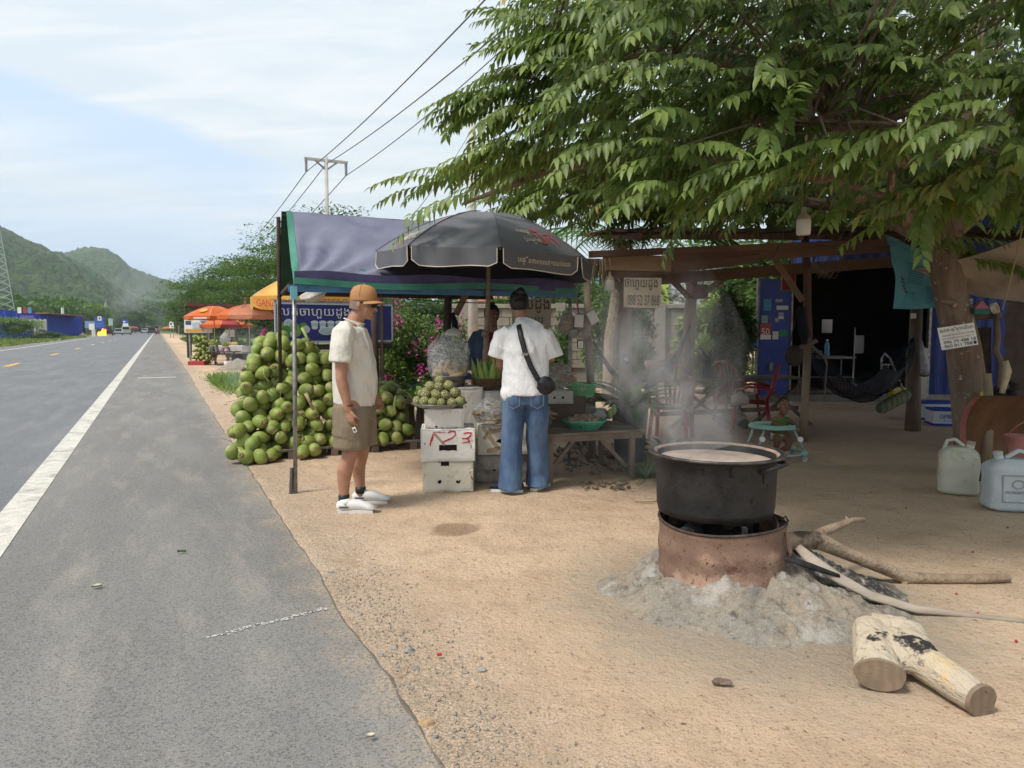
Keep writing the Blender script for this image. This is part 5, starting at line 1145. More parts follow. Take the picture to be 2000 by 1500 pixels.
# dark bags hanging by the bamboo post
bag = thing('hanging_handbag',A(1552,712,8.8),'dark brown handbag hanging by a long strap beside the bamboo post','bag')
mb = MB(); mb.ell(A(1551,695,8.8),(.115,.05,.13),16,10,amp=.2,fr=2,seed=3); mb.build('bag_body',mt('bag brown',(.035,.025,.022),(.06,.045,.04),sc=7,rough=.7),bag,smooth=True); mb = MB(); mb.tube([A(1541,680,8.8),A(1550,640,8.8),A(1560,600,8.85)],.008,6); mb.build('strap',m_wdark,bag)
mb = MB(); mb.tube([A(1568,600,8.75),A(1566,625,8.7),A(1570,650,8.7),A(1572,672,8.7)],[(.05,.03),(.09,.05),(.08,.05),(.05,.03)],10,jit=.15); mb.build('black_cloth_bundle',mt('black cloth',(.01,.012,.02),rough=1),smooth=True,label='bundle of dark cloth tied at the top of the bamboo post',cat='cloth')
# plastic bag on the thick post
pb = thing('carrier_bag',A(1806,730,9.6),'translucent white plastic bag with something brown, hanging on the thick post','plastic bag')
mb = MB(); mb.tube([A(1800,664,9.6),A(1802,690,9.6),A(1808,715,9.6),A(1806,732,9.6)],[(.01,.01),(.05,.03),(.10,.05),(.08,.05)],14,jit=.12,rnd=False); mb.build('bag_film',mt('film white',(.52,.53,.56),(.4,.41,.45),sc=18,rough=.4,alpha=.72),pb,smooth=True); mb = MB(); mb.ell(A(1806,731,9.6),(.075,.04,.035),12,8,amp=.2); mb.build('bag_contents',mt('bread',(.20,.11,.07),rough=.8),pb,smooth=True)
mb = MB(); q = A(1784,617,9.68); mb.box(q,(.07,.01,.07)); mb.build('paper_label',m_p['wht'],label='small white paper stuck high on the thick post',cat='paper')

# ---- long table of the yard, red chairs
lt0,lt1 = A(1278,745,9.6),A(1560,738,10.4)
lt = thing('long_table',Vector(((lt0.x + lt1.x) / 2,9.9,0)),'long grey wooden table with crossed legs behind the red chairs','table')
for k in range(4):
    mb = MB(); o_ = Vector((0,.16 * k,0)); mb.beam(lt0 + o_,lt1 + o_,.15,.03); mb.build('plank',m_woodh,lt,bevel=.003)
for f_ in (.32,.9):
    c_ = lt0.lerp(lt1,f_)
    for s_ in (-1,1): mb = MB(); mb.beam(Vector((c_.x - .42 * s_,c_.y + .1 + .03 * s_,0)),Vector((c_.x + .36 * s_,c_.y + .1 + .03 * s_,c_.z - .02)),.04,.07,up=(0,1,0)); mb.build('crossed_leg',m_wood,lt)
mb = MB(); c_ = lt0.lerp(lt1,.0); mb.beam(Vector((c_.x,c_.y,.25)),Vector((lt1.x,lt1.y,.25)),.04,.06); mb.build('foot_rail',m_wood,lt)
m_redp = mt('red plastic',(.30,.015,.03),(.34,.02,.035),sc=3,rough=.3,spec=.5)
def chair(loc,rz,label,mat=m_redp):
    t_ = thing('plastic_chair',loc,label,'chair','red plastic chairs in the yard',rz=rz); L = lambda x,y,z: ROOT[t_] @ Vector((x,y,z))   # faces +y
    mb = MB(); mb.grid(lambda u,v: L(-.21 + .42 * u,-.2 + .42 * v,.43 - .02 * sin(pi * u) + (.02 if v > .95 else 0)),8,8); mb.grid(lambda u,v: L(-.21 + .42 * u,-.2 + .42 * v,.41 - .02 * sin(pi * u)),8,8); mb.build('seat',mat,t_,smooth=True)
    for sx in (-1,1):
        mb = MB(); mb.tube([L(.23 * sx,.24,0),L(.20 * sx,.19,.42)],[(.03,.02),(.035,.022)],8); mb.build('leg',mat,t_,smooth=True); mb = MB(); mb.tube([L(.23 * sx,-.27,0),L(.20 * sx,-.2,.42)],[(.03,.02),(.035,.022)],8); mb.build('leg',mat,t_,smooth=True)
        mb = MB(); mb.tube([L(.20 * sx,-.2,.42),L(.24 * sx,-.25,.60),L(.22 * sx,-.31,.80),L(.10 * sx,-.34,.90),L(0,-.345,.915)],[(.030,.016)] * 5,8); mb.build('back_frame',mat,t_,smooth=True)
        mb = MB(); mb.tube([L(.24 * sx,-.24,.62),L(.27 * sx,.02,.64),L(.26 * sx,.17,.60),L(.22 * sx,.2,.43)],[(.022,.012)] * 4,8); mb.build('armrest',mat,t_,smooth=True)
    for k in range(5): x = (-2 + k) * .065; mb = MB(); mb.tube([L(x * .7,-.21,.43),L(x,-.28,.62),L(x * 1.2,-.34,.905 - abs(x) * .3)],[(.030,.006)] * 3,6); mb.build('back_slat',mat,t_,smooth=True)
    return t_
c1 = G(1310,858); c2 = G(1465,845); chair(c1,R_(158),'faded red plastic chair in the steam, left of the pair'); chair(c2,R_(70),'dark red plastic chair standing behind the baby walker')
chair(G(1440,822),R_(-60),'third red plastic chair half hidden behind the dark red one')
# kettle pot on chair, toy car
mb = MB(); mb.lathe([(0,0),(.10,0),(.11,.05),(.10,.12),(.04,.15),(.015,.17),(0,.17)],20,G(1445,790,.44)); mb.tube([G(1445,790,.44) + Vector((-.09,0,.12)),G(1445,790,.44) + Vector((-.05,0,.2)),G(1445,790,.44) + Vector((.05,0,.2)),G(1445,790,.44) + Vector((.09,0,.12))],.008,6); mb.build('enamel_pot',mt('pot pale',(.42,.36,.33),(.35,.3,.28),sc=5,rough=.5),smooth=True,label='pale pot with handle standing behind the red chairs',cat='pot')
mb = MB(); q = G(1432,835); mb.ell(q + Vector((0,0,.14)),(.20,.12,.09),14,8); mb.ell(q + Vector((.02,0,.23)),(.1,.09,.07),12,8); body = mb
tc_ = thing('toy_car',q,'grubby cream ride-on toy car behind the steam','toy'); body.build('body',mt('toy cream',(.38,.34,.24),(.28,.25,.2),sc=6,rough=.6),tc_,smooth=True)
for (dx,dy) in ((-.13,-.11),(.13,-.11),(-.13,.11),(.13,.11)): mb = MB(); mb.tube([q + Vector((dx,dy - .02,.065)),q + Vector((dx,dy + .02,.065))],.065,14); mb.build('wheel',mt('toy wheel',(.10,.09,.085),rough=.8),tc_)
for i,(px,c_) in enumerate(((1338,(.45,.08,.05)),(1345,(.5,.45,.5)))):
    mb = MB(); q = A(px,734,9.7); q.z = lt0.z + .04 + .012; mb.ell(q,(.05,.03,.018),10,6,amp=.4,seed=i); mb.build('snack_packet',mt('packet%d' % i,c_,rough=.4),smooth=True,label=('red-orange' if i == 0 else 'pale pink') + ' small packet lying on the long table',cat='packet')

# ---- potted plants
def bladeplant(c,n,L,wd,mat,spread,par=None,name='leaf',seed=1,up=.6,single=True):
    random.seed(seed); outs = []
    for i in range(n):
        a = 2 * pi * i / n * 1.62 + random.uniform(-.3,.3); l = L * random.uniform(.65,1.1); el = random.uniform(up,1.35); d = Vector((cos(a) * cos(el),sin(a) * cos(el),sin(el))); sd = Vector((-sin(a),cos(a),0)); mb = MB(); K = 6
        base = c + Vector((cos(a),sin(a),0)) * .03 * random.random()
        def fn(u,v):
            p = base + d * l * v + Vector((cos(a),sin(a),0)) * spread * l * v ** 2 - Vector((0,0,1)) * spread * l * v ** 2.4 * .75
            w = wd * sin(pi * min(1,.12 + v * .88)) ** .8; return p + sd * (u - .5) * w + Vector((0,0,.18 * w * abs(u - .5) * 2))
        mb.grid(fn,2,K); outs.append(mb.build(name,mat,par,smooth=True))
    return outs
m_lf = mt('blade green',(.06,.13,.035),(.10,.20,.05),sc=5,rough=.4,trans=.2); m_lf2 = mt('blade dark',(.02,.05,.02),(.04,.085,.03),sc=5,rough=.4,trans=.15); m_lf3 = mt('blade pale',(.22,.30,.20),(.10,.18,.08),sc=3,rough=.5,trans=.2)
def pot(c,r,h,m,par): mb = MB(); mb.lathe([(0,0),(r * .75,0),(r,h),(r * 1.06,h),(r * 1.06,h * .93),(r * .98,h * .93)],22,c); mb.lathe([(r * .98,h * .93),(0,h * .90)],22,c); return mb.build('pot',m,par,smooth=False)
def plant(name,q,r,h,mp,n,L,wd,mat,spread,label,seed,up=.6):
    t_ = thing(name,q,label,'potted plant'); pot(q,r,h,mp,t_); bladeplant(q + Vector((0,0,h * .9)),n,L,wd,mat,spread,t_,seed=seed,up=up); return t_
m_potb = mt('pot blue grey',(.05,.06,.075),(.08,.09,.10),sc=4,rough=.6)
plant('potted_plant',Vector((A(1230,820,7.55).x,7.55,0)),.20,.62,m_potb,34,.50,.115,m_lf,.55,'broad-leaved plant in a tall blue-grey tub at the end of the plank table',5,up=.25)
plant('potted_plant',Vector((A(1384,735,10.0).x,10.0,lt0.z + .012)),.11,.17,m_potb,30,.42,.055,m_lf2,.35,'dark spiky plant in a pot on the long table',6,up=.5)
plant('potted_plant',Vector((A(1132,735,8.6).x,8.6,0)),.13,.55,m_potb,20,.36,.09,m_lf3,.35,'pale variegated plant behind the light green basket',7,up=.45)
plant('potted_plant',Vector((A(1408,700,13.5).x,13.5,0)),.16,.25,mt('terracotta',(.28,.12,.07),rough=.8),26,.6,.09,m_lf,.4,'bushy plant in a terracotta pot far behind the long table',8)
for (px,py,n,L,wd,mat,lab,sd) in ((1262,935,36,.34,.022,m_lf3,'striped spider plant tuft on the ground beside the stove',11),(1298,885,22,.34,.07,m_lf,'low broad-leaved plant growing behind the big pot',12),(1400,745,14,.5,.04,m_lf,'upright green plant growing in the yard behind the table',13),(1100,700,16,.5,.06,m_lf3,'upright pale plant in front of the earth bank',14),
    (1330,745,16,.40,.03,m_lf3,'tuft of snake plants beside the crooked post',15)):
    q = G(px,py); t_ = thing('garden_plant',q,lab,'plant'); bladeplant(q,n,L,wd,mat,.5,t_,seed=sd,up=.3)
# strap-leaved lilies behind the coconuts
for i,(px,Y,n,L,w_,mm) in enumerate(((748,9.6,26,.75,.035,m_lf2),(775,9.5,26,.7,.04,m_lf2),(800,9.3,22,.65,.045,m_lf2),(822,9.1,16,.6,.10,mt('blade lime',(.20,.33,.05),(.28,.40,.07),rough=.45,trans=.3)),(838,9.8,22,.75,.05,m_lf2))):
    q = A(px,760,Y); q.z = .35; t_ = thing('lily_clump',Vector((q.x,Y,0)),['leftmost dark strap-leaved clump behind the man','dark strap-leaved clump right of the man','dark strap-leaved clump above the right coconuts','bright lime broad leaf clump beside the basin','dark clump behind the lime leaves'][i],'plant'); bladeplant(q,n,L,w_,mm,.6,t_,seed=40 + i,up=.5)
    mb = MB(); mb.tube([Vector((q.x,Y,0)),q + Vector((0,0,.05))],[.09,.05],8,jit=.1); mb.build('stalk',m_bark,t_)

# ---- bougainvillea hedge, bushes, trees behind
def bush(name,px,py0,py1,wpx,Y,n,leaf,mat,label,seed,cat='bush',dep=None,flower=None,clumps=26,z0=0):
    a,b = A(px,py1,Y),A(px,py0,Y); h = b.z - z0; wx = wpx / F * Y; t_ = thing(name,Vector((a.x,Y,z0)),label,cat); me = crownmesh(name,n,(wx / 2,(dep or wx) / 2,h / 2),leaf,mat,seed,clumps)
    obj('foliage',me,(0,0,h / 2),parent=t_)
    mb = MB()
    for k in range(3): mb.tube([Vector((a.x + (k - 1) * .1,Y,z0)),Vector((a.x + (k - 1) * wx * .2,Y,z0 + h * .6))],[.03,.012],5)
    mb.build('stems',m_bark,t_,kind='stuff')
    if flower:
        rg = np.random.RandomState(seed); nf = flower[1]; cc = rg.normal(size=(nf // 22 + 1,3)); cc /= np.linalg.norm(cc,axis=1)[:,None]; cc[:,1] = -abs(cc[:,1]); P = cc[rg.randint(0,len(cc),nf)] * .88 + rg.normal(size=(nf,3)) * .075; P *= np.array([wx / 2,(dep or wx) / 2,h / 2])
        V,T = leafbatch(P,rg.normal(size=(nf,3)),.035 + .03 * rg.rand(nf),.03 + .03 * rg.rand(nf),seed); f = obj('blossom',npmesh('blossom',V,T,flower[0]),(0,0,h / 2),parent=t_); f['kind'] = 'stuff'
    return t_
m_boug = mt('magenta',(.52,.05,.26),(.60,.10,.34),sc=9,rough=.7,trans=.3)
GB2 = leafm('leaf_boug',(.05,.12,.025),(.20,.30,.07))
bush('bougainvillea',790,575,760,150,10.6,15000,.060,GB2,'tall bougainvillea hedge with magenta blossoms behind the stall, left part',51,dep=1.2,flower=(m_boug,330),clumps=60)
bush('bougainvillea',872,590,770,90,10.8,8000,.060,GB2,'bougainvillea with magenta blossoms left of the vendor',52,dep=1.1,flower=(m_boug,180),clumps=40)
bush('bougainvillea',526,632,720,44,10.5,1600,.05,G1,'small bougainvillea spray left of the blue sign',53,dep=.5,flower=(m_boug,300),clumps=12)
bush('bougainvillea',508,690,740,40,11.5,1200,.05,GB2,'low bougainvillea in the grass left of the heap',54,dep=.5,flower=(m_boug,110),clumps=10)
bush('bush',1195,540,720,150,15.0,7000,.13,GB2,'bright green bush around the leaning palm trunk',55,dep=1.6)
bush('bush',1000,555,640,160,19,5000,.14,G1,'green tree top behind the block wall',56,dep=2)
bush('bush',1400,575,730,170,15.5,6500,.20,leafm('leaf_mango',(.13,.20,.04),(.32,.42,.10)),'light green long-leaved mango bush behind the long table',57,dep=2)
bush('bush',1250,610,735,90,13.8,3500,.09,G1,'dull green shrub behind the square post',58,dep=1)
bush('creeper_tree',1432,515,750,95,11.4,9000,.07,G2,'tall post smothered in dark creeper left of the blue door',59,cat='tree',dep=.7,clumps=40)
bush('bush',1470,540,720,100,19,3500,.16,GB2,'sunlit yellow-green foliage behind the creeper',60,dep=1.6)
bush('bush',1090,590,690,50,15.5,1500,.12,G1,'green shrub behind the earth bank',61,dep=1)
for i,(px,Y,h,wd,me) in enumerate(((1010,34,4.2,8,CR[0]),(1160,30,4.6,8,CR[1]),(1300,36,5,9,CLT),(1440,30,6,9,CR[2]),(1560,28,7,9,CR[0]),(1700,26,7.5,10,CR[1]),(1850,26,8,10,CR[2]),(2050,24,8,10,CR[0]),(860,30,3.4,6,CR[1]),(780,32,3.3,6,CR[2]),(700,34,3.3,7,CR[0]))):
    tree(px,Y,h,wd,me,label=['round tree far behind the white shirt','tree far behind the hanging bags','pale tree beside the white building','tall tree behind the creeper','tree behind the blue door','big tree behind the house, middle','big tree behind the house, right','tree beyond the right edge of the house','small tree behind the vendor','small tree behind the hedge','small tree behind the cap'][i],group='trees behind the yard',base=.2)
wood('distant_wood',12000,lambda rg: (rg.uniform(4,90),rg.uniform(48,75),rg.rand() ** .7 * 6),1.0,G2,'belt of trees behind the houses of the yard',66)
# palm trunk
mb = MB(); P = [Vector((A(1188,700,13.2).x,13.2,0)),A(1193,660,13.2),A(1203,600,13.2),A(1210,540,13.2),A(1214,470,13.2)]
for i in range(len(P) - 1):
    for k in range(6):
        a,b = P[i].lerp(P[i + 1],k / 6),P[i].lerp(P[i + 1],(k + 1) / 6); mb.tube([a,b],[.125,.118],12)
palm = thing('palm_tree',P[0],'leaning ringed palm trunk behind the square post','palm tree'); mb.build('trunk',mt('palm bark',(.30,.25,.19),(.20,.165,.12),sc=12,rough=.95,bump=1,bs=50),palm)
for k in range(10):
    a = k * .66; mb = MB(); top = P[-1]
    R = [top + Vector((cos(a) * r,sin(a) * r,.5 * r - .28 * r * r)) for r in np.linspace(0,2.6,9)]
    mb.tube(R,.02,4)
    for i in range(1,9):
        for j in range(3):
            q = R[i - 1].lerp(R[i],j / 3)
            for s_ in (-1,1): t_ = Vector((-sin(a) * s_ + cos(a) * .5,cos(a) * s_ + sin(a) * .5,-.55)).normalized() * .55; sd = Vector((cos(a),sin(a),0)) * .03; mb.add([q - sd,q + sd,q + t_],[(0,1,2)])
    mb.build('frond',m_lf,palm)
# earth bank and block wall
def moundmesh(name,c,rx,ry,h,mat,label,seed,n=60,fr=2.5,cat=None,kind='stuff',pw=1.0,rough_=.2):
    mb = MB()
    def fn(u,v):
        x,y = (u * 2 - 1) * 1.15,(v * 2 - 1) * 1.15; q = math.hypot(x,y); k = max(0,1 - q ** 1.6) ** pw
        nz = mnoise.fractal(Vector((x * fr + seed,y * fr,seed)),1,2,5); return c + Vector((x * rx,y * ry,h * k * (1 + rough_ * nz) + (-.03 if q > 1.02 else .0) + .03 * h * nz * (k > 0)))
    mb.grid(fn,n,n); return mb.build(name,mat,smooth=True,label=label,cat=cat,kind=kind)
m_earth = mt('pink earth',(.42,.32,.25),(.34,.25,.19),sc=4,rough=1,bump=3,bs=18,dirt=((.12,.15,.06),2,.62,.1))
moundmesh('earth_bank',G(1150,716) + Vector((0,1.2,0)),2.5,1.3,.72,m_earth,'bank of bare pinkish earth behind the hanging bags',5,cat='earth')
m_block = mt('block',(.30,.27,.22),(.24,.215,.18),sc=5,rough=.95,bump=1,bs=40,rand=.3)
bw = thing('block_wall',(A(1050,660,17).x,17,0),'unpainted grey concrete block wall behind the stall','wall'); xa,xb = A(880,650,17).x,A(1420,650,17).x
mb = MB(); mb.box(((xa + xb) / 2,17.13,.97),(xb - xa,.10,1.92)); mb.build('mortar',mt('mortar',(.20,.185,.16),rough=1),bw)
bm = MB(); bm.box((0,0,0),(.385,.14,.182),j=.003); bme = bm.mesh('block',m_block); nb_ = 0
for r_ in range(7):
    for k in range(int((xb - xa) / .4)):
        obj('concrete_block',bme,(xa + .2 + k * .4 + (.2 if r_ % 2 else 0) - bw.location.x,.10 + random.uniform(-.006,.006),1.77 - r_ * .2),parent=bw)
mb = MB(); mb.box(((xa + xb) / 2,17.1,1.93),(xb - xa + .1,.24,.1)); mb.build('coping',m_block,bw,bevel=.01)
for px in (905,1095,1290): mb = MB(); x = A(px,650,16.9).x; mb.box((x,17.02,1.0),(.22,.26,2.02)); mb.build('pillar',mt('pillar',(.26,.24,.2),rough=1),bw)
# buildings behind
tb_ = thing('teal_roofed_building',(A(1170,600,34).x,36,0),'long building with a teal metal roof behind the block wall','building')
a,b = A(1035,595,34),A(1300,560,34); mb = MB(); mb.grid(lambda u,v: Vector((a.x + (b.x - a.x) * u,33 + 4 * v,a.z + .1 + 1.5 * v + .03 * sin(u * 160))),200,1); mb.build('roof',mt('teal roof',(.06,.22,.22),(.05,.18,.18),sc=2,rough=.5),tb_); mb = MB(); mb.box(((a.x + b.x) / 2,36,a.z / 2),(b.x - a.x - .6,4,a.z)); mb.build('wall',mt('dark blue wall',(.05,.08,.13),(.07,.1,.14),sc=1,rough=.7),tb_)
for k in range(5): mb = MB(); mb.box((a.x + 1 + k * 1.25,33.97,a.z - .75),(.7,.06,.8)); mb.build('window',mt('pane dark',(.03,.04,.05),rough=.2),tb_)
wb = thing('white_building',(A(1320,600,30).x,32,0),'white building with a lime green corner strip seen under the shed beam','building')
a,b = A(1292,640,29),A(1450,500,29); mb = MB(); mb.box(((a.x + b.x) / 2,31,2.3),(b.x - a.x,4,4.6)); mb.build('wall',mt('lilac white',(.60,.62,.74),(.55,.57,.7),sc=2,rough=.7),wb); mb = MB(); mb.box((a.x + .12,28.96,2.3),(.28,.08,4.6)); mb.build('lime_strip',mt('lime',(.42,.58,.10),rough=.7),wb)
wb2 = thing('red_roofed_house',(A(925,600,27).x,28,0),'small house with red tiled roof behind the vendor','house')
a,b = A(905,600,27),A(965,600,27); mb = MB(); mb.box(((a.x + b.x) / 2,28.5,1.25),(b.x - a.x,3,2.5)); mb.build('wall',mt('cream wall',(.5,.45,.36),rough=.8),wb2); mb = MB(); mb.grid(lambda u,v: Vector((a.x - .2 + (b.x - a.x + .8) * u,26.7 + 2 * v,2.42 + .9 * v)),4,4); mb.build('roof',mt('red tiles',(.30,.11,.07),(.36,.16,.1),sc=8,rough=.8),wb2)
mb = MB(); mb.box(((a.x + b.x) / 2 + .3,26.98,1.5),(.5,.05,.8)); mb.build('window',MATS['pane dark'],wb2)
# pipe rail and fallen post behind
mb = MB(); mb.tube([A(1262,712,12.5),A(1345,704,12.8)],.07,10); mb.build('fallen_log',m_hemp,smooth=True,label='pale log lying across behind the square post',cat='log')
sc_ = thing('scarecrow_stump',G(1445,752),'stump draped with pale cloth in front of the creeper','stump'); q = G(1445,752)
mb = MB(); mb.tube([q,q + Vector((0,0,.5)),q + Vector((.03,0,.75))],[.16,.12,.10],10,jit=.12); mb.build('stump',m_hemp,sc_,smooth=True); mb = MB(); mb.ell(q + Vector((-.08,-.05,.95)),(.17,.13,.2),16,12,amp=.5,fr=2.2,seed=2); mb.tube([q + Vector((-.1,-.1,.85)),q + Vector((-.05,-.14,.45))],[(.08,.03),(.05,.02)],8,jit=.2); mb.build('pale_cloth',mt('pale cloth',(.45,.40,.31),(.34,.3,.24),sc=9,rough=.9),sc_,smooth=True)
mb = MB(); q = A(1462,672,12.5); mb.box(q,(.28,.2,.14)); mb.build('blue_crate',m_p['skyb'],label='blue printed box on a shelf behind the draped stump',cat='box'); mb = MB(); mb.box(A(1460,684,12.6),(.4,.3,.03)); mb.box(A(1443,720,12.6) ,(.04,.04,1.0)); mb.build('small_shelf',m_wood,kind='stuff',label='rough shelf beside the blue door',cat='shelf')

# ---- right side: teal sack cloth, beige awning, hanging things, metal sheet, jerrycans
m_sack = mt('teal sack',(.13,.34,.38),(.105,.29,.33),sc=4,rough=.8,bump=.5,bs=150,dirt=((.05,.13,.15),5,.56,.15))
C1,C2,C3,C4 = A(1728,458,7.7),A(1862,520,7.2),A(1845,598,7.2),A(1744,603,7.6)
def ck(u,v): 
    p = C4.lerp(C3,u).lerp(C1.lerp(C2,u),v); return p + Vector((.06 * sin(pi * v) * (1 - u) - .05 * sin(pi * v) * 0,.05 * mnoise.noise(Vector((u * 4,v * 4,1))),.03 * sin(pi * u) * (v - .5)))
sk = thing('teal_sack_cloth',C4,'opened-out teal woven sack hung as a sunshade left of the tree trunk','cloth'); mb = MB(); mb.grid(ck,24,20); mb.build('cloth',m_sack,sk,smooth=True)
text_on('lettering','9006',lambda x,y: ck(.10 + .12 * (1 - y) * .7 + .06 * x,.46 - .24 * x) + Vector((0,-.012,0)),mt('print red dk',(.12,.03,.03),rough=.8),sk)
mb = MB()
for k in range(9):
    for j in range(2): p,q_ = ck(.25 + .35 * j,.40 - .0 + .035 * k - .3 * j),ck(.52 + .22 * j,.40 + .035 * k - .3 * j); mb.beam(p + Vector((0,-.01,0)),q_ + Vector((0,-.01,0)),.002,.006)
mb.build('fine_print',mt('teal print',(.05,.12,.16),rough=.8),sk,kind='stuff')
mb = MB(); D1,D2,D3,D4 = A(1785,527,7.0),A(2080,430,6.2),A(2080,600,6.4),A(1900,578,6.9)
mb.grid(lambda u,v: (D1.lerp(D4,min(1,u * 2.2)) if u < .45 else D4.lerp(D3,(u - .45) / .55)).lerp(D1.lerp(D2,u),v) + Vector((0,.06 * mnoise.noise(Vector((u * 3,v * 3,2))),-.05 * sin(pi * u) * v)),30,16); mb.build('beige_awning',mt('beige tarp',(.36,.29,.235),(.30,.24,.19),sc=3,rough=.8,dirt=((.12,.095,.08),3,.55,.2)),smooth=True,label='sagging brown-beige tarpaulin stretched behind the tree trunk',cat='tarpaulin')
mb = MB(); mb.box(A(1935,470,10.5),(1.4,.05,.9)); mb.build('blue_gable',m_blue,label='dark blue board above the beige awning, behind the tree',cat='board')
pbeam('hanging_plank',A(1878,452,6.6),A(1912,422,6.5),.03,.11,m_beam2,par=None) if False else None
mb = MB(); mb.beam(A(1876,455,6.4),A(1912,422,6.4),.03,.10,up=(0,1,0)); mb.build('slanting_plank',m_beam2,label='brown plank slanting out of the foliage above the awning',cat='plank')
# crooked rail and forked poles at the right
m_pole = mt('crooked',(.16,.115,.09),(.11,.08,.06),sc=8,rough=.95,bump=1,bs=40)
mb = MB(); mb.tube([A(1890,622,6.9),A(1925,618,6.9),A(1955,614,6.8)],[.028,.03,.03],8,jit=.1); mb.tube([A(1945,610,6.8),A(1948,660,6.8),A(1944,685,6.8),A(1955,710,6.8),A(1952,760,6.8),Vector((A(1950,900,6.8).x,6.8,0))],[.025,.027,.03,.028,.03,.03],8,jit=.12); mb.build('forked_pole_rack',m_pole,smooth=True,label='rack of crooked poles right of the tree trunk',cat='rack')
mb = MB(); mb.tube([A(1921,640,7.6),Vector((A(1921,900,7.6).x,7.6,0))],.07,10,jit=.08); mb.build('wooden_post',m_wdark,smooth=True,label='dark post directly right of the tree trunk',cat='post')
mb = MB(); mb.tube([A(1928,730,6.5),A(1932,800,6.5),Vector((A(1926,900,6.5).x,6.5,0))],[.035,.04,.05],8,jit=.15); mb.build('stake',m_hemp,smooth=True,label='short stake between the trunk and the curved metal sheet',cat='stake')
q = A(1918,601,6.7); mb = MB(); mb.poly([q + Vector((-.066,0,-.06)),q + Vector((.07,0,-.06)),q + Vector((.07,0,-.01)),q + Vector((-.066,0,-.01))],(0,.05,0)); tw = thing('tin_box',q,'little pink and green toy house on the crooked rail','toy'); mb.build('green_base',mt('toy green',(.02,.13,.09),rough=.5),tw); mb = MB(); mb.poly([q + Vector((-.068,-.003,-.008)),q + Vector((.072,-.003,-.008)),q + Vector((.0,-.003,.065))],(0,.055,0)); mb.build('pink_roof',mt('toy pink',(.42,.14,.18),rough=.5),tw)
q = A(1943,602,6.6); mb = MB(); M = Matrix.Rotation(R_(70),3,'X') @ Matrix.Rotation(R_(35),3,'Y'); mb.lathe([(.038,-.02),(.05,-.02),(.05,.02),(.038,.02),(.038,-.02)],20,q,M); mb.build('tape_roll',mt('tape roll',(.42,.37,.30),rough=.5),smooth=False,label='roll of pale tape hanging beside the toy house',cat='tape roll')
for i in range(5): mb = MB(); mb.box(A(1894,586 + i * 6,6.8),(.05,.02,.024)); mb.build('label_tag',m_p['grey'],label='small pale tag in the column hanging right of the trunk',cat='tag',group='pale tags right of the trunk')
mb = MB(); mb.tube([A(1998,440,6.2),A(1985,500,6.2),A(1965,580,6.3),A(1958,605,6.4)],.006,5); mb.build('hanging_rope',mt('cord yellow',(.30,.26,.12),rough=.8),label='thin yellowish cord hanging down in front of the awning',cat='cord')
mb = MB(); mb.tube([A(1965,705,6.2),A(1968,725,6.2),A(1962,748,6.2),A(1957,768,6.2)],[(.04,.02),(.065,.03),(.05,.025),(.035,.02)],14,jit=.12); mb.build('hanging_cloth',mt('beige cloth',(.40,.33,.23),(.32,.26,.18),sc=14,rough=.95,bump=1,bs=30),smooth=True,label='beige work cloth hung on the crooked pole at the right edge',cat='cloth')
mb = MB(); mb.tube([A(1918,765,6.7),A(1922,780,6.7),A(1920,798,6.7)],[(.03,.02),(.035,.02),(.02,.015)],8,jit=.25); mb.build('yellow_bag',mt('yellow bag',(.45,.48,.05),rough=.4),smooth=True,label='small yellow plastic bag stuck beside the trunk',cat='bag')
for i,(px,py,s_) in enumerate(((1945,760,1.0),(1958,775,.8),(1970,765,.9),(1940,785,.7),(1975,748,.7))):
    mb = MB(); mb.tube([A(px,py,6.6),A(px + 8,py + 10 * s_,6.5),A(px - 4,py + 24 * s_,6.5)],[.03 * s_,.05 * s_,.03 * s_],8,jit=.3); mb.build('charred_root',mt('charred',(.02,.017,.016),(.04,.03,.025),sc=9,rough=1),smooth=True,label='dark charred root piece in the tangle under the hanging cloth',cat='root',group='charred roots right of the trunk')
# dark corrugated barrel behind
mb = MB(); mb.grid(lambda u,v: Vector((A(1960,700,7.4).x + 1.6 * u,7.4 + .3 * sin(pi * u),2.3 * v + 0)) + Vector((0,.02 * sin(v * 60),0)),6,120); mb.build('slatted_wall',mt('slat brown',(.06,.045,.035),(.04,.03,.025),sc=5,rough=.9),smooth=True,label='dark ribbed wall at the right edge behind the hanging cloth',cat='wall')
# curved rusty sheet
m_sheet = mt('rust sheet',(.13,.065,.035),(.20,.11,.06),sc=3,rough=.55,metal=.3,stretch=(3,1,.4),bump=.3,bs=20); q = G(1930,900)
def csh(u,v): x = -.06 + .95 * u; th = -.3 + 1.9 * v; return Vector((A(1922,900,6.2).x + x + .28 * (1 - cos(th)) * .4,6.25 + .5 * (1 - v) * .0 + .25 * sin(th),.84 - .62 * v ** 1.2 * 1.0 + .04 * sin(th * 1.5)))
mb = MB(); mb.grid(csh,10,24); cs_ = thing('curved_metal_sheet',q,'curved rusty metal sheet with a pink painted edge at the right border','metal sheet'); mb.build('sheet',m_sheet,cs_,smooth=True); mb = MB(); mb.grid(lambda u,v: csh(0,v) + Vector((-.055 + .055 * u,-.004,0)),2,24); mb.build('pink_edge',mt('pink edge',(.32,.12,.11),(.24,.09,.08),sc=9,rough=.6),cs_,smooth=True)
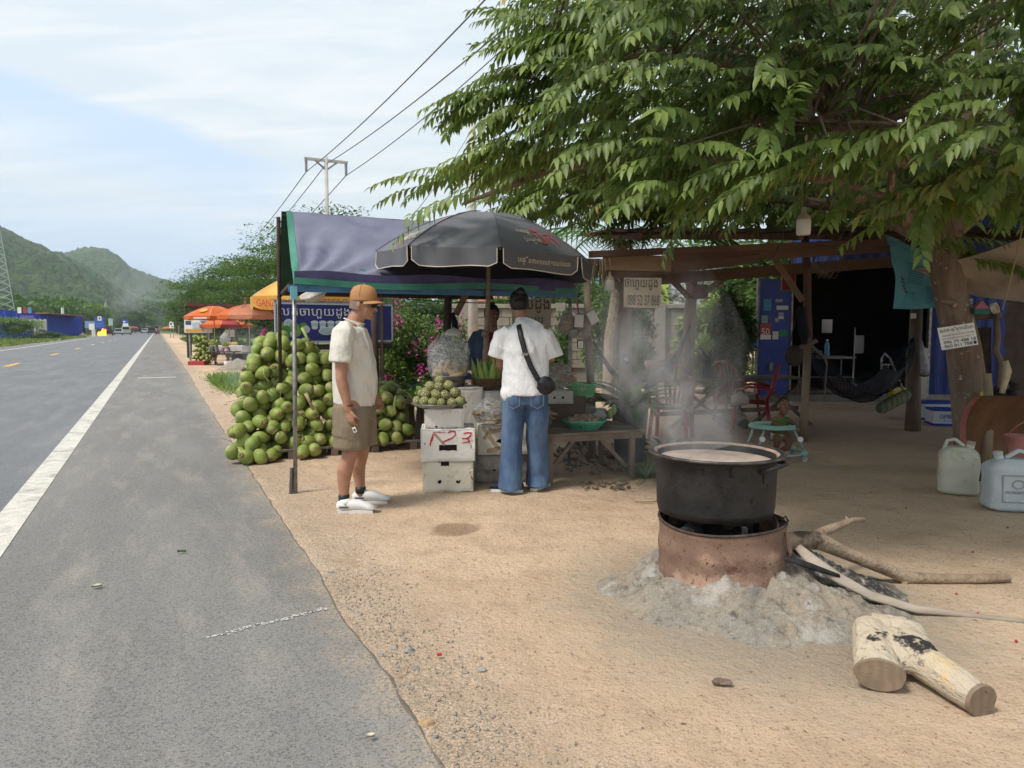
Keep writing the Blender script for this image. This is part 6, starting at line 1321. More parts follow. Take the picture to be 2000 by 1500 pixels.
mb = MB(); q = A(1992,850,5.9); mb.lathe([(.07,-.18),(.10,0),(.108,0),(.108,-.02)],20,q); mb.cap(.07,-.18,20,q); mb.tube([q + Vector((.1 * cos(a),.1 * sin(a),.0 + .13 * abs(sin(a)))) for a in np.linspace(pi * 1.0,2 * pi,9)],.004,5); mb.build('pink_bucket',mt('pink pail',(.40,.17,.15),(.3,.12,.1),sc=9,rough=.6),label='faded pink pail at the right edge of the picture',cat='bucket')

def jerry(c,w,dp,h,rz,mat,cap,label,emb=False,seed=0,caps_left=False):
    t_ = thing('jerrycan',c,label,'jerrycan',rz=rz); L = lambda x,y,z: ROOT[t_] @ Vector((x,y,z)); mb = MB(); N = 36
    sgn = -1 if caps_left else 1
    def sq(th,k=.5): c_,s_ = cos(th),sin(th); return (abs(c_) ** k * (1 if c_ > 0 else -1),abs(s_) ** k * (1 if s_ > 0 else -1))
    def body(u,v):
        th = 2 * pi * u; x,y = sq(th,.42); z = h * v * .84
        k = 1 - .5 * max(0,(v - .80) / .20) ** 2.2 - .30 * max(0,(.06 - v) / .06) ** 2; rib = .012 * sin(v * pi * 5) * (abs(y) > .9) * (abs(x) > .7)
        dent = .01 * mnoise.noise(Vector((x * 2,y * 2 + seed,v * 4))); return L(x * (w / 2 * k + dent),y * (dp / 2 * k + dent + rib * .3),z)
    mb.grid(body,N,26,loop=True); mb.add([body(i / N,1) for i in range(N)],[tuple(range(N))]); mb.add([body(i / N,0) for i in range(N)],[tuple(reversed(range(N)))])
    o1 = mb.build('body',mat,t_,smooth=True)
    mb = MB(); mb.tube([L(-.36 * w * sgn,0,h * .80),L(-.30 * w * sgn,0,h * .94),L(-.12 * w * sgn,0,h * .97),L(.10 * w * sgn,0,h * .86)],[(.022,.016)] * 4,10,rnd=True); mb.build('handle',mat,t_,smooth=True)
    mb = MB(); mb.tube([L(.24 * w * sgn,0,h * .80),L(.27 * w * sgn,0,h * .90)],[.036,.03],14); mb.build('neck',mat,t_,smooth=True)
    mb = MB(); mb.tube([L(.27 * w * sgn,0,h * .89),L(.282 * w * sgn,0,h * .95)],.034,16); mb.build('cap',cap,t_)
    if emb:
        mb = MB(); ys = -dp / 2 - .003; fr = [L(x * w * .29,ys,z) for x,z in ((-1,h * .17),(1,h * .17),(1.05,h * .60),(-1.05,h * .60))]
        for i in range(4): mb.tube([fr[i],fr[(i + 1) % 4]],.005,5)
        mb.tube([L(.04 * cos(a),ys,h * .46 + .032 * sin(a)) for a in np.linspace(0,2 * pi,15)[:-1]],.004,5,closed=True)
        for k in range(9): mb.box(L((-4 + k) * .02,ys,h * .33),(.014,.006,.018),rz=rz)
        mb.build('embossing',mt('can emb',(.30,.34,.34),rough=.5),t_)
m_j1 = mt('can cream',(.56,.55,.45),(.50,.50,.40),sc=3,rough=.5,dirt=[((.22,.22,.17),7,.58,.14),((.36,.30,.16),3,.58,.15)]); m_j2 = mt('can blue grey',(.52,.56,.57),(.46,.51,.52),sc=3,rough=.45,dirt=[((.60,.65,.66),28,.62,.03),((.25,.27,.26),6,.64,.1)])
q = G(1884,968); jerry(q + Vector((0,.10,0)),.30,.26,.475,R_(-28),m_j1,mt('cap tan',(.36,.30,.24),rough=.6),'dirty cream jerrycan standing in front of the tree trunk',seed=1)
q = G(1992,1002); jerry(q + Vector((0,.12,0)),.36,.24,.475,R_(-10),m_j2,mt('cap pale',(.45,.45,.42),rough=.6),'blue-grey embossed jerrycan with white splashes at the right edge',emb=True,seed=4,caps_left=True)

# ================================================================== people
m_cloth_w = mt('tee cream',(.66,.62,.55),(.60,.56,.49),sc=3,rough=.9,bump=2.2,bs=9,stretch=(1,1,.6))
m_shirt_w = mt('shirt white',(.76,.77,.78),(.68,.69,.71),sc=3,rough=.85,bump=3,bs=8,stretch=(1,1,.5)); m_khaki = mt('khaki',(.23,.18,.12),(.19,.15,.10),sc=5,rough=.9,bump=1.8,bs=10,stretch=(1,1,.5))
m_jean = mt('denim',(.055,.10,.19),(.115,.18,.29),sc=4.5,rough=.9,bump=2.4,bs=9,stretch=(1,1,.45)); m_hair = mt('hair',(.008,.007,.008),(.02,.018,.018),sc=60,rough=.45,bump=.8,bs=120,stretch=(1,1,.3))
m_skd = mt('skin dark',(.20,.10,.065),(.16,.08,.05),sc=12,rough=.5,spec=.35); m_skm = mt('skin mid',(.32,.17,.11),(.27,.14,.09),sc=12,rough=.5,spec=.35)
m_eye = mt('eye',(.5,.48,.45),rough=.3); m_pup = mt('pupil',(.01,.008,.007),rough=.2); m_lip = mt('lip',(.25,.08,.07),rough=.5)
m_shoe = mt('shoe white',(.72,.72,.70),(.66,.66,.64),sc=8,rough=.5); m_sole = mt('sole',(.62,.60,.56),rough=.6); m_gry = mt('grey mark',(.08,.08,.09),rough=.6)
def wrink(mb,amp,fr,ax=(1,1,.45)):
    for i,v in enumerate(mb.v):
        p = Vector((v[0] * ax[0] * fr + v[2] * fr * .5,v[1] * fr,v[2] * ax[2] * fr)); n = mnoise.noise(p); n2 = mnoise.noise(p + Vector((9,3,1)))
        r = (1 - abs(n) * 3.2); mb.v[i] = (v[0] + amp * r * .7,v[1] - amp * r,v[2] + amp * n2 * .6)
    return mb
def hand(mb,w,d,n,side,s=1.0,curl=.8):
    w,d,n = Vector(w),Vector(d).normalized(),Vector(n); n = (n - d * n.dot(d)).normalized(); sd = d.cross(n) * side
    mb.tube([w - d * .03 * s,w + d * .02 * s,w + d * .06 * s,w + d * .088 * s],[(.026 * s,.02 * s),(.034 * s,.017 * s),(.040 * s,.015 * s),(.036 * s,.012 * s)],10,side=sd,rnd=True)
    for k,(l,o) in enumerate(((.068,.029),(.078,.010),(.072,-.010),(.055,-.029))):
        b = w + d * (.082 - abs(o) * .15) * s + sd * o * s; P = [b]; a = 0
        for j in range(3): a += curl * (.35 + .3 * j); P.append(P[-1] + (d * cos(a) + n * sin(a)) * l * s * (.45,.32,.25)[j])
        mb.tube(P,[.0095 * s,.009 * s,.0085 * s,.0065 * s],7,rnd=True)
    b = w + d * .025 * s + sd * .03 * s; mb.tube([b,b + (sd * .6 + d + n * .3).normalized() * .035 * s,b + (sd * .35 + d * 1.1 + n * .8).normalized() * .07 * s],[.012 * s,.011 * s,.008 * s],7,rnd=True)
def head(mb,c,f,up,s=1.0):
    c,f,up = Vector(c),Vector(f).normalized(),Vector(up); up = (up - f * up.dot(f)).normalized(); r = f.cross(up); M = Matrix((f,r,up)).transposed(); T = lambda a,b,e: c + M @ Vector((a,b,e)) * s
    mb.ell(T(-.012,0,.025),(.094 * s,.074 * s,.094 * s),20,14,M); mb.ell(T(.022,0,-.035),(.066 * s,.056 * s,.078 * s),16,12,M); mb.ell(T(.062,0,-.092),(.024 * s,.026 * s,.02 * s),10,8,M)
    mb.tube([T(.082,0,.02),T(.098,0,-.012),T(.110,0,-.030)],[.008 * s,.010 * s,.013 * s],8,rnd=True); mb.ell(T(.080,0,-.062),(.014 * s,.024 * s,.012 * s),8,6,M); mb.ell(T(.076,0,.034),(.014 * s,.052 * s,.012 * s),10,6,M)
    for sg in (-1,1): mb.ell(T(-.008,.074 * sg,-.005),(.018 * s,.010 * s,.030 * s),10,8,M); mb.ell(T(.05,.036 * sg,-.028),(.024 * s,.022 * s,.024 * s),8,6,M)
    return T,M
def face(T,M,par,s=1.0,mouth=.018):
    for sg in (-1,1):
        mb = MB(); mb.ell(T(.0815,.030 * sg,.008),(.008 * s,.013 * s,.0065 * s),10,8,M); e = mb.build('eye',m_eye,par,smooth=True); mb = MB(); mb.ell(T(.087,.030 * sg,.008),(.004 * s,.0058 * s,.006 * s),8,6,M); mb.build('pupil',m_pup,e,smooth=True)
        mb = MB(); mb.tube([T(.083,.014 * sg,.027),T(.087,.030 * sg,.032),T(.078,.048 * sg,.026)],.003 * s,5); mb.build('eyebrow',m_hair,par)
    mb = MB(); mb.ell(T(.090,0,-.062),(.006 * s,mouth * s,.006 * s),10,6,M); mb.build('lips',m_lip,par,smooth=True)
def person(o,label): return thing('person',o,label,'person')
def shoe(c,ang,L,mat,sole,par,nm='shoe',strp=False):
    M = Matrix.Rotation(ang,3,'Z'); T = lambda x,y,z: Vector(c) + M @ Vector((x,y,z)); mb = MB()
    mb.tube([T(-.01,0,.055),T(.06,0,.062),T(.13,0,.060),T(.19,0,.045),T(.25,0,.036),T(L - .02,0,.030)],[(.034,.040),(.036,.045),(.038,.040),(.043,.030),(.042,.024),(.030,.018)],14,side=M @ Vector((0,1,0)),rnd=True); mb.tube([T(.035,0,.06),T(.03,0,.105)],[(.036,.045),(.034,.042)],12,side=M @ Vector((0,1,0)))
    s_ = mb.build(nm,mat,par,smooth=True); mb = MB(); L = L - .025; pts = [T(-.035,0,0),T(-.03,.034,0),T(.06,.036,0),T(.16,.046,0),T(.24,.046,0),T(L,.028,0),T(L + .015,0,0),T(L,-.032,0),T(.24,-.05,0),T(.16,-.046,0),T(.06,-.036,0),T(-.03,-.034,0)]; mb.poly(pts,(0,0,.024)); mb.build('sole',sole,s_)
    for k in range(5): mb = MB(); x = .10 + k * .022; mb.tube([T(x,-.026,.088 - k * .006),T(x,0,.099 - k * .008),T(x,.026,.088 - k * .006)],.0035,5); mb.build('lace',m_sole if strp else m_gry,s_)
    if strp: mb = MB(); mb.box(T(.02,-.039,.05),(.07,.006,.012),rz=ang); mb.build('side_stripe',m_gry,s_)
    return s_
# ---- man in the cap
o = G(697,993); mp = person(o,'man in an orange cap, cream T-shirt, khaki shorts and white sneakers looking at the stall'); L = lambda x,y,z: o + Vector((x,y,z))
b = MB()
T1,M1 = head(b,L(.078,-.01,1.585),(1,-.18,-.16),(.1,0,1)); b.tube([L(-.01,0,1.38),L(.015,0,1.47),L(.05,0,1.53)],[.075,.062,.060],12,rnd=True)
b.tube([L(-.01,0,.80),L(-.01,0,1.1),L(-.015,0,1.38)],[(.15,.11),(.16,.12),(.17,.08)],16,side=(0,1,0),rnd=True)
for (y,K,An,ft) in ((-.10,(-.035,.445),(-.075,.10),-.10),(.12,(.015,.445),(-.005,.10),.17)):
    b.tube([L(0,y * .9,.82),L(K[0] * .4,y,.62),L(K[0] + .012,y,.47),L(K[0] + .004,y * 1.05,.42),L(K[0] - .03,(y + ft) / 2,.32),L((K[0] + An[0]) / 2 - .02,ft * .95,.24),L(An[0],ft,.13),L(An[0],ft,.07)],[.095,.082,.061,.056,.060,.050,.036,.038],14,rnd=True)
sh,el,wr_ = L(-.045,-.205,1.37),L(-.045,-.245,1.03),L(.005,-.235,.80)
b.tube([sh,sh.lerp(el,.5),el,el.lerp(wr_,.25),wr_],[.058,.050,.042,.043,.027],12,rnd=True); hand(b,wr_,(.16,.0,-1),(.55,.75,0),1,1.0,.95)
b.tube([L(-.03,.2,1.37),L(.0,.25,1.06),L(.10,.20,.88)],[.056,.043,.03],12,rnd=True); hand(b,L(.10,.2,.87),(.5,-.1,-.8),(0,-1,0),-1)
fuse(b,.0065,4).build('body',MATS['skin'],mp,smooth=True); face(T1,M1,mp)
b = MB(); b.tube([L(-.012,0,.815),L(.0,0,.92),L(.003,0,1.04),L(-.003,0,1.16),L(-.012,0,1.28),L(-.018,0,1.38),L(-.002,0,1.43)],[(.165,.155),(.17,.168),(.172,.172),(.178,.162),(.205,.145),(.205,.12),(.14,.104)],24,side=(0,1,0)); b.tube([L(-.01,0,1.40),L(.004,0,1.455)],[(.10,.085),(.078,.07)],16,side=(0,1,0))
for sg in (-1,1): b.tube([L(-.022,sg * .13,1.385),L(-.04,sg * .19,1.36),L(-.048,sg * .222,1.26),L(-.05,sg * .235,1.15)],[(.08,.08),(.088,.086),(.084,.082),(.086,.084)],16,side=(1,0,0))
ts = wrink(fuse(b,.009,6),.0075,10).build('t_shirt',m_cloth_w,mp,smooth=True)
mb = MB(); P = [L(-.002 + .078 * cos(a) + .008,.083 * sin(a),1.458 - .022 * cos(a)) for a in np.linspace(0,2 * pi,25)[:-1]]; mb.tube(P,.0045,6,closed=True); mb.build('collar',m_cloth_w,ts,smooth=True)
b = MB(); b.tube([L(-.01,0,.70),L(-.01,0,.78),L(-.01,0,.86)],[(.165,.15),(.17,.158),(.16,.15)],22,side=(0,1,0))
for y,dx in ((-.105,-.02),(.12,.01)): b.tube([L(-.01,y * .75,.80),L(dx * .6,y,.66),L(dx,y * 1.05,.485)],[(.10,.15),(.112,.138),(.118,.128)],18,side=(0,1,0))
sh_ = wrink(fuse(b,.009,5),.004,9).build('shorts',m_khaki,mp,smooth=True)
for zz_ in (.51,.60): mb = MB(); mb.tube([L(-.02 - .127 * cos(a),-.11 - .121 * sin(a),zz_) for a in np.linspace(.3,pi - .3,9)],.0025,4); mb.build('seam',mt('seam khaki',(.16,.125,.085),rough=.9),sh_)
m_cap = mt('cap orange',(.43,.22,.095),(.39,.20,.085),sc=5,rough=.85,bump=.4,bs=200); capo = T1(-.006,0,.048); Mc = M1 @ Matrix.Rotation(R_(-6),3,'Y')
mb = MB(); mb.lathe([(.100,-.02),(.103,.01),(.099,.045),(.080,.078),(.045,.097),(.006,.102)],26,capo,Mc,sx=1.02,sy=.86); cp_ = mb.build('cap',m_cap,mp,smooth=True); mb = MB(); mb.ell(capo + Mc @ Vector((0,0,.103)),.008,8,6); mb.build('cap_button',m_cap,cp_)
mb = MB(); mb.grid(lambda u,v: capo + Mc @ Vector((.085 * cos((u - .5) * 2.3) + (.085 * v) * (cos((u - .5) * 2.3)) ** .7 if abs(u - .5) < .499 else .03,.086 * sin((u - .5) * 2.3) * (1 + .05 * v),-.012 - .016 * v - .02 * (2 * u - 1) ** 2)),16,6); br = mb.build('cap_brim',m_cap,cp_,smooth=True); br.modifiers.new('t','SOLIDIFY').thickness = .004
for k in range(6): a = k * pi / 3 + .5; mb = MB(); mb.tube([capo + Mc @ Vector((r * cos(a) * 1.025,r * sin(a) * .865,z)) for r,z in ((.104,.01),(.100,.045),(.081,.079),(.046,.098))],.0018,4); mb.build('cap_seam',mt('cap seam',(.34,.16,.05),rough=.9),cp_)
gl = MB()
for sg in (-1,1): gl.box(T1(.094,.033 * sg,.006),(.006,.052,.036),M=M1 @ Matrix.Rotation(.25 * sg,3,'Z')); gl.beam(T1(.088,.06 * sg,.016),T1(-.0,.078 * sg,.012),.004,.012)
gl.box(T1(.098,0,.014),(.004,.02,.005),M=M1); gl.build('sunglasses',m_blk,mp,bevel=.002)
mb = MB(); mb.lathe([(.098,-.065),(.101,-.02),(.099,.0)],22,T1(-.012,0,.02),M1,sx=.93,sy=.80); 
shv = MB(); shv.add([v for v in mb.v],mb.f); vv = [(Vector(v) - T1(0,0,0)).dot(M1 @ Vector((1,0,0))) for v in mb.v]; shv.f = [f for f in mb.f if all(vv[i] < .012 for i in f)]; shv.m = [0] * len(shv.f); shv.build('short_hair',mt('grey stubble',(.26,.17,.13),(.18,.13,.11),sc=90,rough=.9),mp,smooth=True)
mb = MB(); mb.tube([wr_ + Vector((.028 * cos(a),.028 * sin(a),.035)) for a in np.linspace(0,2 * pi,15)[:-1]],.0055,6,closed=True); mb.build('bead_bracelet',mt('bead',(.05,.02,.015),rough=.5),mp)
shoe(L(-.085,-.13,0),R_(3),.22,m_shoe,m_sole,mp,'sneaker',True); shoe(L(-.03,.17,0),R_(4),.22,m_shoe,m_sole,mp,'sneaker',True)
for (x,y) in ((-.075,-.10),(-.005,.17)): mb = MB(); mb.tube([L(x,y,.085),L(x,y,.135)],[.042,.042],12); mb.build('sock',m_blk,mp,smooth=True)
kf = thing('key_fob',wr_ + Vector((.03,0,-.12)),'small pale key tag held in the hand of the man in the cap','key'); mb = MB(); mb.box(wr_ + Vector((.045,-.02,-.145)),(.026,.008,.042),M=Matrix.Rotation(-.4,3,'Y')); mb.build('tag',m_white,kf,bevel=.003); mb = MB(); mb.box(wr_ + Vector((.045,-.026,-.145)),(.014,.003,.018),M=Matrix.Rotation(-.4,3,'Y')); mb.build('tag_mark',m_gry,kf)

# ---- woman in white, seen from behind
o = G(1025,960); wp = person(o,'woman seen from behind in a white shirt and wide blue jeans bending over the stall'); L = lambda x,y,z: o + Vector((x,y,z)); b = MB()
T2,M2 = head(b,L(-.055,.10,1.60),(-.25,1,-.62),(0,.5,1),.96); b.tube([L(-.02,.02,1.38),L(-.035,.045,1.47),L(-.045,.07,1.54)],[.07,.052,.05],12,rnd=True); b.tube([L(0,0,.85),L(0,0,1.1),L(-.01,0,1.36)],[(.14,.1),(.13,.1),(.15,.08)],16,side=(1,0,0),rnd=True)
for sg,el_,wr2 in ((-1,(-.215,.05,1.09),(-.19,.30,1.03)),(1,(.225,.05,1.14),(.16,.30,1.06))):
    b.tube([L(.17 * sg - .01,.0,1.38),L(.2 * sg - .01,.02,1.24),L(*el_),L(*[(a + c_) / 2 for a,c_ in zip(el_,wr2)]),L(*wr2)],[.048,.044,.036,.036,.024],12,rnd=True); hand(b,L(*wr2),(-.2 * sg,1,-.3),(0,0,-1),-sg,.92)
fuse(b,.0065,4).build('body',m_skm,wp,smooth=True); face(T2,M2,wp,.96)
b = MB(); b.tube([L(.0,-.01,.84),L(0,-.01,.95),L(0,-.005,1.1),L(0,0,1.24),L(-.005,0,1.35),L(-.015,.01,1.42),L(-.03,.03,1.46)],[(.205,.135),(.20,.135),(.195,.13),(.20,.125),(.195,.105),(.14,.08),(.075,.062)],26,side=(1,0,0))
b.tube([L(-.028,.03,1.44),L(-.035,.045,1.49)],[(.07,.062),(.06,.055)],14,side=(1,0,0)); b.ell(L(-.13,-.02,.85),(.09,.10,.09),12,8)
for sg in (-1,1): b.tube([L(.12 * sg - .01,0,1.38),L(.185 * sg - .005,.0,1.33),L(.215 * sg,.015,1.25),L(.235 * sg,.03,1.16)],[(.06,.07),(.075,.085),(.078,.09),(.075,.09)],16,side=(0,1,0))
wrink(fuse(b,.0095,5),.012,9).build('white_shirt',m_shirt_w,wp,smooth=True)
b = MB(); b.tube([L(0,0,.76),L(0,0,.86),L(0,0,.94)],[(.175,.13),(.17,.125),(.15,.11)],22,side=(1,0,0)); b.ell(L(-.08,-.05,.80),(.10,.09,.11),14,10); b.ell(L(.085,-.05,.80),(.10,.09,.11),14,10)
for x0_,x1_,x2_,y_ in ((-.095,-.105,-.125,-.02),(.09,.105,.115,.10)): b.tube([L(x0_,0,.84),L(x1_,0,.62),L((x1_ + x2_) / 2,y_ * .5,.38),L(x2_,y_,.15),L(x2_ - .005,y_,.035)],[(.105,.115),(.098,.105),(.092,.10),(.10,.115),(.108,.135)],18,side=(1,0,0))
jn = wrink(fuse(b,.009,5),.0065,7,(1,1,.5)).build('jeans',m_jean,wp,smooth=True)
mst = mt('stitch',(.28,.30,.34),rough=.9)
for sg in (-1,1): mb = MB(); mb.tube([L(sg * .155 - .0,-.108,.86),L(sg * .15,-.135,.76),L(sg * .10,-.152,.735),L(sg * .05,-.146,.76),L(sg * .045,-.13,.86)],.0022,4); mb.build('pocket_stitch',mst,jn)
mb = MB(); mb.ell(T2(-.022,0,.030),(.103 * .96,.087 * .96,.106 * .96),20,14,M2); mb.ell(T2(-.07,0,-.02),(.05,.06,.06),12,10,M2); hh_ = MB(); hh_.v = mb.v; hh_.f = [f for f in mb.f if all((Vector(mb.v[i]) - T2(0,0,0)).dot(M2 @ Vector((1,0,.45))) < .062 for i in f)]; hh_.m = [0] * len(hh_.f); hr = hh_.build('hair',m_hair,wp,smooth=True); mb = MB(); mb.ell(T2(-.10,0,.075),(.04,.045,.04),12,9,amp=.2); mb.build('hair_bun',m_hair,hr,smooth=True)
mb = MB(); mb.ell(T2(-.006,-.076,-.04),.006,8,6); mb.build('earring',m_white,wp)
sb = thing('shoulder_bag',L(.17,-.17,.93),'small black shoulder bag on a wide strap on the back of the woman in white','bag')
mb = MB(); mb.tube([L(-.055,.03,1.462),L(-.055,-.075,1.43),L(-.035,-.132,1.33),L(.0,-.158,1.20),L(.05,-.165,1.08),L(.10,-.165,.99),L(.12,-.17,.965)],[(.022,.004)] * 7,6,side=(1,0,.5)); mb.build('strap',m_blk,sb,smooth=True); mb = MB(); mb.ell(L(.17,-.19,.93),(.078,.035,.078),18,12,amp=.18,fr=2.5); fuse(mb,.006,3).build('bag_body',mt('nylon',(.010,.010,.012),(.02,.02,.022),sc=20,rough=.4,bump=.5,bs=60),sb,smooth=True); mb = MB(); mb.box(L(-.005,-.166,1.19),(.05,.008,.022)); mb.build('buckle',m_steel,sb)
m_ns = mt('shoe navy',(.012,.02,.05),(.02,.028,.06),sc=40,rough=.9); shoe(L(-.05,-.02,0),R_(168),.20,m_ns,m_shoe,wp); shoe(L(.09,.05,0),R_(65),.20,m_ns,m_shoe,wp)

# ---- stallholder behind the crates
o = Vector((A(962,700,7.75).x,7.75,0)); vp = person(o,'stallholder in an open navy shirt over maroon standing behind the corn basket'); L = lambda x,y,z: o + Vector((x,y,z)); b = MB()
T3,M3 = head(b,L(-.005,-.05,1.535),(.05,-1,-.12),(0,0,1),.94); b.tube([L(0,0,1.30),L(0,-.01,1.42),L(0,-.02,1.48)],[.07,.052,.052],12,rnd=True); b.tube([L(0,0,.8),L(0,0,1.1),L(0,0,1.32)],[(.14,.1),(.13,.1),(.16,.08)],16,side=(1,0,0),rnd=True)
for sg in (-1,1):
    b.tube([L(.17 * sg,0,1.33),L(.215 * sg,-.02,1.08),L(.19 * sg,-.20,.93)],[.05,.04,.026],12,rnd=True); hand(b,L(.19 * sg,-.20,.92),(0,-.6,-.7),(0,.5,-1),sg,.9); b.tube([L(.09 * sg,0,.82),L(.1 * sg,0,.45),L(.1 * sg,0,.08)],[.09,.06,.04],12,rnd=True); b.tube([L(.1 * sg,.03,.05),L(.11 * sg,-.14,.03)],[.04,.03],8,rnd=True)
fuse(b,.007,4).build('body',m_skd,vp,smooth=True); face(T3,M3,vp,.94)
b = MB(); b.tube([L(0,0,.8),L(0,0,1.1),L(0,0,1.3),L(0,0,1.36)],[(.17,.12),(.165,.118),(.17,.095),(.10,.07)],20,side=(1,0,0)); fuse(b,.009,4).build('maroon_shirt',mt('maroon',(.13,.015,.02),(.10,.01,.015),sc=4,rough=.9),vp,smooth=True)
mb = MB(); mb.ell(L(0,-.122,1.10),(.06,.006,.05),12,6); mb.build('shirt_print',mt('flower print',(.5,.15,.12),(.5,.42,.12),sc=60,rough=.8),vp)
for sg in (-1,1):
    b = MB(); b.tube([L(.125 * sg,0,.78),L(.12 * sg,0,1.1),L(.12 * sg,0,1.29),L(.10 * sg,.01,1.385)],[(.075,.14),(.078,.135),(.085,.11),(.05,.085)],16,side=(1,0,0)); b.tube([L(.15 * sg,0,1.34),L(.20 * sg,0,1.26),L(.225 * sg,-.03,1.08),L(.215 * sg,-.12,.98)],[.068,.070,.058,.05],14); wrink(fuse(b,.009,4),.005,9).build('navy_shirt',mt('navy shirt',(.025,.045,.085),(.04,.065,.11),sc=4,rough=.9),vp,smooth=True)
b = MB(); b.tube([L(0,0,.72),L(0,0,.86)],[(.16,.12),(.15,.11)],16,side=(1,0,0))
for sg in (-1,1): b.tube([L(.08 * sg,0,.8),L(.1 * sg,0,.12)],[.1,.07],12)
fuse(b,.012,3).build('trousers',mt('dark trousers',(.02,.02,.025),rough=.9),vp,smooth=True); mb = MB(); mb.ell(T3(-.03,0,.028),(.098,.086,.108),20,14,M3); h2 = MB(); h2.v = mb.v; h2.f = [f for f in mb.f if all((Vector(mb.v[i]) - T3(0,0,0)).dot(M3 @ Vector((1,0,-.55))) < .022 for i in f)]; h2.m = [0] * len(h2.f); hr = h2.build('hair',m_hair,vp,smooth=True); mb = MB(); mb.ell(T3(-.05,0,.13),(.035,.035,.03),10,8); mb.build('hair_bun',m_hair,hr,smooth=True)

# ---- toddler in the baby walker
q0 = G(1512,896); o = Vector((q0.x,q0.y,0)); L = lambda x,y,z: o + Vector((x,y,z))
tp_ = person(L(.05,0,.1),'toddler in a green top sitting in the mint baby walker'); b = MB()
T4,M4 = head(b,L(.075,-.02,.565),(.10,-1,.10),(.08,0,1),.80); b.tube([L(.06,.02,.44),L(.07,0,.50)],[.035,.03],10,rnd=True); b.tube([L(.05,.02,.26),L(.05,.02,.34),L(.06,.02,.43)],[(.07,.06),(.075,.06),(.065,.045)],14,side=(1,0,0),rnd=True)
b.tube([L(-.0,.01,.43),L(-.045,-.05,.39),L(.0,-.15,.385)],[.028,.024,.017],10,rnd=True); hand(b,L(.0,-.15,.385),(.9,-.4,0),(0,0,-1),1,.5,.4); b.tube([L(.12,.01,.43),L(.17,-.04,.40),L(.175,-.13,.375)],[.028,.024,.017],10,rnd=True); hand(b,L(.175,-.14,.375),(.1,-1,-.5),(0,0,-1),-1,.5,.5)
b.tube([L(.09,0,.26),L(.12,-.10,.215),L(.11,-.08,.13),L(.06,-.03,.10)],[.055,.045,.038,.024],10,rnd=True); b.tube([L(.06,-.03,.10),L(.0,-.06,.08)],[.022,.016],8,rnd=True); b.tube([L(.02,0,.26),L(-.0,-.09,.21),L(.0,-.03,.10)],[.05,.042,.026],10,rnd=True); b.tube([L(.0,-.03,.09),L(-.02,-.10,.05)],[.022,.014],8,rnd=True)
fuse(b,.005,3).build('body',m_skd,tp_,smooth=True); face(T4,M4,tp_,.85,.012); b = MB(); b.tube([L(.05,.02,.28),L(.055,.02,.36),L(.06,.02,.435)],[(.088,.072),(.088,.07),(.075,.055)],16,side=(1,0,0)); b.tube([L(.02,.01,.425),L(-.025,-.01,.405)],[.038,.036],10); b.tube([L(.10,.01,.425),L(.145,-.01,.41)],[.038,.036],10)
wrink(fuse(b,.006,3),.003,14).build('green_top',mt('green top',(.09,.16,.03),(.07,.13,.025),sc=8,rough=.9),tp_,smooth=True); mb = MB(); mb.tube([L(.05,.02,.20),L(.05,.01,.28)],[(.09,.08),(.095,.08)],14,side=(1,0,0)); mb.build('shorts',mt('toddler shorts',(.45,.45,.45),(.10,.22,.14),sc=14,rough=.9),tp_,smooth=True)
mb = MB(); mb.ell(T4(-.018,0,.03),(.082,.066,.082),18,12,M4); h2 = MB(); h2.v = mb.v; h2.f = [f for f in mb.f if all((Vector(mb.v[i]) - T4(0,0,0)).dot(M4 @ Vector((1,0,-.9))) < -.012 for i in f)]; h2.m = [0] * len(h2.f); h2.build('hair',mt('thin hair',(.03,.02,.015),rough=.8),tp_,smooth=True)
m_mnt = mt('walker mint',(.27,.46,.40),(.23,.40,.35),sc=6,rough=.4); wk = thing('baby_walker',L(0,0,0),'mint green baby walker with round tray, tube base and castors','baby walker')
def ringm(c,rx,ry,t,tz,n=40): mb = MB(); mb.tube([c + Vector((rx * cos(a),ry * sin(a),0)) for a in np.linspace(0,2 * pi,n + 1)[:-1]],(t,tz) if False else [(tz,t)] * n,8,side=(0,0,1),closed=True); return mb
mb = ringm(L(-.03,-.02,.355),.205,.185,.055,.022); mb.build('tray_ring',m_mnt,wk,smooth=True); mb = ringm(L(-.03,-.02,.375),.225,.20,.018,.012); mb.build('tray_rim',m_mnt,wk,smooth=True); ringm(L(.0,.0,.075),.28,.27,.014,.014).build('base_tube',mt('tube mint',(.30,.36,.36),rough=.4),wk,smooth=True); ringm(L(.145,.12,.60),.062,.045,.014,.012,24).build('steering_ring',m_mnt,wk,smooth=True)
mb = MB(); mb.tube([L(.13,.10,.40),L(.13,.12,.50),L(.145,.12,.59)],[(.04,.03),(.035,.03),(.03,.02)],10); mb.build('toy_column',m_mnt,wk,smooth=True)
for sx in (-1,1):
    for y in (-.16,.16): mb = MB(); mb.tube([L(.15 * sx - .02,y,.35),L(.20 * sx,y,.23),L(.265 * sx,y,.08)],.014,7); mb.build('strut',MATS['tube mint'],wk,smooth=True); mb = MB(); mb.ell(L(.255 * sx,y,.085),(.045,.03,.035),12,8); mb.build('castor_housing',m_mnt,wk,smooth=True); mb = MB(); mb.tube([L(.25 * sx,y - .035,.03),L(.25 * sx,y - .012,.03)],.03,14); mb.build('castor_wheel',mt('castor',(.5,.5,.5),(.2,.2,.2),sc=30,rough=.5),wk)
    mb = MB(); mb.tube([L(.2 * sx,-.17,.24),L(.2 * sx,-.2,.24)],.028,14); mb.build('hinge_disc',m_white,wk)

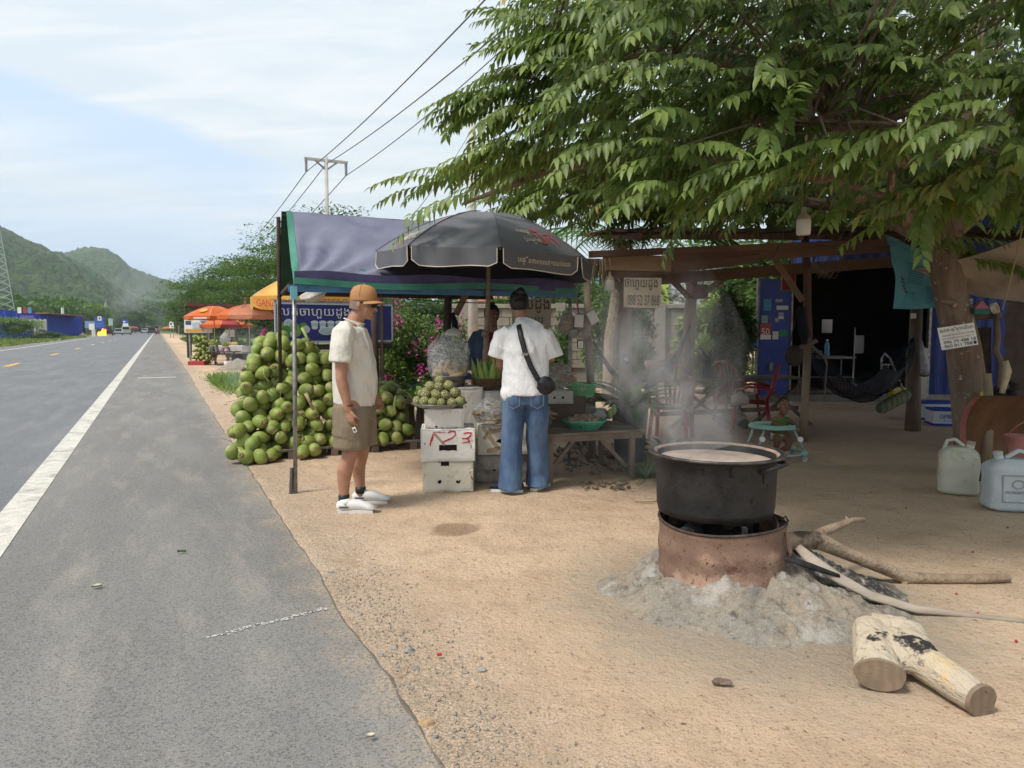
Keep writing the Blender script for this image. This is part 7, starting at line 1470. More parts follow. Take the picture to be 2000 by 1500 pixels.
# ================================================================== the stove, firewood and what lies on the sand
random.seed(77)
mb = MB()
def mnd(u,v):
    x,y = DC.x - 1.5 + 3.3 * u,DC.y - 1.35 + 2.7 * v; h = mound_h(x,y); p = Vector((x,y,0))
    n = mnoise.fractal(p * 5.5,1,2,6) * .075 + abs(mnoise.noise(p * 16)) * .035 + abs(mnoise.noise(p * 45)) * .012; return Vector((x,y,h + n * min(1,h * 9) + gz(x,y) - .012 - (.05 if h <= 0 else 0)))
mb.grid(mnd,230,190); m = bpy.data.materials.new('ash'); m.use_nodes = True; t = m.node_tree; t.nodes.clear(); tc = nd(t,'ShaderNodeTexCoord').outputs['Object']
a1 = noisef(t,tc,3,6,.65); a2 = noisef(t,tc,26,6,.7); a3 = noisef(t,tc,120,3,.7); sp = nd(t,'ShaderNodeSeparateXYZ',{0: tc})
col = mixc(t,mrange(t,a1,.36,.62),(.27,.25,.215),(.34,.285,.22)); col = mixc(t,mrange(t,a2,.50,.66,0,.8),col,(.17,.145,.12)); col = mixc(t,mrange(t,a2,.44,.30,0,.7),col,(.44,.42,.385)); col = mixc(t,mrange(t,a3,.58,.7,0,.6),col,(.50,.48,.44)); col = mixc(t,mrange(t,a3,.42,.3,0,.6),col,(.09,.08,.07)); col = mixc(t,mrange(t,noisef(t,tc,5,6,.7),.54,.64,0,.6),col,(.47,.455,.43)); col = mixc(t,mrange(t,noisef(t,tc,7,6,.75),.42,.34,0,.75),col,(.10,.09,.085))
chz = mrange(t,nd(t,'ShaderNodeVectorMath',{0: tc,1: (.50,.02,.12)},operation='DISTANCE').outputs['Value'],.18,.42,1,0); col = mixc(t,mth(t,'MULTIPLY',chz,mrange(t,a2,.38,.55,.25,1)),col,(.05,.048,.048)); col = mixc(t,mth(t,'MULTIPLY',chz,mrange(t,a2,.42,.34,0,.8)),col,(.5,.5,.5)); col = mixc(t,mrange(t,sp.outputs[2],.050,.012,0,.0),col,(.50,.36,.235))
p = nd(t,'ShaderNodeBsdfPrincipled',{0: col,'Roughness': 1,'Specular IOR Level': .1}); b = nd(t,'ShaderNodeBump',{'Strength': .9,'Distance': .012,'Height': mth(t,'ADD',a2,a3)}); t.links.new(b.outputs[0],p.inputs['Normal']); t.links.new(p.outputs[0],nd(t,'ShaderNodeOutputMaterial').inputs[0])
mb.build('ash_mound',m,smooth=True,kind='stuff',label='mound of grey ash and earth banked round the drum stove',cat='ash')
# drum
m_drum = mt('drum rust',(.185,.115,.085),(.25,.16,.115),sc=4,rough=.75,metal=.15,bump=.6,bs=60,dirt=[((.40,.26,.185),3.2,.52,.14),((.11,.05,.04),55,.58,.05),((.13,.06,.045),5,.60,.1)])
dr = thing('drum_stove',DC - Vector((0,0,DC.z)),'rusty cut oil drum used as a wood stove under the pot','stove'); base = Vector((DC.x,DC.y,.10)); zt = DC.z
def drf(u,v,r=.322):
    a = -pi / 2 + .30 + u * (2 * pi - .0); z = .10 + (zt - .10) * v; dent = -.03 * math.exp(-((((a + .25) % (2 * pi)) ) / .12) ** 2) * v; rib = .004 * sin(v * 14) * (v < .95); return Vector((DC.x + (r + dent + rib + .004 * sin(3 * a)) * cos(a),DC.y + (r + dent + rib) * sin(a),z - (.012 * sin(a * 2) if v > .98 else 0)))
mb = MB(); mb.grid(lambda u,v: drf(u,v),80,14,loop=True); mb.grid(lambda u,v: drf(u,1 - v,.312),80,8,loop=True); mb.build('drum_wall',m_drum,dr,smooth=True)
mb = MB(); mb.tube([drf(u,1,.322) for u in np.linspace(0,1,61)[:-1]],.008,8,closed=True); mb.build('rim',mt('rim dark',(.05,.035,.03),(.09,.06,.05),sc=20,rough=.7,metal=.3),dr,smooth=True)
mb = MB(); mb.tube([A(1522,1010,3.72),A(1530,1018,3.66),A(1524,1034,3.6),A(1512,1040,3.6)],.006,6); mb.tube([A(1510,1008,3.6),A(1520,1025,3.55),A(1518,1045,3.5)],.007,6); mb.tube([A(1528,1014,3.6),A(1534,1008,3.6),A(1540,1018,3.6)],.005,6); mb.build('bent_wire',MATS['rim dark'],dr,smooth=True)
mb = MB(); mb.poly([A(1533,1040,3.5),A(1540,1042,3.5),A(1548,1080,3.5),A(1543,1088,3.5),A(1538,1072,3.5)],(.0,.01,0)); mb.build('torn_flap',m_drum,dr)
m_char = mt('charcoal',(.012,.011,.011),(.03,.028,.028),sc=12,rough=1,bump=1,bs=50)
for i,(px,py,Y) in enumerate(((1330,1030,3.75),(1350,1034,3.55),(1390,1030,3.9),(1405,1040,3.65),(1432,1046,3.6),(1445,1040,3.7),(1360,1044,3.7))):
    mb = MB(); q = A(px,py,Y); mb.tube([q + Vector((-.06,0,-.03)),q,q + Vector((.05,.03,-.02))],[.03,.034,.026],8,jit=.2); mb.build('charred_stick',m_char,label='charred black stick end inside the drum stove',cat='firewood',group='charred wood in the drum stove')
for k in range(3): a = k * 2.1 + .6; mb = MB(); q = DC + Vector((.29 * cos(a),.29 * sin(a),0)); mb.beam(q + Vector((0,0,-.12)),q + Vector((0,0,.035)),.03,.02); mb.build('pot_support',m_char,dr)
# pot
PCx = A(1398,884,3.72); m_pot = mt('soot pot',(.020,.020,.021),(.040,.039,.038),sc=5,rough=.62,metal=.35,bump=.7,bs=70,dirt=[((.05,.048,.046),4,.52,.25),((.012,.012,.012),24,.56,.12)])
pt = thing('cooking_pot',Vector((PCx.x,3.72,.46)),'huge soot-black steaming cooking pot with flared rim on the drum stove','pot'); q = Vector((PCx.x,3.72,-.015)); zr = .772
mb = MB(); mb.lathe([(0,.452),(.25,.452),(.292,.462),(.300,.50),(.308,.74),(.316,.757),(.338,.766),(.345,.772),(.340,.778),(.318,.775),(.300,.765),(.294,.70),(.290,.55),(0,.54)],64,q); mb.build('pot_body',m_pot,pt,smooth=True)
mb = MB(); mb.tube([q + Vector((.343 * cos(a),.343 * sin(a),zr + .001)) for a in np.linspace(0,2 * pi,65)[:-1]],.0075,8,closed=True); mb.build('rolled_rim',mt('rim soot',(.05,.048,.046),(.11,.10,.095),sc=14,rough=.5,metal=.5),pt,smooth=True)
mb = MB(); mb.lathe([(.317,.7765),(.302,.768),(.296,.72)],64,q); mb.build('crusted_wall',mt('crust',(.34,.25,.19),(.22,.16,.13),sc=14,rough=.8),pt,smooth=True)
mb = MB(); mb.grid(lambda u,v: q + Vector((.296 * v * cos(2 * pi * u),.296 * v * sin(2 * pi * u),.735 + .004 * sin(v * 30 + 5 * u))),48,10,loop=True); mb.build('broth',mt('broth',(.42,.33,.27),(.52,.44,.38),sc=12,rough=.3),pt,smooth=True)
for a0 in (-.80,pi - .80):
    T = lambda a,r,z: q + Vector((r * cos(a0 + a),r * sin(a0 + a),z)); mb = MB(); mb.tube([T(-.30,.306,.715),T(-.27,.335,.728),T(-.12,.365,.745),T(.12,.368,.750),T(.27,.342,.745),T(.30,.31,.745)],.0095,8,rnd=True); mb.build('handle',m_pot,pt,smooth=True)
    mb = MB(); mb.grid(lambda u,v: T(-.22 + .36 * u,.3105,.655 + .06 * v),6,2); mb.build('handle_plate',mt('plate soot',(.03,.03,.031),rough=.6,metal=.4),pt)
# forked branch, palm rib, log
m_br = mt('branch',(.24,.17,.115),(.34,.26,.185),sc=7,rough=.95,bump=2,bs=30,dirt=[((.075,.055,.042),4,.55,.14),((.42,.34,.25),12,.62,.08)])
br = thing('forked_branch',A(1600,1060,3.8),'long forked branch reaching out of the stove to the right','branch')
P = [A(1528,1060,3.62),A(1560,1055,3.72),A(1600,1056,3.78),A(1650,1080,3.82),A(1720,1108,3.86),A(1770,1133,3.88),A(1830,1140,3.86),A(1900,1147,3.86),A(1970,1150,3.88)]
for p in P[5:]: p.z = max(p.z,.024)
b = MB(); b.tube(P,[.046,.050,.048,.036,.035,.036,.028,.026,.024],14,jit=.06); b.tube([A(1585,1052,3.78),A(1610,1038,3.9),A(1640,1026,4.0),A(1665,1016,4.05),A(1688,1014,4.1)],[.040,.028,.022,.018,.014],10,jit=.08); b.tube([A(1765,1130,3.87),A(1768,1145,3.85),A(1772,1158,3.84)],[.026,.015,.010],8); b.tube([A(1655,1020,4.03),A(1652,1005,4.05)],[.014,.004],6)
fuse(b,.006,2).build('branch_wood',m_br,br,smooth=True)
mb = MB(); P = [A(1558,1068,3.58),A(1590,1098,3.5),A(1640,1130,3.48),A(1700,1163,3.46),A(1790,1190,3.42),A(1880,1212,3.4),A(2020,1240,3.3)]; P = [Vector((p.x,p.y,max(p.z,.010))) for p in P]; mb.tube(P,[(.020,.007),(.036,.008),(.032,.008),(.026,.008),(.022,.009),(.014,.008),(.010,.007)],8,side=(0,.6,.8)); mb.build('palm_rib',mt('palm rib',(.42,.36,.29),(.30,.25,.20),sc=9,rough=.85,stretch=(.2,1,1),bump=.8,bs=40),smooth=True,label='long flat grey palm rib curving from the ash down to the right edge',cat='palm rib')
mb = MB(); mb.tube([A(1535,1090,3.45),A(1580,1105,3.45),A(1640,1125,3.48)],[(.014,.004),(.02,.005),(.01,.004)],6); mb.build('charred_strip',m_char,smooth=True,label='thin charred strip lying on the ash beside the palm rib',cat='stick')
lg = thing('split_log',G(1790,1330),'thick bleached forked log with two sawn ends lying on the sand','log')
f1c,f2c = G(1718,1318,.066),G(1916,1368,.058); b = MB()
a_,c_,mid = G(1700,1232,.09),G(1770,1245,.085),G(1800,1290,.08)
b.tube([a_,a_.lerp(f1c,.5),f1c],[(.075,.07),(.085,.075),(.088,.062)],20,side=(1,.1,0),jit=.02); b.tube([c_,mid,mid.lerp(f2c,.5),f2c],[(.082,.07),(.074,.066),(.066,.063),(.060,.060)],20,jit=.02); b.ell(G(1762,1278,.075),(.13,.11,.07),16,10); b.ell(G(1735,1262,.08),(.12,.1,.075),16,10); b.tube([a_,c_],[(.085,.065),(.085,.065)],12)
lw = fuse(b,.005,2)
for i,v in enumerate(lw.v): n_ = mnoise.fractal(Vector((v[0] * 9,v[1] * 9,v[2] * 9)),1,2,4) * .006; lw.v[i] = (v[0],v[1] + n_ * .5,v[2] + n_)
m_log = mt('log bleached',(.52,.44,.33),(.44,.375,.285),sc=5,rough=.9,bump=2.2,bs=42,stretch=(1,.35,1),dirt=[((.58,.42,.20),5,.57,.12),((.20,.17,.14),26,.58,.08),((.03,.028,.027),5.5,.575,.05)]); lw.build('log_wood',m_log,lg,smooth=True)
m_cut = mt('cut wood',(.27,.20,.14),(.22,.165,.115),sc=9,rough=.9,bump=.6,bs=80,wave=(9,(.17,.12,.085),.45),dirt=((.04,.035,.03),9,.66,.03))
for c_,prev,rx,rz_ in ((f1c,a_,.092,.065),(f2c,mid,.062,.062)):
    d_ = (c_ - prev).normalized(); sd = d_.cross(Vector((0,0,1))).normalized(); u_ = sd.cross(d_); mb = MB(); N = 30; o_ = c_ + d_ * .004
    ring = lambda k,off=0: [o_ + d_ * off + (sd * rx * k * cos(2 * pi * i / N) * (1 + .05 * mnoise.noise(Vector((cos(i / N * 6.28) * 2,sin(i / N * 6.28) * 2,1)))) + u_ * rz_ * k * sin(2 * pi * i / N)) for i in range(N)]
    R0,R1 = ring(1.0,-.012),ring(.97,.004); mb.add(R0 + R1 + [o_ + d_ * .005],[(i,(i + 1) % N,N + (i + 1) % N,N + i) for i in range(N)] + [(N + i,N + (i + 1) % N,2 * N) for i in range(N)]); mb.build('sawn_end',m_cut,lg,smooth=False)
# stones, gravel, leaves, litter
def rock(mb,q,s,sd): mb.ell(q,(s,s * random.uniform(.55,.9),s * random.uniform(.3,.5)),7,5,M=Matrix.Rotation(sd,3,'Z'),amp=.6,fr=2,seed=sd)
m_rock = mt('stone grey',(.23,.22,.205),(.33,.31,.28),sc=12,rough=.9,bump=.8,bs=60,rand=.4); m_grav = mt('gravel',(.36,.30,.23),(.42,.35,.27),sc=9,rough=.95,isl=(.22,.20,.18))
for i,(px,py,s) in enumerate(((742,1275,.016),(800,1268,.026),(770,1262,.017),(700,1196,.018),(790,1245,.012),(635,1128,.020),(645,1118,.022),(832,1408,.030),(896,1225,.014),(940,1304,.022),(910,1308,.012),(590,1040,.018),(612,1038,.022),(600,1030,.014),(772,1345,.020),(586,966,.022),(575,1078,.014),(850,1435,.014),(675,1185,.016),(810,1300,.014),(795,1330,.012),(1115,972,.022),(800,1000,.013),(590,1072,.010),(940,1145,.012),(1360,1385,.014),(780,998,.016),(700,985,.014),(960,1020,.010),(1270,1105,.012))):
    mb = MB(); random.seed(i); q = G(px,py); rock(mb,Vector((q.x,q.y,gz(q.x,q.y) - .012 + s * .22)),s * 1.15,i); mb.build('stone',m_rock if i not in (7,21) else mt('stone tan',(.42,.26,.13),(.34,.24,.16),sc=30,rough=.9),smooth=False,label='grey stone lying on the sand near the asphalt edge' if i not in (7,21) else ('angular tan stone at the bottom, beside the asphalt edge' if i == 7 else 'flat tan stone before the woman in white'),cat='stone',group='loose stones on the sand' if i not in (7,21) else None)
random.seed(5); mb = MB()
for i in range(2600):
    s_ = random.uniform(.8,9) if i % 3 else random.uniform(.8,4); r = shed_r(s_) + abs(random.gauss(.0,.22)) + .02 if i % 5 else random.uniform(.9,5.5); p = RS(r,s_)
    k = random.uniform(.0025,.0085) * (1.4 if random.random() < .06 else 1); rr_ = Matrix.Rotation(random.uniform(0,3),3,'Z'); z = gz(p.x,p.y) - .010 * (r < 1.2) + k * .25
    vs = [Vector((1,0,0)),Vector((-.5,.8,0)),Vector((-.6,-.7,0)),Vector((.1,.1,.8)),Vector((.1,0,-.6))]; mb.add([Vector((p.x,p.y,z)) + rr_ @ (v * k) for v in vs],[(0,1,3),(1,2,3),(2,0,3),(1,0,4),(2,1,4),(0,2,4)])
mb.build('gravel',m_grav,kind='stuff',label='fine loose gravel strewn along the broken asphalt edge',cat='gravel')
mb = MB()
for i in range(2000):
    p = RS(random.uniform(1.2,12),random.uniform(1,12)); z = gz(p.x,p.y) + .002
    if math.hypot(p.x - DC.x,p.y - DC.y) < .9: z = mound_h(p.x,p.y) + .02
    k = random.uniform(.004,.016); a = random.uniform(0,6); d_ = Vector((cos(a),sin(a),0)); n_ = Vector((-sin(a),cos(a),0)); c_ = Vector((p.x,p.y,z)); mb.add([c_ - d_ * k,c_ + n_ * k * .4 + Vector((0,0,.003)),c_ + d_ * k,c_ - n_ * k * .4],[(0,1,2,3)])
mb.build('leaf_litter',mt('litter bits',(.16,.09,.055),(.22,.13,.08),isl=(.42,.32,.22),rough=1),kind='stuff',label='tiny dry leaf and bark bits scattered over the sand',cat='litter')
for i,(px,py) in enumerate(((1770,992),(1868,1160),(1910,1198),(1985,1252),(1815,1195),(1700,962),(1900,1078),(1968,1030))): mb = MB(); mb.ell(G(px,py,.006),.0065,8,6); mb.build('red_berry',mt('berry',(.38,.02,.03),rough=.3),smooth=True,label='tiny red berry fallen on the sand at the right',cat='berry',group='red berries on the sand')
def leafon(px,py,L_,w,a,m,label,z=.012):
    q = G(px,py,z); d_ = Vector((cos(a),sin(a),0)); n_ = Vector((-sin(a),cos(a),0)); mb = MB(); mb.grid(lambda u,v: q + d_ * L_ * (v - .5) + n_ * w * (u - .5) * sin(pi * (.06 + .9 * v)) + Vector((0,0,.012 * abs(u - .5) * 2)),2,6); mb.build('fallen_leaf',m,smooth=True,label=label,cat='leaf')
leafon(355,1078,.055,.022,.1,G1,'small green leaf lying on the grey shoulder'); leafon(189,1146,.050,.035,.4,mt('leaf tan',(.45,.42,.30),rough=.8),'pale dry leaf lying on the grey shoulder'); leafon(1655,909,.07,.03,.2,mt('leaf yellow',(.5,.46,.12),rough=.7),'yellow leaf lying on the ground beyond the baby walker'); leafon(1262,981,.18,.02,.1,mt('leaf straw',(.5,.45,.28),rough=.8),'pale straw blade lying left of the pot'); leafon(724,1440,.03,.018,.3,mt('leaf cream',(.62,.52,.40),rough=.8),'cream fragment lying on the asphalt at the bottom')
mb = MB(); q = G(1408,1334,.01)
for k in range(7): mb.ell(q + Vector((random.uniform(-.03,.03),random.uniform(-.015,.015),.006)),(.02,.012,.009),7,5,amp=.6,seed=k)
mb.build('bark_clump',mt('bark clump',(.13,.09,.07),(.2,.15,.12),sc=20,rough=1),label='dark crumbled bark clump on the sand before the ash mound',cat='bark',kind='stuff')
mb = MB(); mb.box(G(858,1278,.008),(.02,.012,.010),rz=.4); mb.build('red_wrapper',mt('wrapper',(.5,.06,.08),rough=.4),label='tiny red wrapper scrap on the sand',cat='litter')

# ================================================================== the neighbouring stall and the far roadside
random.seed(13)
m_or = mt('parasol orange',(.62,.14,.03),(.55,.12,.03),sc=2,rough=.7,trans=.15); m_or2 = mt('parasol salmon',(.62,.25,.15),(.55,.2,.12),sc=2,rough=.7,trans=.15); m_rr = mt('parasol red',(.35,.05,.04),(.3,.045,.04),sc=2,rough=.7); m_gold = mt('parasol gold',(.60,.36,.07),(.62,.26,.05),sc=3,rough=.6)
def parasol(c,R0,Hh,mats,label,zb=0,txt=None,vl=.16,rot=.3,tilt=0):
    t_ = thing('orange_parasol',Vector((c.x,c.y,zb)),label,'parasol','orange parasols of the neighbouring stalls'); Mt = Matrix.Rotation(tilt,3,'Y'); f = lambda a,k: c + Mt @ Vector((R0 * k * cos(a),R0 * k * sin(a),Hh * (1 - k ** 1.7)))
    for i in range(8):
        a0 = rot + i * pi / 4; m_ = mats[i % len(mats)]; mb = MB(); mb.grid(lambda u,v: f(a0,v).lerp(f(a0 + pi / 4,v),u),3,8); mb.grid(lambda u,v: f(a0,1).lerp(f(a0 + pi / 4,1),u) + Vector((0,0,-vl * v * (1 - .25 * (2 * u - 1) ** 4))),6,2); mb.build('canopy_panel',m_,t_,smooth=True)
        mb = MB(); mb.tube([f(a0,k / 6) for k in range(1,7)],.008,4); mb.build('rib',m_cream,t_)
    mb = MB(); mb.tube([Vector((c.x,c.y,zb)),c + Vector((0,0,Hh))],.022,8); mb.build('pole',mt('pole pale',(.55,.53,.5),rough=.5),t_,smooth=True)
    return t_,f
pa,fa = parasol(A(418,618,29),1.13,.42,[m_or],'bright orange parasol over the neighbouring coconut stall',rot=-2.1)
mb = MB(); mb.add([fa(-1.72 + .42 * cos(a) * .55,.62 + .14 * sin(a)) + Vector((0,-.012,.008)) for a in np.linspace(0,2 * pi,17)[:-1]],[tuple(range(16))]); mb.build('yellow_emblem',m_gold,pa); mb = MB(); mb.grid(lambda u,v: fa(-2.0,1).lerp(fa(-1.3,1),.15 + .7 * u) + Vector((0,-.03,-.05 - .05 * v)),4,1); mb.build('white_print',m_white,pa)
parasol(A(441,634,32),1.15,.36,[m_rr,m_or],'red and orange parasol half hidden between the other two',rot=.2)
parasol(A(486,616,27),1.12,.42,[m_or2,m_or2,m_rr,m_or],'faded salmon parasol with dark red panels by the low trees',rot=-1.9)
pg,fg = parasol(A(618,582,10.9),1.0,.40,[m_gold,m_gold,m_or],'yellow-orange beer parasol directly behind the purple tarp tent',rot=-2.35,vl=.2)
text_on('lettering','GANZBERG',lambda x,y: fg(-2.35 - .62 + .02,1).lerp(fg(-2.35 - .10,1),.05 + .75 * x) + Vector((-.03,-.05,-.15 + .14 * y)),m_red,pg)
for i in (0,1): text_on('lettering','GANZBERG',lambda x,y: fg(-2.35 + i * pi / 4,1).lerp(fg(-2.35 + (i + 1) * pi / 4,1),.1 + .8 * x) + Vector((0,-.04,-.15 + .1 * y)),m_red,pg)
# brown shed
bs_ = thing('brown_shed',A(450,655,35),'open shed with a flat brown roof behind the orange parasols','shed'); a,b = A(362,594,34),A(505,600,36.5)
mb = MB(); mb.add([a,b,b + Vector((.6,3.4,-.15)),a + Vector((-.1,3.4,-.9))],[(0,1,2,3)]); r_ = mb.build('roof',mt('roof brown',(.10,.05,.035),(.07,.035,.028),sc=2,rough=.8),bs_); r_.modifiers.new('t','SOLIDIFY').thickness = .06
mb = MB(); mb.beam(a,b,.08,.14); mb.build('fascia',mt('fascia',(.24,.09,.06),(.16,.06,.045),sc=4,rough=.8),bs_)
for px,dy in ((366,0),(372,3),(452,0),(500,2.6)): mb = MB(); q = A(px,650,34.4 + dy); mb.tube([Vector((q.x,q.y,0)),Vector((q.x,q.y,a.z - .1 - .2 * dy / 3))],.05,6); mb.build('post',m_wdark,bs_)
mb = MB(); mb.add([A(362,598,34.1),A(366,598,34.1),A(366,624,38),A(361,622,38)],[(0,1,2,3)]); mb.grid(lambda u,v: a.lerp(b,u) + Vector((0,3.3,-.2 - .9 * v)),20,1); mb.build('back_wall',m_wdark,bs_)
def panel(px0,py0,px1,py1,Y,mat,name,label,legs=True,parts=(),cat='sign'):
    a,b = A(px0,py1,Y),A(px1,py0,Y); w,h = b.x - a.x,b.z - a.z; t_ = thing(name,Vector(((a.x + b.x) / 2,Y,0)),label,cat); mb = MB(); mb.box(((a.x + b.x) / 2,Y,(a.z + b.z) / 2),(w,.06,h)); mb.build('panel',mat,t_)
    if legs: mb = MB(); [mb.box((a.x + w * k,Y + .05,a.z / 2),(.06 + w * .01,.06,a.z)) for k in (.15,.85)]; mb.build('legs',m_steel,t_,kind='stuff')
    for i,(x0,y0,x1,y1,m_) in enumerate(parts): mb = MB(); mb.box((a.x + w * (x0 + x1) / 2,Y - .035 - .003 * i,a.z + h * (y0 + y1) / 2),(w * (x1 - x0),.01,h * (y1 - y0))); mb.build('printed_patch',m_,t_)
    return t_
panel(361,621,414,650,31.5,m_white,'food_banner','white banner with food pictures under the bright orange parasol',parts=((.04,.05,.70,.25,m_gold),(.05,.55,.25,.8,pm[3]),(.3,.3,.55,.7,pm[2]),(.6,.7,.85,.78,pm[3]),(.6,.5,.8,.57,pm[3]),(.6,.33,.85,.4,pm[3])))
panel(440,644,458,658,29,m_white,'small_board','pair of small white boards between the parasol poles',parts=((.48,0,.52,1,m_steel),))
panel(331,628,339,641,110,m_white,'road_sign_board','white upright board beyond the stalls, right of the road',parts=((.2,.5,.6,.8,m_gry),(.5,.15,.8,.35,m_gry)))
# their coconuts on red crates
mb = MB(); q = G(374,713); mb.box(q + Vector((.28,0,.08)),(.62,.5,.16)); mb.build('red_crate',mt('red crate',(.38,.05,.04),rough=.6),label='flat red crate under the neighbours\' coconut pile',cat='crate',bevel=.01)
n_ = 0; cc2 = []
for _ in range(4000):
    if len(cc2) > 74: break
    z = random.uniform(.2,1.08); hw = .42 * (1.15 - z * .55); p = q + Vector((.33 + random.uniform(-hw,hw) + (.12 if z < .9 else -.05),random.uniform(-.05,.35) + z * .1,z + .02))
    if all((p - c_).length > .125 for c_ in cc2): cc2.append(p)
for i,p in enumerate(cc2): obj('coconut',COCO[i % 5],p,(random.uniform(0,6),random.uniform(0,6),0),.95,label='green coconut in the neighbours\' tall pile under the bright orange parasol',cat='coconut',group='green coconuts of the neighbouring stall')
def stool(q,h,w,m_,label):
    t_ = thing('plastic_stool',q,label,'stool'); mb = MB(); mb.box(q + Vector((0,0,h)),(w,w,.05)); mb.build('seat',m_,t_,bevel=.01)
    for sx in (-1,1):
        for sy in (-1,1): mb = MB(); mb.beam(q + Vector((sx * w * .58,sy * w * .5,0)),q + Vector((sx * w * .42,sy * w * .42,h)),.05,.04,up=(0,1,0)); mb.build('leg',m_,t_)
stool(G(397,712),.44,.36,mt('stool green',(.13,.38,.08),rough=.4),'bright green plastic stool beside the neighbours\' coconuts')
tt = thing('stall_table',G(430,714),'low dark folding table of the neighbouring stall','table'); tq = G(428,714); mb = MB(); mb.box(tq + Vector((.1,.1,.52)),(1.15,.7,.03)); mb.build('tabletop',m_wdark,tt)
for dx in (-.2,.35): mb = MB(); mb.beam(tq + Vector((dx - .2,0,0)),tq + Vector((dx + .2,.1,.5)),.03,.04,up=(0,1,0)); mb.beam(tq + Vector((dx + .2,0,0)),tq + Vector((dx - .2,.1,.5)),.03,.04,up=(0,1,0)); mb.build('crossed_leg',m_wood,tt)
stool(tq + Vector((-.22,.1,.535)),.22,.22,m_steel,'small grey stool on the low table, under the yellow basket'); stool(tq + Vector((.22,.1,.535)),.14,.22,mt('stool mauve',(.35,.18,.25),rough=.5),'small mauve stand on the low table, under the bagged basket')
for dx,z,lb in ((-.22,.80,'left'),(.22,.72,'right')):
    c_ = tq + Vector((dx,.1,z)); mb = MB(); mb.lathe([(.10,0),(.16,.1),(.15,.1),(.10,.01),(0,.01)],18,c_); bk = mb.build('yellow_basket',mt('basket yellow',(.50,.48,.08),rough=.5),label='yellow basket of corn, %s one on the neighbours\' table' % lb,cat='basket')
    for k in range(12): a = k * .52; obj('corn_cob',kme,c_ + Vector((.08 * cos(a),.08 * sin(a),.03)),(-.4 * sin(a),.4 * cos(a),k),.8,label='corn cob in the %s yellow basket on the neighbours\' table' % lb,cat='corn',group='corn in the %s yellow basket' % lb)
mb = MB(); mb.ell(tq + Vector((.22,.1,1.0)),(.20,.18,.24),20,14,amp=.2); mb.ell(tq + Vector((.22,.1,1.25)),(.05,.05,.04),10,6); mb.build('clear_bag',m_film,smooth=True,label='inflated clear bag over the right yellow basket',cat='plastic bag')
for i,(x0,x1,y0,y1,Y,m_) in enumerate(((418,443,675,690,28,f1),(443,474,675,690,27.8,f1),(474,495,676,688,27.6,f2))):
    a,b = A(x0,y1,Y),A(x1,y0,Y); mb = MB(); mb.box(((a.x + b.x) / 2,Y + .2,(a.z + b.z) / 2),(b.x - a.x - .02,.4,b.z - a.z)); mb.build('foam_crate',m_,label=['left','middle','cream right'][i] + ' foam crate on the neighbours\' long counter',cat='crate',bevel=.01)
ct_ = thing('counter',A(458,692,28),'long plank counter behind the neighbours\' pot','counter'); a,b = A(415,691,28.4),A(530,691,26.5); mb = MB(); mb.beam(a,b,.9,.05); mb.build('plank',m_wood,ct_)
for k in (.05,.5,.95): q = a.lerp(b,k); mb = MB(); mb.beam(Vector((q.x,q.y,0)),q,.06,.06); mb.build('leg',m_wood,ct_)
for i,px in enumerate((449,456,461)): mb = MB(); mb.ell(A(px,672,28.2),(.10,.10,.09),10,8); mb.build('melon',mt('melon',(.50,.33,.10),(.45,.38,.15),sc=9,rough=.5),smooth=True,label='small yellow melon on the neighbours\' foam crates',cat='melon',group='melons on the foam crates')
np_ = thing('cooking_pot',G(468,706),'black cooking pot with pale rim at the neighbouring stall','pot'); q = A(468,707,26); mb = MB(); mb.lathe([(0,0),(.27,0),(.29,.27),(.33,.28),(.33,.295),(.29,.29),(0,.27)],30,q); mb.build('pot_body',m_pot,np_,smooth=True); mb = MB(); mb.lathe([(.29,.296),(.333,.3)],30,q); mb.build('pale_rim',m_alu,np_)
moundmesh('sand_heap',G(470,722),.78,.55,.36,mt('grey sand',(.30,.26,.21),(.24,.21,.17),sc=6,rough=1,bump=2,bs=20),'small heap of grey earth before the neighbours\' pot',7,n=36,cat='earth')
for px,py,r,h,m_,lb in ((447,717,.17,.22,m_white,'white square tub beside the grey earth heap'),(500,708,.15,.3,mt('pail',(.55,.50,.30),rough=.5),'pale yellow pail right of the grey earth heap')):
    mb = MB(); q = G(px,py); mb.lathe([(0,0),(r * .85,0),(r,h),(r * .93,h),(r * .8,.03),(0,.03)],20,q); mb.build('pail',m_,smooth=False,label=lb,cat='bucket')
# concrete power poles and wires
m_conc = mt('concrete',(.50,.48,.44),(.42,.40,.37),sc=3,rough=.85)
def pylon(px,ptop,Y,w,label,arm=True,pxt=None,r=None,name='power_pole'):
    a = A(px,648,Y); a.z = 0; tp_ = A(pxt or px,ptop,Y); t_ = thing(name,a,label,'power pole','power poles along the road'); mb = MB(); r = r or .062; mb.tube([a,tp_],[r * 1.5,r * .8],10); mb.build('pole',m_conc,t_,smooth=True); out = []
    if arm:
        c_ = tp_ + Vector((0,0,-.12)); ax = Vector((NR.x,NR.y,0)) ; mb = MB(); mb.beam(c_ - ax * w / 2,c_ + ax * w / 2,.07,.08); mb.build('crossarm',m_conc,t_)
        for s_ in (-1,1): mb = MB(); mb.beam(c_ + ax * w * .28 * s_,c_ + Vector((0,0,-w * .22)),.05,.05); mb.build('brace',m_steel,t_)
        for k in (-.46,0,.46): q = c_ + ax * w * k; mb = MB(); mb.tube([q,q + Vector((0,0,-.10 - (.3 if k else 0)))],.045,6,jit=.1); mb.build('insulator',m_steel,t_); out.append(q + Vector((0,0,-.4 if k else -.1)))
    return out
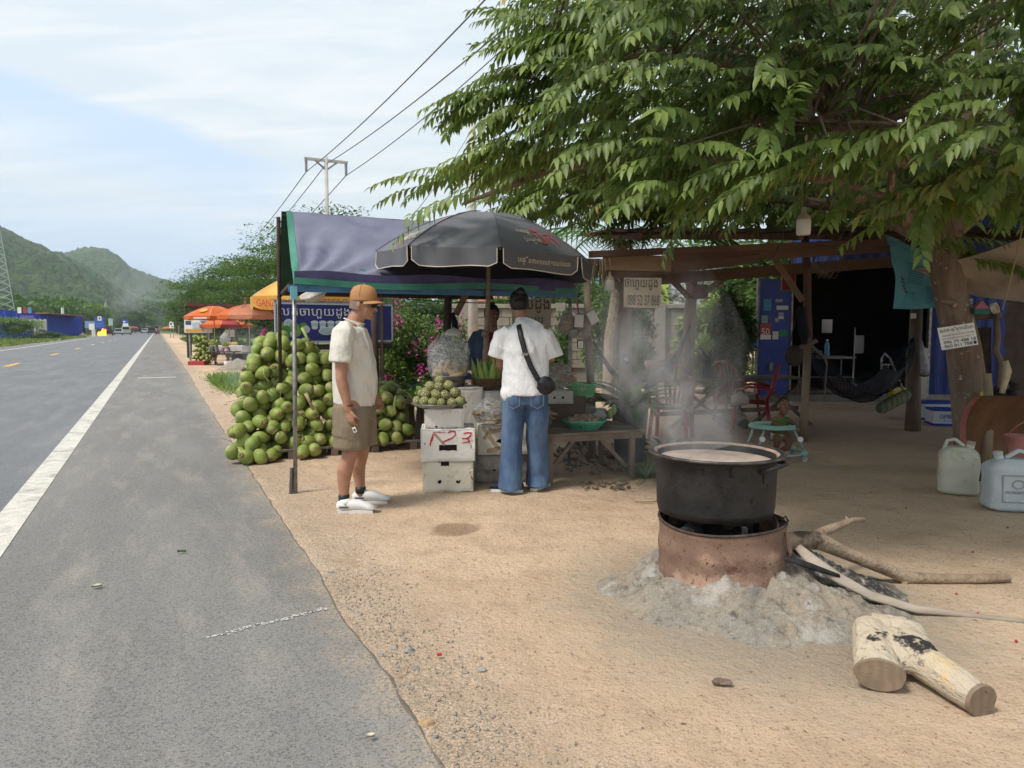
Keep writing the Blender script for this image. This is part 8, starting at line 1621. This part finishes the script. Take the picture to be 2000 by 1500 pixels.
w1 = pylon(642,306,23,1.35,'near concrete power pole with crossarm rising behind the purple tarp tent',pxt=637); w2 = pylon(452,512,62,2.0,'farther power pole with crossarm above the roadside trees',r=.16); w3 = pylon(351,596,190,3,'most distant pale power pole beside the road',r=.3)
def wire(a,b,sag,r,label): mb = MB(); mb.tube([a.lerp(b,k / 12) - Vector((0,0,sag * 4 * (k / 12) * (1 - k / 12))) for k in range(13)],r,4); mb.build('power_line',mt('wire grey',(.10,.10,.11),rough=.6),label=label,cat='power line')
ends = [A(1060,-120,9),A(1120,-60,9.5),A(1010,70,15)]
for i in range(3): wire(w1[i],ends[i],.15,.012,['upper left','middle','lower right'][i] + ' power line running from the near pole up over the tree'); wire(w2[i],w1[i],.5,.014,['leftmost','middle','rightmost'][i] + ' power line between the two poles left of the tarp tent'); wire(w3[i],w2[i],.8,.02,['left','middle','right'][i] + ' far power line down the road')
pylon(924,226,16,0,'square pale pole with service wires behind the canopy edge',arm=False,pxt=922,r=.085)
for (p,q,lb) in ((A(923,250,16),A(790,440,12),'service wire slanting down left from the square pole'),(A(925,248,16),A(1010,225,10),'service wire running right from the square pole'),(A(926,342,16),A(800,425,14),'lower service wire from the square pole'),(A(926,262,16),A(980,330,14),'short wire at the right of the square pole')): wire(p,q,.1,.006,lb)
# ---- left side of the road: mast, blue shed, signs, vehicles, fire
q = A(-6,648,120); mast = thing('lattice_mast',Vector((q.x,120,0)),'steel lattice telecom mast at the left edge of the picture','mast'); m_mst = mt('mast',(.45,.48,.50),rough=.6); top = 22
leg = lambda sx,sy,z: Vector((q.x + sx * (2.2 - 1.7 * z / top),120 + sy * (2.2 - 1.7 * z / top),z))
for sx in (-1,1):
    for sy in (-1,1): mb = MB(); mb.tube([leg(sx,sy,0),leg(sx,sy,top)],.065,6); mb.build('mast_leg',m_mst,mast)
mb = MB(); zs = [top * (1 - .9 ** 0) + z for z in np.linspace(0,top,19)]
for k in range(18):
    for (s0,s1) in (((-1,-1),(1,-1)),((1,-1),(1,1)),((-1,-1),(-1,1)),((-1,1),(1,1))): mb.tube([leg(*s0,zs[k]),leg(*s1,zs[k + 1])],.03,4); mb.tube([leg(*s1,zs[k]),leg(*s0,zs[k + 1])],.045,4)
mb.build('lattice',m_mst,mast,kind='stuff')
for dx in (-.7,.75): mb = MB(); mb.box((q.x + dx,119.4,top - 1.3),(.3,.2,2)); mb.build('antenna',m_white,mast)
bh = thing('blue_warehouse',A(40,648,110),'long blue corrugated shed with overhanging roof left of the road','building'); m_cb = mt('corr blue',(.03,.06,.40),(.025,.05,.33),sc=.7,rough=.6)
mb = MB(); a,b = A(-140,648,110),A(94,648,110); mb.grid(lambda u,v: Vector((a.x + (b.x - a.x) * u,110 + .1 * (int(u * 150) % 2),(5.4 - 1.75 * u) * v)),150,1); mb.build('wall',m_cb,bh); mb = MB(); mb.add([Vector((b.x,110,3.6)),Vector((b.x,110,.2)),Vector((b.x + .5,118,.2)),Vector((b.x + .5,118,3.6))],[(0,1,2,3)]); mb.build('end_wall',m_cb,bh)
mb = MB(); mb.beam(Vector((b.x - .2,109,3.75)),Vector((b.x + 1.4,116,3.4)),2.4,.12); mb.build('roof_overhang',mt('roof edge',(.35,.14,.10),rough=.8),bh)
for px,m_ in ((38,m_white),(58,m_p['skyb']),(49,m_rr)): mb = MB(); mb.box(A(px,606,109.6),(.55,.08,.9)); mb.build('emblem',m_,bh)
panel(40,616,66,634,96,mt('sign lilac',(.12,.10,.35),rough=.5),'shop_sign','purple-blue sign in front of the blue warehouse',parts=((.1,.3,.9,.55,m_white),))
for k in range(5): mb = MB(); mb.box(A(69 + k * 5,640,94 + k),(.30,.2,2.3 - .2 * (k % 2))); mb.build('concrete_slab',m_conc,label='weathered upright concrete slab beside the round bush',cat='slab',group='upright slabs right of the round bush')
panel(86,620,106,648,118,m_p['teal'],'small_house','pale blue and white little house right of the warehouse',parts=((.0,0,.4,1,m_white),(.55,.1,.8,.6,m_white)),cat='house')
moundmesh('sand_heap',Vector((A(142,648,118).x,118,0)),2.2,1.6,1.9,mt('heap sand',(.55,.42,.28),(.48,.36,.24),sc=2,rough=1,bump=2,bs=8),'pale sand heap at the left roadside',9,n=40,cat='sand')
m_sb = mt('sign blue',(.03,.08,.38),(.04,.10,.42),sc=1,rough=.5)
panel(186,620,204,642,150,m_sb,'gate_sign','tall blue sign with a white round emblem at its top',parts=((.3,.72,.7,1.1,m_white),(.42,.82,.58,1.0,m_navy),(.1,.4,.8,.46,m_p['skyb']),(.1,.2,.7,.26,m_p['skyb'])))
panel(166,627,185,641,146,mt('sign pale blue',(.20,.26,.50),rough=.5),'blue_board','pale blue board left of the tall blue sign',parts=((.4,.2,.55,.6,m_white),)); panel(174,632,184,644,140,m_white,'white_board','small white board before the pale blue one'); panel(240,624,250,639,165,m_white,'stacked_sign','small sign board blue above and white below, right of the smoke',parts=((0,.5,1,1,m_sb),(.1,.62,.5,.8,m_white)))
panel(212,622,220,636,160,mt('sign sage',(.35,.45,.38),rough=.6),'green_board','pale green board seen through the smoke'); mb = MB(); mb.tube([A(122,601,140),Vector((A(122,600,140).x,140,0))],.25,6); mb.build('white_post',m_white,label='thin white post above the trees at left',cat='post')
for i,px in enumerate((181,185)): mb = MB(); q = A(px,652,135); mb.tube([Vector((q.x,135,0)),Vector((q.x,135,1.3))],.16,8); mb.build('bollard',m_white,label='white roadside bollard beneath the blue sign',cat='bollard',group='white bollards at the left roadside')
stp = thing('stupa',A(207,648,330),'pale pointed stupa rising from the trees below the hill','stupa'); q = A(207,607,330); mb = MB(); mb.lathe([(2,-14),(2,-2),(1.7,0),(1.5,.7),(1.1,1.3),(1.0,1.8),(.6,2.4),(.5,3.2),(.2,4),(.05,5.2)],12,q); mb.build('spire',mt('stupa stone',(.40,.37,.32),(.22,.2,.18),sc=1.5,rough=.9),stp)
for dx in (-2,2): mb = MB(); mb.lathe([(.5,-10),(.4,-1),(.2,.6),(.05,1.6)],8,q + Vector((dx,0,0))); mb.build('side_spire',MATS['stupa stone'],stp)
def vehicle(px,Y,w,h,L_,kind,col,label,r0=0,yaw=None):
    q = A(px,648,Y); q.z = 0; yaw = math.atan2(DR.y,DR.x) - pi / 2 if yaw is None else yaw; t_ = thing(kind,q,label,{'truck': 'truck','car': 'car','van': 'van','pickup_truck': 'truck'}[kind],rz=yaw); T = lambda x,y,z: ROOT[t_] @ Vector((x,y,z)); g = h * .14; hb = {'car': .52,'van': .55,'truck': .45,'pickup_truck': .5}[kind] * h
    mb = MB(); mb.tube([T(0,-L_ / 2,g + (hb - g) / 2),T(0,-L_ / 2 + .25,g + (hb - g) / 2),T(0,L_ / 2 - .3,g + (hb - g) / 2),T(0,L_ / 2,g + (hb - g) / 2)],[(w * .46,(hb - g) / 2 * .9),(w * .5 * 1.3,(hb - g) / 2 * 1.3),(w * .5 * 1.3,(hb - g) / 2 * 1.3),(w * .46,(hb - g) / 2 * .8)],4,side=(ROOT[t_].to_3x3() @ Vector((1,1 * 0,1 * (hb - g) / w))).normalized()) if False else mb.box(T(0,0,(g + hb) / 2),(w,L_,hb - g),rz=yaw); mb.build('body',mt('paint ' + label[:9],col,rough=.35),t_,bevel=.12)
    c0,c1 = (-L_ * .32,L_ * .2) if kind == 'car' else (-L_ * .48,L_ * .3) if kind == 'van' else (L_ * .12,L_ * .42)
    if kind == 'truck': c0,c1 = -L_ * .48,L_ * .42
    mb = MB(); v = [T(sx * w * (.48 if z < .5 else .40),y,hb - .02 if z < .5 else h) for z in (0,1) for (sx,y) in ((-1,c0 - (0 if z else .15)),(1,c0 - (0 if z else .15)),(1,c1 + (0 if z else .25)),(-1,c1 + (0 if z else .25)))]; mb.add(v,[(0,1,5,4),(1,2,6,5),(2,3,7,6),(3,0,4,7),(4,5,6,7)]); mb.build('cabin',mt('paint ' + label[:9],col),t_,bevel=.06)
    mb = MB(); yb = c0 - .09; mb.box(T(0,yb - .06,hb + (h - hb) * .48),(w * .74,.05,(h - hb) * .62),rz=yaw); mb.build('window',MATS['pane dark'],t_)
    for sx in (-1,1):
        for y in (-L_ * .32,L_ * .32): M = ROOT[t_].to_3x3(); mb = MB(); mb.tube([T(sx * w * .42,y,h * .16),T(sx * w * .51,y,h * .16)],h * .17,14); mb.build('wheel',m_blk,t_)
        mb = MB(); mb.box(T(sx * w * .38,-L_ / 2 - .03,hb * .78),(.22,.05,.14),rz=yaw); mb.build('tail_light',m_rr if kind != 'van' else m_white,t_)
    mb = MB(); mb.box(T(0,-L_ / 2 - .04,g + .12),(w * .9,.08,.2),rz=yaw); mb.build('bumper',m_gry,t_)
vehicle(247,162,1.8,2.0,4.4,'van',(.55,.56,.48),'cream minivan parked at the left roadside, right of the smoke'); vehicle(231,165,1.7,1.5,4.2,'pickup_truck',(.35,.40,.42),'grey pickup parked beside the cream minivan'); vehicle(211,152,1.8,1.7,3.6,'truck',(.03,.03,.03),'black small truck beside the roadside fire')
vehicle(283,225,1.8,1.45,4.4,'car',(.62,.63,.64),'white car driving towards the camera on the road'); vehicle(296.5,185,1.9,1.9,5,'truck',(.10,.10,.10),'dark grey truck seen from behind on the road'); vehicle(306,300,2.2,3.0,7,'truck',(.5,.48,.42),'tall pale truck far ahead in the right lane'); vehicle(290,330,2.2,2.6,7,'van',(.5,.5,.5),'pale van behind the white car'); vehicle(270,235,2.0,2.4,5,'truck',(.07,.07,.065),'dark truck parked beyond the cream minivan')
mo = thing('motorbike',A(308,648,178),'motorbike with rider in magenta just right of the dark truck','motorbike'); q = A(308,648,178); q.z = 0
for y in (-.6,.6): mb = MB(); mb.tube([q + Vector((-.05,y,.3)),q + Vector((.05,y,.3))],.3,14); mb.build('wheel',m_blk,mo)
mb = MB(); mb.tube([q + Vector((0,-.6,.75)),q + Vector((0,.1,.7)),q + Vector((0,.5,.95))],[(.12,.12),(.14,.16),(.08,.1)],8,rnd=True); mb.build('body',mt('bike red',(.35,.03,.06),rough=.4),mo)
rd = person(q + Vector((0,-.1,.8)),'rider in a magenta top on the distant motorbike'); b = MB(); b.tube([q + Vector((0,-.1,.8)),q + Vector((0,0,1.35))],[.17,.19],10,rnd=True)
for s_ in (-1,1): b.tube([q + Vector((.2 * s_,0,1.3)),q + Vector((.25 * s_,.4,1.05))],.06,8,rnd=True); b.tube([q + Vector((.12 * s_,-.1,.8)),q + Vector((.2 * s_,.3,.7)),q + Vector((.15 * s_,.2,.3))],.08,8,rnd=True)
fuse(b,.03,2).build('body',mt('magenta top',(.40,.03,.14),rough=.8),rd,smooth=True); mb = MB(); mb.ell(q + Vector((0,0,1.56)),.13,12,8); mb.build('helmet',m_blk,rd,smooth=True)
for i,(px,Y) in enumerate(((326,230),(330,190),(260,200))): parasol(A(px,641,Y),1.6,.5,[m_or if i < 2 else m_rr],['far orange parasol at the right verge','nearer of the two distant orange parasols on the right verge','small red parasol behind the parked vehicles'][i])
fl = thing('roadside_fire',G(201,660),'small orange fire burning at the left edge of the road','fire'); q = A(200,660,146); q.z = 0; m_fire = mt('fire',(1,.28,.03),emit=2.2)
for k in range(9): mb = MB(); x = (k - 4) * .18; h_ = (1.1 if k > 3 else .6) + .4 * random.random(); mb.tube([q + Vector((x,0,.0)),q + Vector((x - .1,0,h_ * .5)),q + Vector((x + .12,0,h_))],[.16,.14,.02],7,jit=.2); mb.build('flame',m_fire,fl,smooth=True)

# ================================================================== the big shade tree
rg = np.random.RandomState(8); random.seed(8)
m_trunk = mt('trunk',(.155,.105,.075),(.25,.185,.14),sc=5,rough=.95,bump=2.5,bs=24,stretch=(1,1,.22),dirt=((.42,.36,.30),14,.60,.06))
TB = G(1905,935); bt = thing('shade_tree',TB,'big spreading shade tree with drooping leaves over the stall, trunk at the right','tree')
TR = [TB + Vector((0,0,-.05)),A(1900,860,6.9),A(1893,760,6.9),A(1882,680,6.9),A(1862,600,6.9),A(1850,540,6.9),A(1842,480,6.9),A(1850,400,6.8)]
b = MB(); b.tube(TR,[.205,.165,.158,.150,.148,.150,.15,.12],16,jit=.05); b.tube([A(1872,600,6.85),A(1855,590,6.7),A(1838,588,6.6)],[.04,.03,.022],8); b.tube([A(1880,548,6.85),A(1905,542,6.8),A(1918,536,6.8)],[.025,.02,.012],8)
top = TR[-1]; hub = [TR[-2],TR[-1],TR[-2]]
LM = [[A(1842,480,6.9),A(1740,400,6.7),A(1560,330,6.3),A(1300,300,5.9),A(1080,330,5.6),A(900,400,5.5)],[A(1850,400,6.8),A(1700,230,6.3),A(1450,120,5.8),A(1200,110,5.4),A(960,150,5.2)],[A(1850,420,6.8),A(1800,200,6.6),A(1650,0,6.2),A(1450,-200,5.8)],[A(1842,480,6.9),A(1700,410,7.6),A(1450,380,8.6),A(1200,400,9.4)],
  [A(1850,400,6.8),A(1800,330,5.8),A(1700,260,4.8),A(1560,230,4.0)],[A(1850,400,6.8),A(1950,250,5.9),A(2060,150,4.9),A(2150,100,4.2)],[A(1850,400,6.8),A(1900,180,7.4),A(1950,-100,8)],[A(1850,420,6.8),A(2000,330,7.4),A(2250,230,8)]]
for P in LM: b.tube(P,list(np.linspace(.10,.018,len(P))),10,jit=.05)
fuse(b,.02,1).build('trunk',m_trunk,bt,smooth=True)
# one leafy twig: arched stem, drooping lance-shaped leaves in two rows
def twig(seed,n=22,L=.58):
    r = np.random.RandomState(seed); V,T = [],[]
    s = np.linspace(.08,1,n); ax = np.stack([s * L,np.zeros(n) + .03 * np.sin(s * 4 + seed),.05 * s - .16 * s ** 2.2],1)
    for i in range(n):
        sg = 1 if i % 2 else -1; l = .108 * (.7 + .5 * r.rand()) * (1 - .25 * s[i] ** 4); w = l * .42; out = np.array([.55 + .3 * r.rand(),sg * (1.0 - .35 * s[i]) * (.6 + .5 * r.rand()),-.35 - .75 * r.rand()]); out /= np.linalg.norm(out)
        up = np.array([.2,-sg * .1,1.]); sd = np.cross(out,up); sd /= np.linalg.norm(sd); nn = np.cross(sd,out); dz = np.array([0,0,-1.])
        p = ax[i]; a = p + out * l * .3; c = p + out * l * .62 + dz * l * .06; e = p + out * l + dz * l * .20; k = len(V)
        V += [p,a + sd * w * .48 + nn * w * .2,a,a - sd * w * .48 + nn * w * .2,c + sd * w * .38 + nn * w * .14,c,c - sd * w * .38 + nn * w * .14,e]
        T += [(k,k + 1,k + 2),(k,k + 2,k + 3),(k + 1,k + 4,k + 5),(k + 1,k + 5,k + 2),(k + 2,k + 5,k + 6),(k + 2,k + 6,k + 3),(k + 4,k + 7,k + 5),(k + 5,k + 7,k + 6)]
    m = 5; si = np.linspace(0,n - 1,m).astype(int)
    for q in range(m - 1):
        k = len(V); p0,p1 = (ax[si[q]],ax[si[q + 1]]) if q else (np.zeros(3),ax[si[1]]); w = np.array([0,.003,0]); z = np.array([0,0,.003]); V += [p0 - w,p0 + w,p0 + z,p1 - w * .6,p1 + w * .6,p1 + z * .6]; T += [(k,k + 1,k + 4),(k,k + 4,k + 3),(k + 1,k + 2,k + 5),(k + 1,k + 5,k + 4),(k + 2,k,k + 3),(k + 2,k + 3,k + 5)]
    return np.array(V),np.array(T)
TW = [twig(i) for i in range(7)]
m_tl = leafm('leaf tree',(.06,.11,.024),(.26,.33,.08),trans=.30,rough=.45,yellow=((.42,.27,.04),.986)); TWM = [npmesh('twig',V,T,m_tl) for V,T in TW]
# outline of the crown seen from the road side; twigs are strewn through its depth, each on a tier
PO = [(965,-60),(958,60),(968,100),(905,130),(880,175),(838,215),(850,240),(930,225),(985,225),(975,290),(940,330),(900,372),(820,390),(765,412),(780,415),(860,385),(935,330),(1080,300),(1200,335),(1260,440),(1500,435),(1760,435),(1990,420),(2600,440),(2600,-900),(965,-900)]
def inside(x,y):
    c = False
    for i in range(len(PO)):
        x0,y0 = PO[i]; x1,y1 = PO[i - 1]
        if (y0 > y) != (y1 > y) and x < (x1 - x0) * (y - y0) / (y1 - y0) + x0: c = not c
    return c
TP_ = []; hubc = Vector((4.2,6.9,2.6))
def add_tw(p,sc,rnd=.45):
    dv = p - hubc; dv.z = 0; a = math.atan2(dv.y,dv.x) + random.gauss(0,rnd)
    if dv.length < 1.2: a = random.uniform(-pi,pi)
    TP_.append((p,a,random.gauss(.05,.22),random.gauss(0,.2),sc))
tries = 0
while len(TP_) < 2500 and tries < 60000:
    tries += 1; px = random.uniform(740,2500); py = random.uniform(-850,460) if random.random() < .35 else random.uniform(-60,460); Y = random.uniform(3.7,10.5)
    if not inside(px - (95 if px < 1500 else 0),py + 18): continue
    p = A(px,py,Y); dxy = math.hypot(p.x - hubc.x,p.y - hubc.y)
    if dxy > 6.6 or p.z < 2.08 or p.z > 6.4 - .06 * dxy ** 2: continue
    if px < 1180 and not (4.6 < Y < 7.5): continue
    if px < 1000 and not (5.0 < Y < 6.6): continue
    if Y > 7.0 and p.z < 2.62 + .12 * (Y - 7.5) and p.x > .9: continue          # above the shed roof
    if Y < 4.4 and p.z < 2.25: continue
    n = mnoise.noise(Vector((p.x * .75,p.y * .75,p.z * 2.2)))              # tiers and gaps
    if n < -.10 - (.10 if px > 1300 else 0): continue
    add_tw(p,random.uniform(.8,1.15))
for k in range(500):  # extra unseen twigs above the view, added to shade the crown
    a_ = random.uniform(0,2 * pi); r_ = 5.6 * math.sqrt(random.random()); p = Vector((4.2 + r_ * cos(a_),6.9 + r_ * sin(a_),random.uniform(4.2,6.4) - .05 * r_ * r_)); (642 - 1400 * (p.z - 1.4) / max(p.y,1) < -120) and 1000 + 1400 * p.x / max(p.y,1) > 1130 and add_tw(p,1.2)
for k in range(260): add_tw(A(random.uniform(1000,1330),random.uniform(290,425),random.uniform(7.5,10)) + Vector((0,0,.08)),random.uniform(.8,1.2),1.2)
for k in range(620):
    p = A(random.uniform(1130,2300),random.uniform(330,432),random.uniform(7.3,11)); add_tw(p + Vector((0,0,.1)),random.uniform(.8,1.2),1.5)
# arching sprays that stand out in front
for P0,P1,n in (((1420,330,4.0),(1290,388,3.9),9),((1990,230,3.6),(1600,330,3.7),18),((1700,300,4.0),(1480,385,3.9),14),((1560,190,4.2),(1460,215,4.1),6),((1250,90,4.8),(1060,85,5.0),12),((1450,20,4.3),(1300,70,4.3),8),((1180,140,5.0),(935,205,5.3),14),((1200,250,5.0),(1040,315,5.2),12),((1080,295,5.5),(850,352,5.9),16),((1100,310,5.2),(960,325,5.4),9),((1990,60,4.0),(1720,90,4.1),10),((1350,200,4.5),(1120,215,4.6),10),((1850,150,4.2),(1640,80,4.2),10),((1980,310,3.9),(1840,375,4.2),8),((1500,410,5.5),(1430,440,5.4),4),((1830,470,6.6),(1880,515,6.6),8),((1000,250,5.4),(985,180,5.4),8)):
    a,c_ = A(*P0),A(*P1); ang = math.atan2(c_.y - a.y,c_.x - a.x)
    for k in range(n): f = k / max(1,n - 1); p = a.lerp(c_,f) + Vector((random.gauss(0,.04),random.gauss(0,.05),.10 * sin(pi * f) + random.gauss(0,.03))); TP_.append((p,ang + random.gauss(0,.45),random.gauss(.12,.12),random.gauss(0,.2),random.uniform(.8,1.05)))
print('twigs',len(TP_))
def tmat(p,a,pt,rl,sc): return Matrix.Translation(p) @ Matrix.Rotation(a,4,'Z') @ Matrix.Rotation(pt,4,'Y') @ Matrix.Rotation(rl,4,'X') @ Matrix.Scale(sc,4)
def score(t):                                           # twigs nearest the viewer and in the frame come first
    p = t[0]; v = Vector((p.x,p.y,p.z - H)); return v.length + (6 if abs(p.x / p.y) > .74 or (p.z - H) / p.y > .52 else 0)
TP_.sort(key=score); order = TP_[:290]; rest = TP_[290:]
crn = bpy.data.objects.new('crown',None) if False else None
for i,t_ in enumerate(order):
    me_ = TWM[i % 7]; o_ = bpy.data.objects.new('leafy_twig',me_); COL.objects.link(o_); o_.parent = bt; M = ROOT[bt].inverted() @ tmat(*t_); o_.location,o_.rotation_euler,o_.scale = M.to_translation(),M.to_euler(),M.to_scale(); ROOT[o_] = ROOT[bt]
VV,TT,k = [],[],0
for i,t_ in enumerate(rest):
    V,T = TW[i % 7]; M = np.array(ROOT[bt].inverted() @ tmat(*t_)); VV.append(V @ M[:3,:3].T + M[:3,3]); TT.append(T + k); k += len(V)
me_ = npmesh('foliage',np.concatenate(VV),np.concatenate(TT),m_tl); o_ = obj('foliage',me_,parent=bt,kind='stuff')
mb = MB(); limbs = [P[i].lerp(P[i + 1],k / 7) for P in LM for i in range(len(P) - 1) for k in range(7)][6:]     # thin branches that carry the twigs
for t_ in TP_[::5]:
    p = t_[0]; q = sorted(limbs,key=lambda l: (l - p).length)[random.randint(0,5)]
    if (q - p).length < 3: mb.tube([q,q.lerp(p,.5) + Vector((0,0,.08)),p],[.014,.008,.004],4,caps=False)
mb.build('thin_branches',m_bark,bt,kind='stuff')
for i,(px,py,Y) in enumerate(((1530,235,4.0),(1475,225,4.1),(1585,270,3.9),(1740,340,4.2),(1590,268,3.9))):
    mb = MB(); q = A(px,py,Y)
    for k in range(7): d_ = Vector((random.gauss(0,.02),random.gauss(0,.02),-.02 * k)); mb.ell(q + d_,(.008,.004,.022),6,5,amp=.5)
    mb.build('dry_leaf_cluster',mt('dry leaf',(.32,.20,.12),(.22,.13,.08),sc=30,rough=.9),bt,kind='stuff')
for i in range(16):
    t_ = random.choice(order); q = t_[0] + Vector((.05,-.04,.03)); mb = MB()
    for k in range(5): a = k * 1.257; mb.add([q,q + Vector((.012 * cos(a - .4),-.004,.012 * sin(a - .4))),q + Vector((.017 * cos(a),-.006,.017 * sin(a))),q + Vector((.012 * cos(a + .4),-.004,.012 * sin(a + .4)))],[(0,1,2,3)])
    mb.build('white_flower',m_white,bt)
# white sign on the trunk
a,r_,u_ = A(1840,684,6.66),None,None; br_ = A(1911,673,6.66); tl = A(1831,641,6.66); r_ = br_ - a; u_ = tl - a; ws = thing('phone_number_sign',a,'white printed sign with two phone numbers nailed to the shade tree trunk','sign'); mb = MB(); mb.poly([a,a + r_,a + r_ + u_,a + u_],(0,.006,0)); mb.build('panel',m_white,ws)
m_bk = mt('print black',(.02,.02,.03),rough=.6)
for s_,x0,y0,x1,y1 in (('សុខនា េធ{វ}ីស{ល}ាកយីេហា',.05,.70,.95,.95),('ទទួលេធ{វ}ីស{ល}ាកយីេហា េបាះពុម{ព}',.08,.55,.94,.67),('ឯកសារ{គ}ប់[បេភទ សន{ល}ឹក',.08,.42,.92,.52),('096 79 488 18',.08,.24,.96,.38),('060 811 788',.08,.06,.84,.20)): text_on('lettering',s_,rect(a + r_ * x0 + u_ * y0 + Vector((0,-.004,0)),r_ * (x1 - x0),u_ * (y1 - y0)),m_bk,ws)
mb = MB(); mb.add([a + r_ * (.92 + .045 * cos(k * .5)) + u_ * (.13 + .075 * sin(k * .5)) + Vector((0,-.004,0)) for k in range(12)],[tuple(range(12))]); mb.build('round_logo',m_bk,ws)

# ================================================================== steam, smoke
def plume(name,P,R,dens,colr,label,scale=3,thr=.45,ab=0):
    mb = MB(); mb.tube(P,R,14); o_ = mb.build(name,None,kind='stuff',label=label,cat='smoke'); o_.data.materials.clear(); m = bpy.data.materials.new(name); m.use_nodes = True; t = m.node_tree; t.nodes.clear(); o_.data.materials.append(m)
    tc = nd(t,'ShaderNodeTexCoord'); g_ = tc.outputs['Generated']; ob = tc.outputs['Object']; s3 = nd(t,'ShaderNodeSeparateXYZ',{0: g_})
    n_ = noisef(t,nd(t,'ShaderNodeMapping',{0: ob,3: (1,1,.55)}).outputs[0],scale,4,.6,1.2); d_ = mrange(t,n_,thr,thr + .28)
    hx,hy = mth(t,'SUBTRACT',s3.outputs[0],.5),mth(t,'SUBTRACT',s3.outputs[1],.5); rad = mth(t,'SQRT',mth(t,'ADD',mth(t,'MULTIPLY',hx,hx),mth(t,'MULTIPLY',hy,hy))); e = mth(t,'MULTIPLY',mrange(t,rad,.5,.12),mth(t,'MULTIPLY',mrange(t,s3.outputs[2],1,.35),mrange(t,s3.outputs[2],0,.06)))
    dn_ = mth(t,'MULTIPLY',mth(t,'MULTIPLY',d_,e),dens); v = nd(t,'ShaderNodeVolumePrincipled',{'Color': c4(colr),'Density': dn_,'Anisotropy': .3}); t.links.new(v.outputs[0],nd(t,'ShaderNodeOutputMaterial').inputs['Volume'])
P0 = Vector((PCx.x,3.72,.80)); plume('steam',[P0 + Vector((0,0,-.03)),P0 + Vector((-.06,.05,.2)),P0 + Vector((-.25,.15,.5)),P0 + Vector((-.42,.3,.8))],[.31,.36,.44,.44],2.7,(.95,.96,1),'white steam rising from the big pot',5,.40)
plume('steam',[P0 + Vector((-.2,.6,-.15)),P0 + Vector((-.45,1.8,.1)),P0 + Vector((-.35,3,.5)),P0 + Vector((-.1,4,.9))],[.4,.75,.85,.8],.08,(.93,.96,1),'thin bluish smoke drifting back from the stove over the table',2.2,.42)
plume('smoke',[A(206,645,147),A(222,610,147),A(252,570,148),A(292,520,150)],[1.3,2.6,4.2,5.2],.15,(.55,.57,.60),'grey smoke rising from the roadside fire and drifting right',.45,.36)
q = A(490,690,15.2); plume('smoke',[Vector((q.x,15.2,.3)),Vector((q.x - .1,15.4,.9)),Vector((q.x + .1,15.6,1.5))],[.7,.8,.6],.45,(.75,.85,1),'thin blue smoke around the neighbours\' pot',2,.4)
